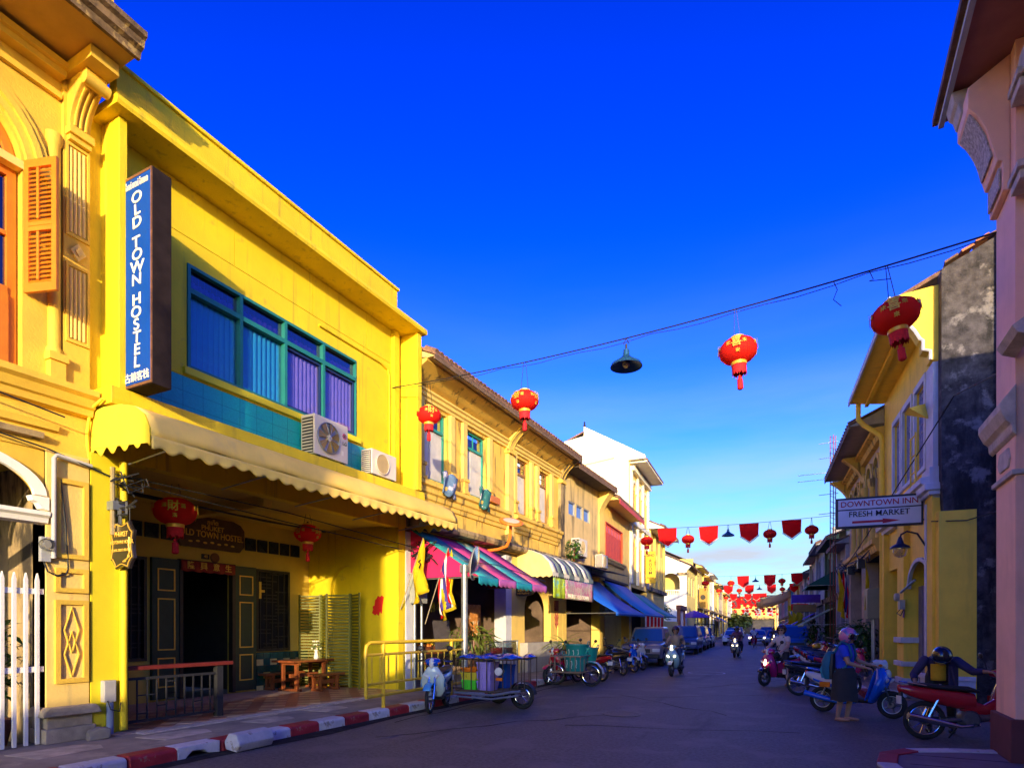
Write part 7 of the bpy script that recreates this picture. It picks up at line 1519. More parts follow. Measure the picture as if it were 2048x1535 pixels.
# ------------------------------------------------------------------ cars (local: forward +x)
car_glass = mat('car_glass', (.025, .09, .26), .06, .02, spec=.8, coat=1)  # blue base colour stands in for sky reflected in the windows
PC = mat('car_paint_placeholder', (.3, .3, .3), .3, .03, coat=.8); trim_dark = mat('car_trim', (.025, .025, .028), .5); rim_m = mat('alloy', (.4, .4, .42), .3, metal=.8)
def make_car(kind):
    root = bpy.data.objects.new('car', None); link(root, None, I4)
    L_ = lambda n_, m_, mt_, p_=root, **k: part(n_, m_, mt_, p_, local=I4, **k)
    hl, hw, wr = 2.3, .86, .35
    prm = dict(pickup=(1.02, 1.70, (-.55, 1.05, .62, -.4), 1.0), suv=(1.05, 1.78, (-2.15, 1.05, .45, -1.9), 1.02), sedan=(.92, 1.46, (-1.75, 1.05, .35, -1.05), .85))[kind]
    belt, roof, (xr, xf, tf, tr_), hood = prm
    def arch(xc): return [(xc + .42 * math.cos(a), .34 + .42 * math.sin(a)) for a in [math.pi * k / 8 for k in range(9)]]
    prof_ = [(-hl, .38)] + [(x, z) for x, z in arch(-1.4)[::-1]] + [(x, z) for x, z in arch(1.4)[::-1]] + [(hl - .05, .36), (hl, .5), (hl - .02, .78), (hl - .15, hood - .06), (xf + .1, hood + .03), (xf - .1, belt)]
    if kind == 'pickup': prof_ += [(xr - .05, belt), (xr - .08, .92), (-hl, .92)]
    elif kind == 'sedan': prof_ += [(xr - .05, belt), (-hl + .1, belt - .02), (-hl, .8)]
    else: prof_ += [(-hl + .05, belt), (-hl, .8)]
    body = L_('body', MB().prism(prof_, 'y', -hw, hw), PC, bevel=.05)
    r0 = [(xf, -hw + .06), (xf, hw - .06), (xr, hw - .06), (xr, -hw + .06)]; r1 = [(tf, -hw + .20), (tf, hw - .20), (tr_, hw - .20), (tr_, -hw + .20)]
    L_('cabin', MB().loft([[(x, y, belt - .02) for x, y in r0], [(x, y, roof - .05) for x, y in r1], [(x - .06 if x > 0 else x + .06, y * .94, roof) for x, y in r1]]), PC, body, bevel=.03)
    def pane(name, pts, n): L_(name, MB().add([Vector(p) + Vector(n) * .012 for p in pts], [tuple(range(len(pts)))]), car_glass, body, solid=.008)
    def mix(a, b, t): return tuple(a[i] + (b[i] - a[i]) * t for i in range(3))
    A0, B0 = (xf, -hw + .06, belt), (xf, hw - .06, belt); A1, B1 = (tf, -hw + .2, roof - .05), (tf, hw - .2, roof - .05)
    pane('windscreen', [mix(mix(A0, B0, .06), mix(A1, B1, .06), .06), mix(mix(A0, B0, .94), mix(A1, B1, .94), .06), mix(mix(A0, B0, .94), mix(A1, B1, .94), .93), mix(mix(A0, B0, .06), mix(A1, B1, .06), .93)], (.6, 0, .6))
    C0, D0, C1, D1 = (xr, -hw + .06, belt), (xr, hw - .06, belt), (tr_, -hw + .2, roof - .05), (tr_, hw - .2, roof - .05)
    pane('rear_window', [mix(mix(C0, D0, .08), mix(C1, D1, .08), .1), mix(mix(C0, D0, .92), mix(C1, D1, .92), .1), mix(mix(C0, D0, .92), mix(C1, D1, .92), .9), mix(mix(C0, D0, .08), mix(C1, D1, .08), .9)], (-.8, 0, .4))
    ns2 = 1 if kind == 'pickup' else (3 if kind == 'suv' else 2)
    for s, (p0, p1, q0, q1) in ((-1, (A0, A1, C0, C1)), (1, (B0, B1, D0, D1))):
        for k in range(ns2):
            a, b = .07 + .88 * k / ns2, .07 + .88 * (k + 1) / ns2 - .04
            f_ = lambda t, v: mix(mix(p0, q0, t), mix(p1, q1, t), v)
            pane('side_window', [f_(a, .1), f_(b, .1), f_(b, .9), f_(a, .9)], (0, s, .25))
        L_('mirror', MB().box(xf - .25, xf - .1, s * (hw + .02), s * (hw + .20), belt, belt + .16), PC, body, bevel=.03)
        L_('headlamp', MB().box(hl - .16, hl - .005, s * (hw - .36), s * (hw - .03), .62, .78), lens, body, bevel=.03)
        L_('tail_lamp', MB().box(-hl - .01, -hl + .06, s * (hw - .2), s * (hw - .02), .7, .95), red_lens, body, bevel=.01)
        for k in range(ns2 if ns2 < 3 else 2): L_('door_handle', MB().box(xf - .95 - k * .95, xf - .80 - k * .95, s * (hw - .01), s * (hw + .025), belt - .16, belt - .12), trim_dark, body)
        for xw in (-1.4, 1.4):
            w_ = L_('wheel', MB().lathe([(wr - .06, s * (hw - .26)), (wr, s * (hw - .22)), (wr, s * (hw - .05)), (wr - .05, s * (hw - .01))], 20, (xw, 0, wr), 'y'), rubber, smooth=True)
            L_('rim', MB().lathe([(.22, s * (hw - .02)), (.21, s * (hw + .0)), (.06, s * (hw - .02))], 16, (xw, 0, wr), 'y'), rim_m, w_, smooth=True)
    L_('grille', MB().box(hl - .04, hl + .006, -.42, .42, .60, .76), trim_dark, body); L_('bumper', MB().box(hl - .15, hl + .07, -hw + .05, hw - .05, .36, .56), PC if kind != 'pickup' else trim_dark, body, bevel=.04)
    L_('lower_grille', MB().box(hl + .06, hl + .075, -.45, .45, .40, .48), trim_dark, body); L_('number_plate', MB().box(hl + .07, hl + .082, -.2, .2, .45, .56), plate_m, body)
    L_('wiper', MB().tube([(xf + .02, -.4, belt + .03), (xf - .18, -.05, belt + .2)], .01, 4), trim_dark, body)
    if kind == 'pickup': L_('bed_rail', MB().tube([(xr - .1, -hw + .05, .95), (-hl + .03, -hw + .05, .95), (-hl + .03, hw - .05, .95), (xr - .1, hw - .05, .95)], .03, 6), trim_dark, body)
    if kind == 'suv': L_('roof_rail', MB().tube([(tf - .2, -.55, roof + .04), (tr_ + .1, -.55, roof + .04)], .02, 5).tube([(tf - .2, .55, roof + .04), (tr_ + .1, .55, roof + .04)], .02, 5), trim_dark, body)
    return root
CARS = {k: make_car(k) for k in ('pickup', 'suv', 'sedan')}
def car(label, kind, x, y, rz, col, lit=False, s=1.0, group=None, cat=None):
    rc = {PC: col}
    if lit: rc[lens] = lit_lens
    o = copy_tree(CARS[kind], T(x, y, 0, rz=rz, s=s), None, rc); o.name = {'pickup': 'pickup_truck', 'suv': 'parked_suv', 'sedan': 'parked_car'}[kind]
    return tag(o, label, cat or {'pickup': 'pickup', 'suv': 'car', 'sedan': 'car'}[kind], group)
cp = lambda n_, c: mat('car_' + n_, c, .3, .05, 2, coat=.8)
S_ = -math.pi / 2
CL = 'cars parked along the left kerb'; CR = 'cars parked along the shaded side'
car('dusty grey pickup parked behind the row of mopeds', 'pickup', -6.72, 27.6, S_ + .03, cp('dust_grey', (.24, .19, .18)), group=CL)
car('dark blue sport utility parked behind the grey pickup', 'suv', -7.55, 40.5, S_ + TH, cp('navy', (.03, .07, .20)), group=CL)
car('dark grey car parked behind the blue sport utility', 'suv', -8.15, 47.5, S_ + TH, cp('graphite', (.08, .10, .15)), group=CL)
pk_ = car('dark pickup with a stake cage parked farther along the left kerb', 'pickup', -8.6, 53.6, S_ + TH, cp('black', (.03, .03, .035)), group=CL)
for k in range(6): part('stake', MB().tube([(-2.2 + k * .3, -.8, .9), (-2.2 + k * .3, -.8, 2.0)], .03, 4).tube([(-2.2 + k * .3, .8, .9), (-2.2 + k * .3, .8, 2.0)], .03, 4), trim_dark, pk_, local=I4)
part('stake_rail', MB().tube([(-2.25, -.8, 2.0), (-.65, -.8, 2.0), (-.65, .8, 2.0), (-2.25, .8, 2.0), (-2.25, -.8, 2.0)], .03, 4), trim_dark, pk_, local=I4)
car('white saloon car coming up the left lane', 'sedan', -7.15, 62.0, S_ + TH, cp('white', (.55, .56, .58)))
car('blue hatchback behind the white saloon', 'suv', -8.0, 70.0, S_ + TH, cp('blue', (.02, .07, .22)), s=.95)
car('pale car with both headlamps lit far up the street', 'sedan', -5.1, 64.5, S_ + TH, cp('pale', (.4, .42, .45)), True)
car('blue sport utility parked on the shaded side', 'suv', -1.15, 42.5, S_ + TH, cp('bright_blue', (.02, .10, .36)), group=CR)
car('taller blue sport utility just behind the first on the shaded side', 'suv', -1.55, 48.2, S_ + TH, cp('mid_blue', (.03, .12, .32)), s=1.06, group=CR)
car('dark blue saloon parked far along the shaded side', 'sedan', -3.3, 61, S_ + TH, cp('deep_blue', (.02, .04, .16)), group=CR)
for k, (x, y, kd, c_, lab) in enumerate(((-5.6, 84, 'suv', (.03, .09, .30), 'blue car in the distant traffic beyond the pale car'), (-7.8, 98, 'sedan', (.4, .4, .42), 'silver car in the distant traffic'), (-10.5, 90, 'sedan', (.25, .1, .12), 'maroon car parked in the distance on the left'), (-11.2, 104, 'suv', (.3, .3, .34), 'grey car parked in the distance on the left'), (-9.3, 122, 'sedan', (.05, .08, .25), 'farthest dark car in the distance'))):
    car(lab, kd, x, y, S_ + TH, cp('far%d' % k, c_), k == 3, group='distant traffic')
for r_ in list(PROTO.values()) + list(CARS.values()): drop(r_)
# ------------------------------------------------------------------ people
skin_t = mat('skin', (.42, .22, .13), .55, .08, 6); skin_l = mat('skin_light', (.55, .31, .22), .55, .08, 6); hair_b = mat('black_hair', (.012, .010, .009), .5, .2, 20)
PEOPLE = []
def V3(*a): return Vector(a)
def person(label, world, J, outfit, extras=None, voxel=.011, group=None, skin=None):
    """J: joints in the person's own frame (forward +x, up z). Limbs are tapered and fused into one body."""
    m = MB(); segs = []
    def limb(tagn, pts, rad, n=10):
        pts = [Vector(p) for p in pts]; full = []; rr = []
        for i in range(len(pts) - 1):
            for k in range(4): t = k / 4; full.append(pts[i].lerp(pts[i + 1], t)); rr.append(rad[i] + (rad[i + 1] - rad[i]) * t)
        full.append(pts[-1]); rr.append(rad[-1]); m.tube(full, rr, n)
        for p, r_ in zip(pts, rad): m.ball(p, r_ * .99, n=10, m=7)
        for i in range(len(pts) - 1): segs.append((tagn, i, pts[i], pts[i + 1], (rad[i] + rad[i + 1]) / 2))
    pel, che, nek, hed = J['pelvis'], J['chest'], J['neck'], J['head']; side = J.get('side', V3(0, 1, 0)).normalized()
    up = (che - pel).normalized(); fwd = side.cross(up).normalized()
    # trunk: elliptical sections from hips to shoulders
    rings = []
    for t, a, b in ((-.22, .10, .08), (-.12, .155, .115), (0, .165, .125), (.3, .145, .11), (.62, .15, .115), (.95, .17, .12), (1.15, .165, .10), (1.28, .10, .075), (1.36, .06, .06)):
        c = pel.lerp(che, t) if t <= 1 else che + (nek - che) * ((t - 1) / .38)
        rings.append([c + side * (a * J.get('wide', 1) * math.cos(2 * math.pi * k / 16)) + fwd * (b * J.get('deep', 1) * math.sin(2 * math.pi * k / 16)) for k in range(16)])
    m.loft(rings); segs.append(('torso', 0, pel - up * .08, nek - up * .03, .13))
    limb('neck', [nek - (hed - nek) * .2, nek.lerp(hed, .7)], [.055, .05])
    hf = J.get('look', fwd).normalized(); hs_ = J.get('hside', side).normalized(); hu = hf.cross(hs_).normalized()
    q = Matrix((hf, hs_, hu)).transposed()
    def H(x, y, z): return hed + q @ Vector((x, y, z))
    hb_ = MB().ball((0, 0, .01), .095, .075, .115, 14, 10).ball((.03, 0, -.06), .06, .055, .06, 10, 7); m.add([hed + q @ Vector(p) for p in hb_.v], hb_.f)
    no = MB().ellip((.096, 0, -.012), (.3, 0, -1), (.014, .016, .028), 8, 6); m.add([hed + q @ Vector(p) for p in no.v], no.f)
    for s in (-1, 1): ea = MB().ball((-.005, s * .076, -.01), .02, .010, .03, 8, 6); m.add([hed + q @ Vector(p) for p in ea.v], ea.f)
    segs.append(('head', 0, H(0, 0, -.06), H(0, 0, .06), .09))
    for s, nm in ((1, 'l'), (-1, 'r')):
        sh_, el, wr_ = J['sh_' + nm], J['el_' + nm], J['wr_' + nm]
        limb('arm', [sh_, el, wr_], [.056, .041, .027])
        hd = J.get('hand_' + nm, (wr_ - el).normalized()).normalized(); pn = J.get('palm_' + nm, V3(0, 0, -1)); ax = hd.cross(pn).normalized(); pn = ax.cross(hd).normalized()
        pc = wr_ + hd * .05; pm2 = MB().ball((0, 0, 0), .05, .038, .018, 10, 7); qq = Matrix((hd, ax, pn)).transposed(); m.add([pc + qq @ Vector(p) for p in pm2.v], pm2.f); segs.append(('hand', 0, wr_, pc + hd * .04, .03))
        for k, ln in enumerate((.060, .070, .066, .052)):
            b0 = pc + hd * .036 + ax * (-.028 + .0187 * k); b1 = b0 + hd * ln * .5 + pn * .012; b2 = b1 + hd * ln * .25 + pn * ln * .5
            limb('hand', [b0, b1, b2], [.0105, .0095, .008], 6)
        t0 = pc + ax * (.034 * (1 if s > 0 else -1)) - hd * .012; limb('hand', [t0, t0 + hd * .03 + ax * (.02 * (1 if s > 0 else -1)) + pn * .012, t0 + hd * .055 + pn * .03 + ax * (.012 * (1 if s > 0 else -1))], [.013, .011, .009], 6)
        hp_, kn, an = J['hip_' + nm], J['kn_' + nm], J['an_' + nm]; limb('leg', [hp_, kn, an], [.088, .056, .036])
        ft = J.get('foot_' + nm, V3(1, 0, 0)).normalized(); fm2 = MB().ellip(an + ft * .075 + V3(0, 0, -.045), ft, (.042, .032, .125), 10, 8); m.add(fm2.v, fm2.f); segs.append(('foot', 0, an + V3(0, 0, -.03), an + ft * .18 + V3(0, 0, -.045), .035))
    PEOPLE.append(dict(label=label, world=world, mb=m, segs=segs, outfit=outfit, extras=extras, voxel=voxel, group=group, skin=skin or skin_t, H=H, q=q, hed=hed, J=J, up=up, fwd=fwd, side=side))
def build_people():
    tmp = []
    for P in PEOPLE:
        me = P['mb'].mesh('body'); o = bpy.data.objects.new('person', me); COL.objects.link(o)
        r_ = o.modifiers.new('r', 'REMESH'); r_.mode = 'VOXEL'; r_.voxel_size = P['voxel']; s_ = o.modifiers.new('s', 'SMOOTH'); s_.factor = .5; s_.iterations = 3; tmp.append(o)
    dg = bpy.context.evaluated_depsgraph_get(); dg.update()
    for P, o in zip(PEOPLE, tmp): P['mesh'] = bpy.data.meshes.new_from_object(o.evaluated_get(dg))
    for o in tmp: bpy.data.objects.remove(o)
    for P in PEOPLE:
        me = P['mesh']; me.materials.clear(); me.materials.append(P['skin'])
        n = len(me.vertices); co = np.empty(n * 3); me.vertices.foreach_get('co', co); co = co.reshape(-1, 3); no = np.empty(n * 3); me.vertices.foreach_get('normal', no); no = no.reshape(-1, 3)
        best = np.full(n, 1e9); lab = np.zeros(n, int); par = np.zeros(n)
        for i, (tg, ix, a, b, r_) in enumerate(P['segs']):
            a, b = np.array(a), np.array(b); ab = b - a; t = np.clip(((co - a) @ ab) / max(1e-9, ab @ ab), 0, 1); d = np.linalg.norm(co - a - t[:, None] * ab, axis=1) - r_
            k = d < best; best[k] = d[k]; lab[k] = i; par[k] = t[k] + ix
        tags = np.array([s[0] for s in P['segs']])[lab]
        me.polygons.foreach_set('use_smooth', [True] * len(me.polygons))
        root = bpy.data.objects.new('person', me); link(root, None, P['world']); tag(root, P['label'], 'person', P['group'])
        faces = [tuple(p.vertices) for p in me.polygons]
        def cloth(name, mask, off, m_):
            use = [f for f in faces if all(mask[v] for v in f)]
            if not use: return
            ids = sorted({v for f in use for v in f}); mp = {v: i for i, v in enumerate(ids)}
            c2 = MB(); c2.v = [tuple(co[v] + no[v] * off) for v in ids]; c2.f = [tuple(mp[v] for v in f) for f in use]
            part(name, c2, m_, root, smooth=True, local=I4, solid=.006)
        of = P['outfit']
        if 'top' in of:
            sl = of.get('sleeve', .55); cloth(of.get('top_name', 'shirt'), (tags == 'torso') & ((co - np.array(P['J']['pelvis'])) @ np.array(P['up']) > of.get('hem', -.06)) | ((tags == 'arm') & (par < sl)), .014, of['top'])
        if 'bottom' in of:
            lg = of.get('leg', 1.95); cloth(of.get('bottom_name', 'trousers'), ((tags == 'torso') & ((co - np.array(P['J']['pelvis'])) @ np.array(P['up']) < .06)) | ((tags == 'leg') & (par < lg)), .012, of['bottom'])
        if 'shoes' in of: cloth('shoes', (tags == 'foot') | ((tags == 'leg') & (par > 1.92)), .008, of['shoes'])
        H, q, hed = P['H'], P['q'], P['hed']
        def headpart(name, mb_, m_, **k): mb_.v = [tuple(hed + q @ Vector(p)) for p in mb_.v]; part(name, mb_, m_, root, local=I4, **k)
        if of.get('helmet'):
            hm = MB().ball((-.012, 0, .035), .142, .125, .142, 22, 16)
            keep = [f for f in hm.f if len(f) == 4 and not (sum(hm.v[i][0] for i in f) / 4 > .055 and sum(hm.v[i][2] for i in f) / 4 < .055) and sum(hm.v[i][2] for i in f) / 4 > -.085] + [f for f in hm.f if len(f) > 4 and hm.v[f[0]][2] > 0]
            hm.f = keep; headpart('helmet', hm, of['helmet'], smooth=True, solid=.018)
            if of.get('visor'):
                vz = MB().grid(lambda u, v: (-.012 + .158 * math.cos((u - .5) * 2.5) * (1 - .1 * v), .142 * math.sin((u - .5) * 2.5), .10 - .12 * v * of['visor']), 12, 4); headpart('visor', vz, glass('visor_glass', (.08, .08, .1), .4), smooth=True, solid=.004)
            headpart('chin_strap', MB().tube([(.0, -.10, -.02), (.03, -.06, -.10), (.045, 0, -.125), (.03, .06, -.10), (.0, .10, -.02)], .008, 5), black_plastic)
        if of.get('hair'):
            hm = MB().ball((-.018, 0, .025), .105, .088, .115, 18, 14); hm.f = [f for f in hm.f if len(f) == 4 and not (sum(hm.v[i][0] for i in f) / 4 > .03 and sum(hm.v[i][2] for i in f) / 4 < .06) and sum(hm.v[i][2] for i in f) / 4 > -.075] + [f for f in hm.f if len(f) > 4 and hm.v[f[0]][2] > 0]
            headpart('hair', hm, hair_b, smooth=True, solid=.012)
        for s in (-1, 1): headpart('eye', MB().ball((.082, s * .032, .012), .009, .014, .007, 8, 6), mat('eye_dark', (.02, .015, .012), .2), smooth=True)
        headpart('mouth', MB().ball((.084, 0, -.062), .008, .022, .005, 8, 6), mat('lips', (.30, .09, .07), .5), smooth=True)
        if of.get('glasses'):
            gl = MB()
            for s in (-1, 1): gl.ball((.093, s * .034, .012), .008, .026, .02, 10, 6)
            gl.tube([(.06, -.075, .016), (.095, -.05, .016), (.097, .05, .016), (.06, .075, .016)], .005, 5); headpart('sunglasses', gl, mat('dark_lens', (.01, .01, .012), .15), smooth=True)
        if P['extras']: P['extras'](root, P)
def rider(b, lean=.05, up=0, fw=0, feet=.30, look=None, knees=.2, foot_down=False, wide=1.0):
    """joints of someone sitting on the bike b, hands on the grips"""
    J = dict(pelvis=V3(-.22 + fw, 0, .90 + up), chest=V3(-.20 + lean + fw, 0, 1.24 + up), neck=V3(-.19 + lean + fw, 0, 1.41 + up), head=V3(-.17 + lean + fw, 0, 1.55 + up), wide=wide)
    for s, n in ((1, 'l'), (-1, 'r')):
        J['sh_' + n] = V3(-.20 + lean + fw, s * .185, 1.33 + up); J['el_' + n] = V3(-.02 + fw * .6, s * .30, 1.12 + up * .6); J['wr_' + n] = V3(.20, s * .30, 1.03); J['hand_' + n] = V3(.6, 0 * s, -.15); J['palm_' + n] = V3(0, 0, -1)
        J['hip_' + n] = V3(-.18 + fw, s * .10, .87 + up); J['kn_' + n] = V3(.20, s * knees, .74); J['an_' + n] = V3(.12, s * .15, feet + .05); J['foot_' + n] = V3(1, 0, -.05)
    if foot_down: J['kn_l'] = V3(.05, .27, .56); J['an_l'] = V3(.02, .33, .09); J['foot_l'] = V3(1, .2, 0)
    if look is not None: J['look'] = look; J['hside'] = V3(0, 0, 1).cross(look)
    return J
jeans = mat('blue_denim', (.03, .06, .14), .85, .2, 9); khaki = mat('khaki_shirt', (.30, .22, .14), .85, .15, 6); tee = mat('white_tee', (.60, .50, .44), .85, .08, 5); dark_tr = mat('dark_trousers', (.03, .028, .03), .85, .15, 8); navy_j = mat('navy_jacket', (.03, .022, .075), .7, .2, 6); polo = mat('royal_blue_polo', (.015, .05, .50), .8, .1, 6); purple_c = mat('plum_blouse', (.16, .07, .09), .85, .3, 12); white_sh = mat('pale_shirt', (.5, .48, .48), .85)
hel_blk = mat('black_helmet', (.012, .012, .016), .2, .05, coat=.8); hel_brown = mat('dark_red_helmet', (.06, .02, .03), .25, coat=.6); hel_pink = mat('pink_helmet', (.62, .16, .34), .25, .1, 8, patch=(.06, .16, .36), pthr=(.5, .53), pscale=9, coat=.6)
sandal = mat('tan_sandal', (.35, .16, .07), .7); shoe_d = mat('dark_shoe', (.03, .025, .025), .6)
person('rider in khaki shirt and dark helmet on the pale blue scooter', WM[B_rid1], rider(B_rid1), dict(top=khaki, sleeve=1.6, bottom=jeans, shoes=shoe_d, helmet=hel_brown), group='riders', voxel=.013,
       extras=lambda r_, P: part('glove', MB().ellip((.24, .30, 1.03), (1, 0, 0), (.06, .06, .09)).ellip((.24, -.30, 1.03), (1, 0, 0), (.06, .06, .09)), jeans, r_, local=I4, smooth=True))
person('front rider in patterned plum blouse on the silver scooter', WM[B_rid2], rider(B_rid2), dict(top=purple_c, sleeve=1.2, bottom=dark_tr, shoes=sandal, helmet=hel_blk), voxel=.015, group='riders')
Jp = rider(B_rid2, fw=-.33, up=.06)
for n, s in (('l', 1), ('r', -1)): Jp['el_' + n] = V3(-.30, s * .28, 1.15); Jp['wr_' + n] = V3(-.18, s * .2, 1.02); Jp['kn_' + n] = V3(-.05, s * .30, .70); Jp['an_' + n] = V3(-.1, s * .26, .36)
person('passenger sitting behind the rider in plum on the silver scooter', WM[B_rid2], Jp, dict(top=mat('rose_top', (.35, .12, .18), .85), bottom=dark_tr, shoes=sandal, hair=True), voxel=.015, group='riders')
person('rider in a pale shirt on the red moped far up the street', WM[B_rid3], rider(B_rid3), dict(top=white_sh, bottom=dark_tr, shoes=shoe_d, hair=True), voxel=.018, group='riders')
person('rider in brown on the dark scooter beside the far parked cars', WM[B_rid4], rider(B_rid4), dict(top=mat('brown_top', (.10, .05, .03), .85), bottom=dark_tr, shoes=shoe_d, helmet=hel_blk), voxel=.018, group='riders')
def strap(r_, P):
    part('bag_strap', MB().tube([(-.10, .10, 1.40), (-.05, .02, 1.25), (-.06, -.10, 1.08), (-.12, -.17, 1.0)], .014, 5), dark_tr, r_, local=I4)
    part('necklace', MB().tube([(-.10, .06, 1.38), (-.045, .0, 1.31), (-.10, -.06, 1.38)], .006, 5), dark_tr, r_, local=I4)
person('woman in white tee, sunglasses and dark helmet astride the magenta scooter', WM[B_mag], rider(B_mag, .04, .02, look=V3(1, .35, 0), foot_down=True), dict(top=tee, sleeve=.55, hem=-.10, bottom=dark_tr, leg=.75, bottom_name='shorts', shoes=sandal, helmet=hel_brown, glasses=True), strap, voxel=.010, skin=skin_l)
# woman in blue standing beside the blue scooter, both hands on its bars
wp = onz(1690, 1441); bm_dir = (Vector((1.28, 12.85, 0)) - Vector((.13, 13.35, 0))).normalized()
WW = T(wp.x - .02, wp.y + .06, 0, rz=math.atan2(bm_dir.y, bm_dir.x) + .12)
J = dict(pelvis=V3(0, 0, .86), chest=V3(.02, 0, 1.18), neck=V3(.04, 0, 1.345), head=V3(.075, 0, 1.475), look=V3(1, -.02, -.22), hside=V3(0, 1, 0), wide=1.12, deep=1.1)
for n, s in (('l', 1), ('r', -1)): J['sh_' + n] = V3(.03, s * .18, 1.285); J['hip_' + n] = V3(0, s * .09, .83); J['kn_' + n] = V3(.04 + .05 * s, s * .10, .46); J['an_' + n] = V3(-.02 + .05 * s, s * .10, .08)
J.update(el_l=V3(.16, .28, 1.06), wr_l=V3(.37, .26, .99), el_r=V3(.14, -.24, 1.04), wr_r=V3(.36, -.16, .97), hand_l=V3(1, 0, -.1), hand_r=V3(1, .1, -.1))
def skirt(r_, P):
    part('loose_trousers', MB().loft([[((.03 if t > .5 else .02) * 0 + hx * math.cos(a) + .01, hy * math.sin(a) * (1 - .0 * t), z + (.015 * math.sin(a * 5) if t == 1 else 0)) for a in [2 * math.pi * k / 20 for k in range(20)]] for t, z, hx, hy in ((0, .95, .15, .18), (.2, .84, .19, .22), (.6, .60, .20, .23), (1, .36, .22, .25))]), dark_tr, r_, smooth=True, local=I4)
    part('collar', torus(MB(), (.03, 0, 1.375), .068, .016, 'z', 16, 6), polo, r_, local=I4, smooth=True)
    for s in (-1, 1): part('flip_flop', MB().ellip((.05 + .05 * s, s * .10, .015), (1, 0, 0), (.05, .014, .13), 12, 6), sandal, r_, local=I4, smooth=True)
person('woman in royal blue polo and pink helmet standing at the blue scooter', WW, J, dict(top=polo, sleeve=.62, hem=-.16, helmet=hel_pink, visor=.9, hair=False), skirt, voxel=.009)
FRAME = WW
bp_ = thing('backpack', 'teal and black backpack worn by the woman in royal blue', 'backpack', (-.22, 0, .95))
part('pack', MB().loft([slab(-.22, -.0, .085, .13), slab(-.1, -.02, .11, .16), slab(.1, -.02, .11, .16), slab(.24, .01, .08, .13), slab(.28, .03, .05, .09)]), mat('teal_nylon', (.01, .13, .20), .65, .15), bp_, smooth=True, local=I4); part('pocket', MB().loft([slab(-.20, -.07, .07, .11), slab(-.05, -.09, .07, .12), slab(.02, -.08, .06, .1)]), mat('cyan_nylon', (.02, .24, .34), .65), bp_, smooth=True, local=I4)
part('pack_side', MB().loft([slab(-.21, .05, .06, .145), slab(0, .06, .07, .17), slab(.24, .07, .05, .13)]), black_plastic, bp_, smooth=True, local=I4)
for s in (-1, 1): part('shoulder_strap', MB().tube([(.10, s * .10, .27), (.22, s * .12, .46), (.34, s * .13, .40), (.385, s * .14, .22), (.30, s * .17, .02), (.12, s * .15, -.08)], .02, 6), mat('teal_nylon', (.01, .13, .2), .65), bp_, local=I4)
frame()
# man bending over the red moped from behind it
WB = T(1.74, 11.34, 0, rz=-math.pi / 2 - .15)
J = dict(pelvis=V3(-.20, 0, .90), chest=V3(.07, .02, 1.12), neck=V3(.22, .02, 1.20), head=V3(.34, .02, 1.20), look=V3(.55, 0, -.85), hside=V3(0, 1, 0), wide=1.1, deep=1.05)
for n, s in (('l', 1), ('r', -1)): J['sh_' + n] = V3(.14, s * .20, 1.15); J['hip_' + n] = V3(-.20, s * .10, .87); J['kn_' + n] = V3(-.08, s * .14, .47); J['an_' + n] = V3(-.22, s * .15, .09)
J.update(el_l=V3(.26, .40, 1.00), wr_l=V3(.42, .56, 1.02), hand_l=V3(.5, .6, -.1), el_r=V3(.16, -.34, .92), wr_r=V3(.30, -.32, .83), hand_r=V3(.6, .2, -.5))
def jk(r_, P):
    part('jacket_flap', MB().grid(lambda u, v: (.24 - .02 * v, .12 + .10 * v + .02 * math.sin(u * 5), 1.08 - .42 * v + .2 * (u - .5) * .5), 6, 8).grid(lambda u, v: (.26 - .04 * v - .1 * u, .10 + .12 * u, 1.10 - .5 * v), 6, 8), navy_j, r_, smooth=True, solid=.012, local=I4)
    part('yellow_shirt', MB().grid(lambda u, v: (.27 - .10 * v - .05 * (2 * u - 1) ** 2, -.12 + .19 * u, 1.10 - .26 * v), 8, 8), mat('mustard_shirt', (.62, .34, .02), .85, .2, 6), r_, smooth=True, local=I4, solid=.012)
person('man in navy jacket and black helmet bending over the red moped', WB, J, dict(top=navy_j, top_name='jacket', sleeve=1.8, hem=-.12, bottom=dark_tr, shoes=shoe_d, helmet=hel_blk, visor=.5), jk, voxel=.010)
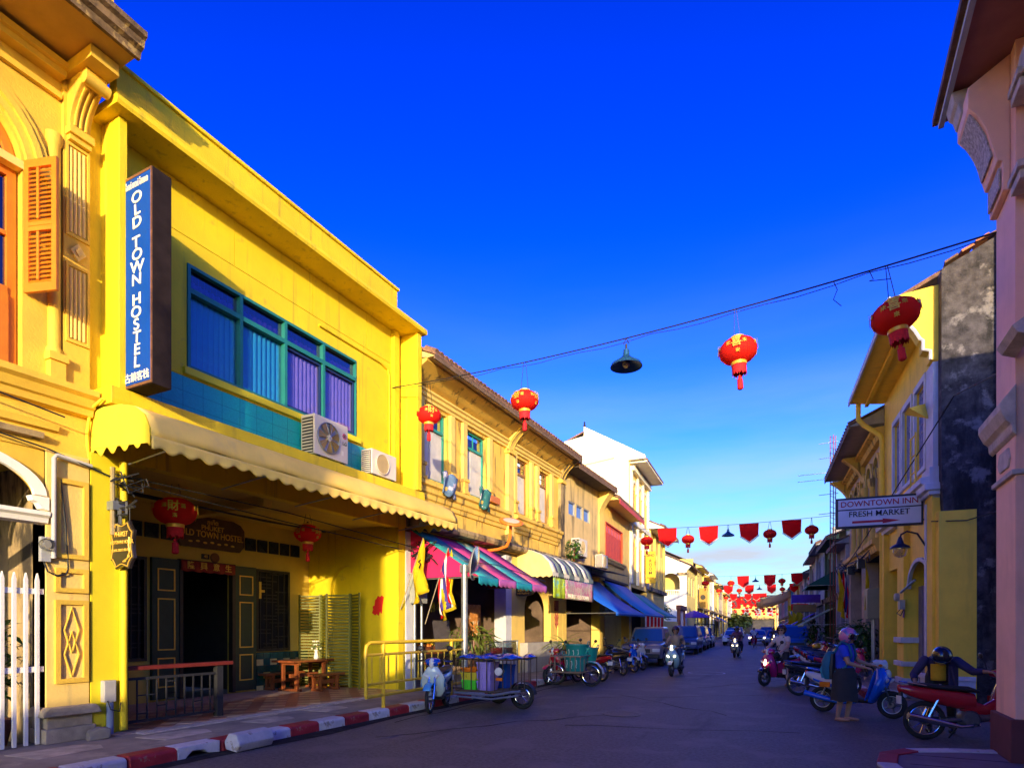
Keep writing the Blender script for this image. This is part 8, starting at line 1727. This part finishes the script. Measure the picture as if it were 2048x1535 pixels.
# bystander by the mast
sp = onz(1688, 1342); J = dict(pelvis=V3(0, 0, .92), chest=V3(0, 0, 1.26), neck=V3(0, 0, 1.43), head=V3(.01, 0, 1.57))
for n, s in (('l', 1), ('r', -1)): J['sh_' + n] = V3(0, s * .19, 1.36); J['el_' + n] = V3(.02, s * .25, 1.1); J['wr_' + n] = V3(.12, s * .22, .88); J['hip_' + n] = V3(0, s * .09, .88); J['kn_' + n] = V3(.02, s * .10, .48); J['an_' + n] = V3(0, s * .10, .08)
person('bystander in dark shirt and pale cap standing by the mast', T(sp.x - .1, sp.y, 0, rz=-2.2), J, dict(top=mat('black_shirt', (.02, .02, .025), .85), sleeve=.7, bottom=dark_tr, shoes=shoe_d, hair=True), lambda r_, P: part('cap', MB().ball((.0, 0, 1.63), .115, .10, .09, 14, 8).box(.06, .2, -.08, .08, 1.62, 1.635), mat('beige_cap', (.45, .34, .2), .8), r_, local=I4, smooth=True), voxel=.015)
build_people()
# loose helmets on parked mopeds
for k, (x, y, z, c_, lab) in enumerate(((-6.55, 18.3, .95, mat('teal_helmet', (.02, .25, .28), .3, coat=.5), 'teal crash helmet on the seat of the parked red moped'), (.05, 24.9, .97, mat('yellow_helmet', (.6, .32, .02), .3, coat=.5), 'yellow crash helmet on a parked black moped seat'))):
    h_ = thing('crash_helmet', lab, 'helmet', (x, y, z - .12)); hm = MB().ball((0, 0, .12), .14, .12, .13, 16, 10); hm.f = [f for f in hm.f if len(f) > 4 or sum(hm.v[i][2] for i in f) / len(f) > .06]; hm.f = [f for f in hm.f if hm.v[f[0]][2] > .03]
    part('shell', hm, c_, h_, smooth=True, solid=.015, local=I4); part('rim', torus(MB(), (0, 0, .065), .118, .012, 'z', 18, 6), black_plastic, h_, local=I4)
# ------------------------------------------------------------------ behind the camera: unseen blockers added to keep the low sun off the road
frame()
bw_ = part('sun_block_wall', MB().box(3.2, 3.5, -70, 4.5, 0, 4.5), cream_light); tag(bw_, 'high plain wall added unseen behind the viewer to shade the road', 'wall')  # added out of view, high enough to shade the road
tw_ = thing('shade_block_tower', 'narrow plain tower added unseen behind the viewer to shade the hostel', 'building', (3.9, -17.3, 0))  # added out of view, shaped to cast the shade band on the hostel front
part('shaft', MB().box(3.6, 4.2, -18.4, -16.2, 0, 9.6), cream_light, tw_); part('roof', MB().prism([(-18.5, 9.6), (-16.1, 9.6), (-16.1, 9.66), (-17.3, 9.8), (-18.5, 9.66)], 'x', 3.5, 4.3), roof_tile, tw_)
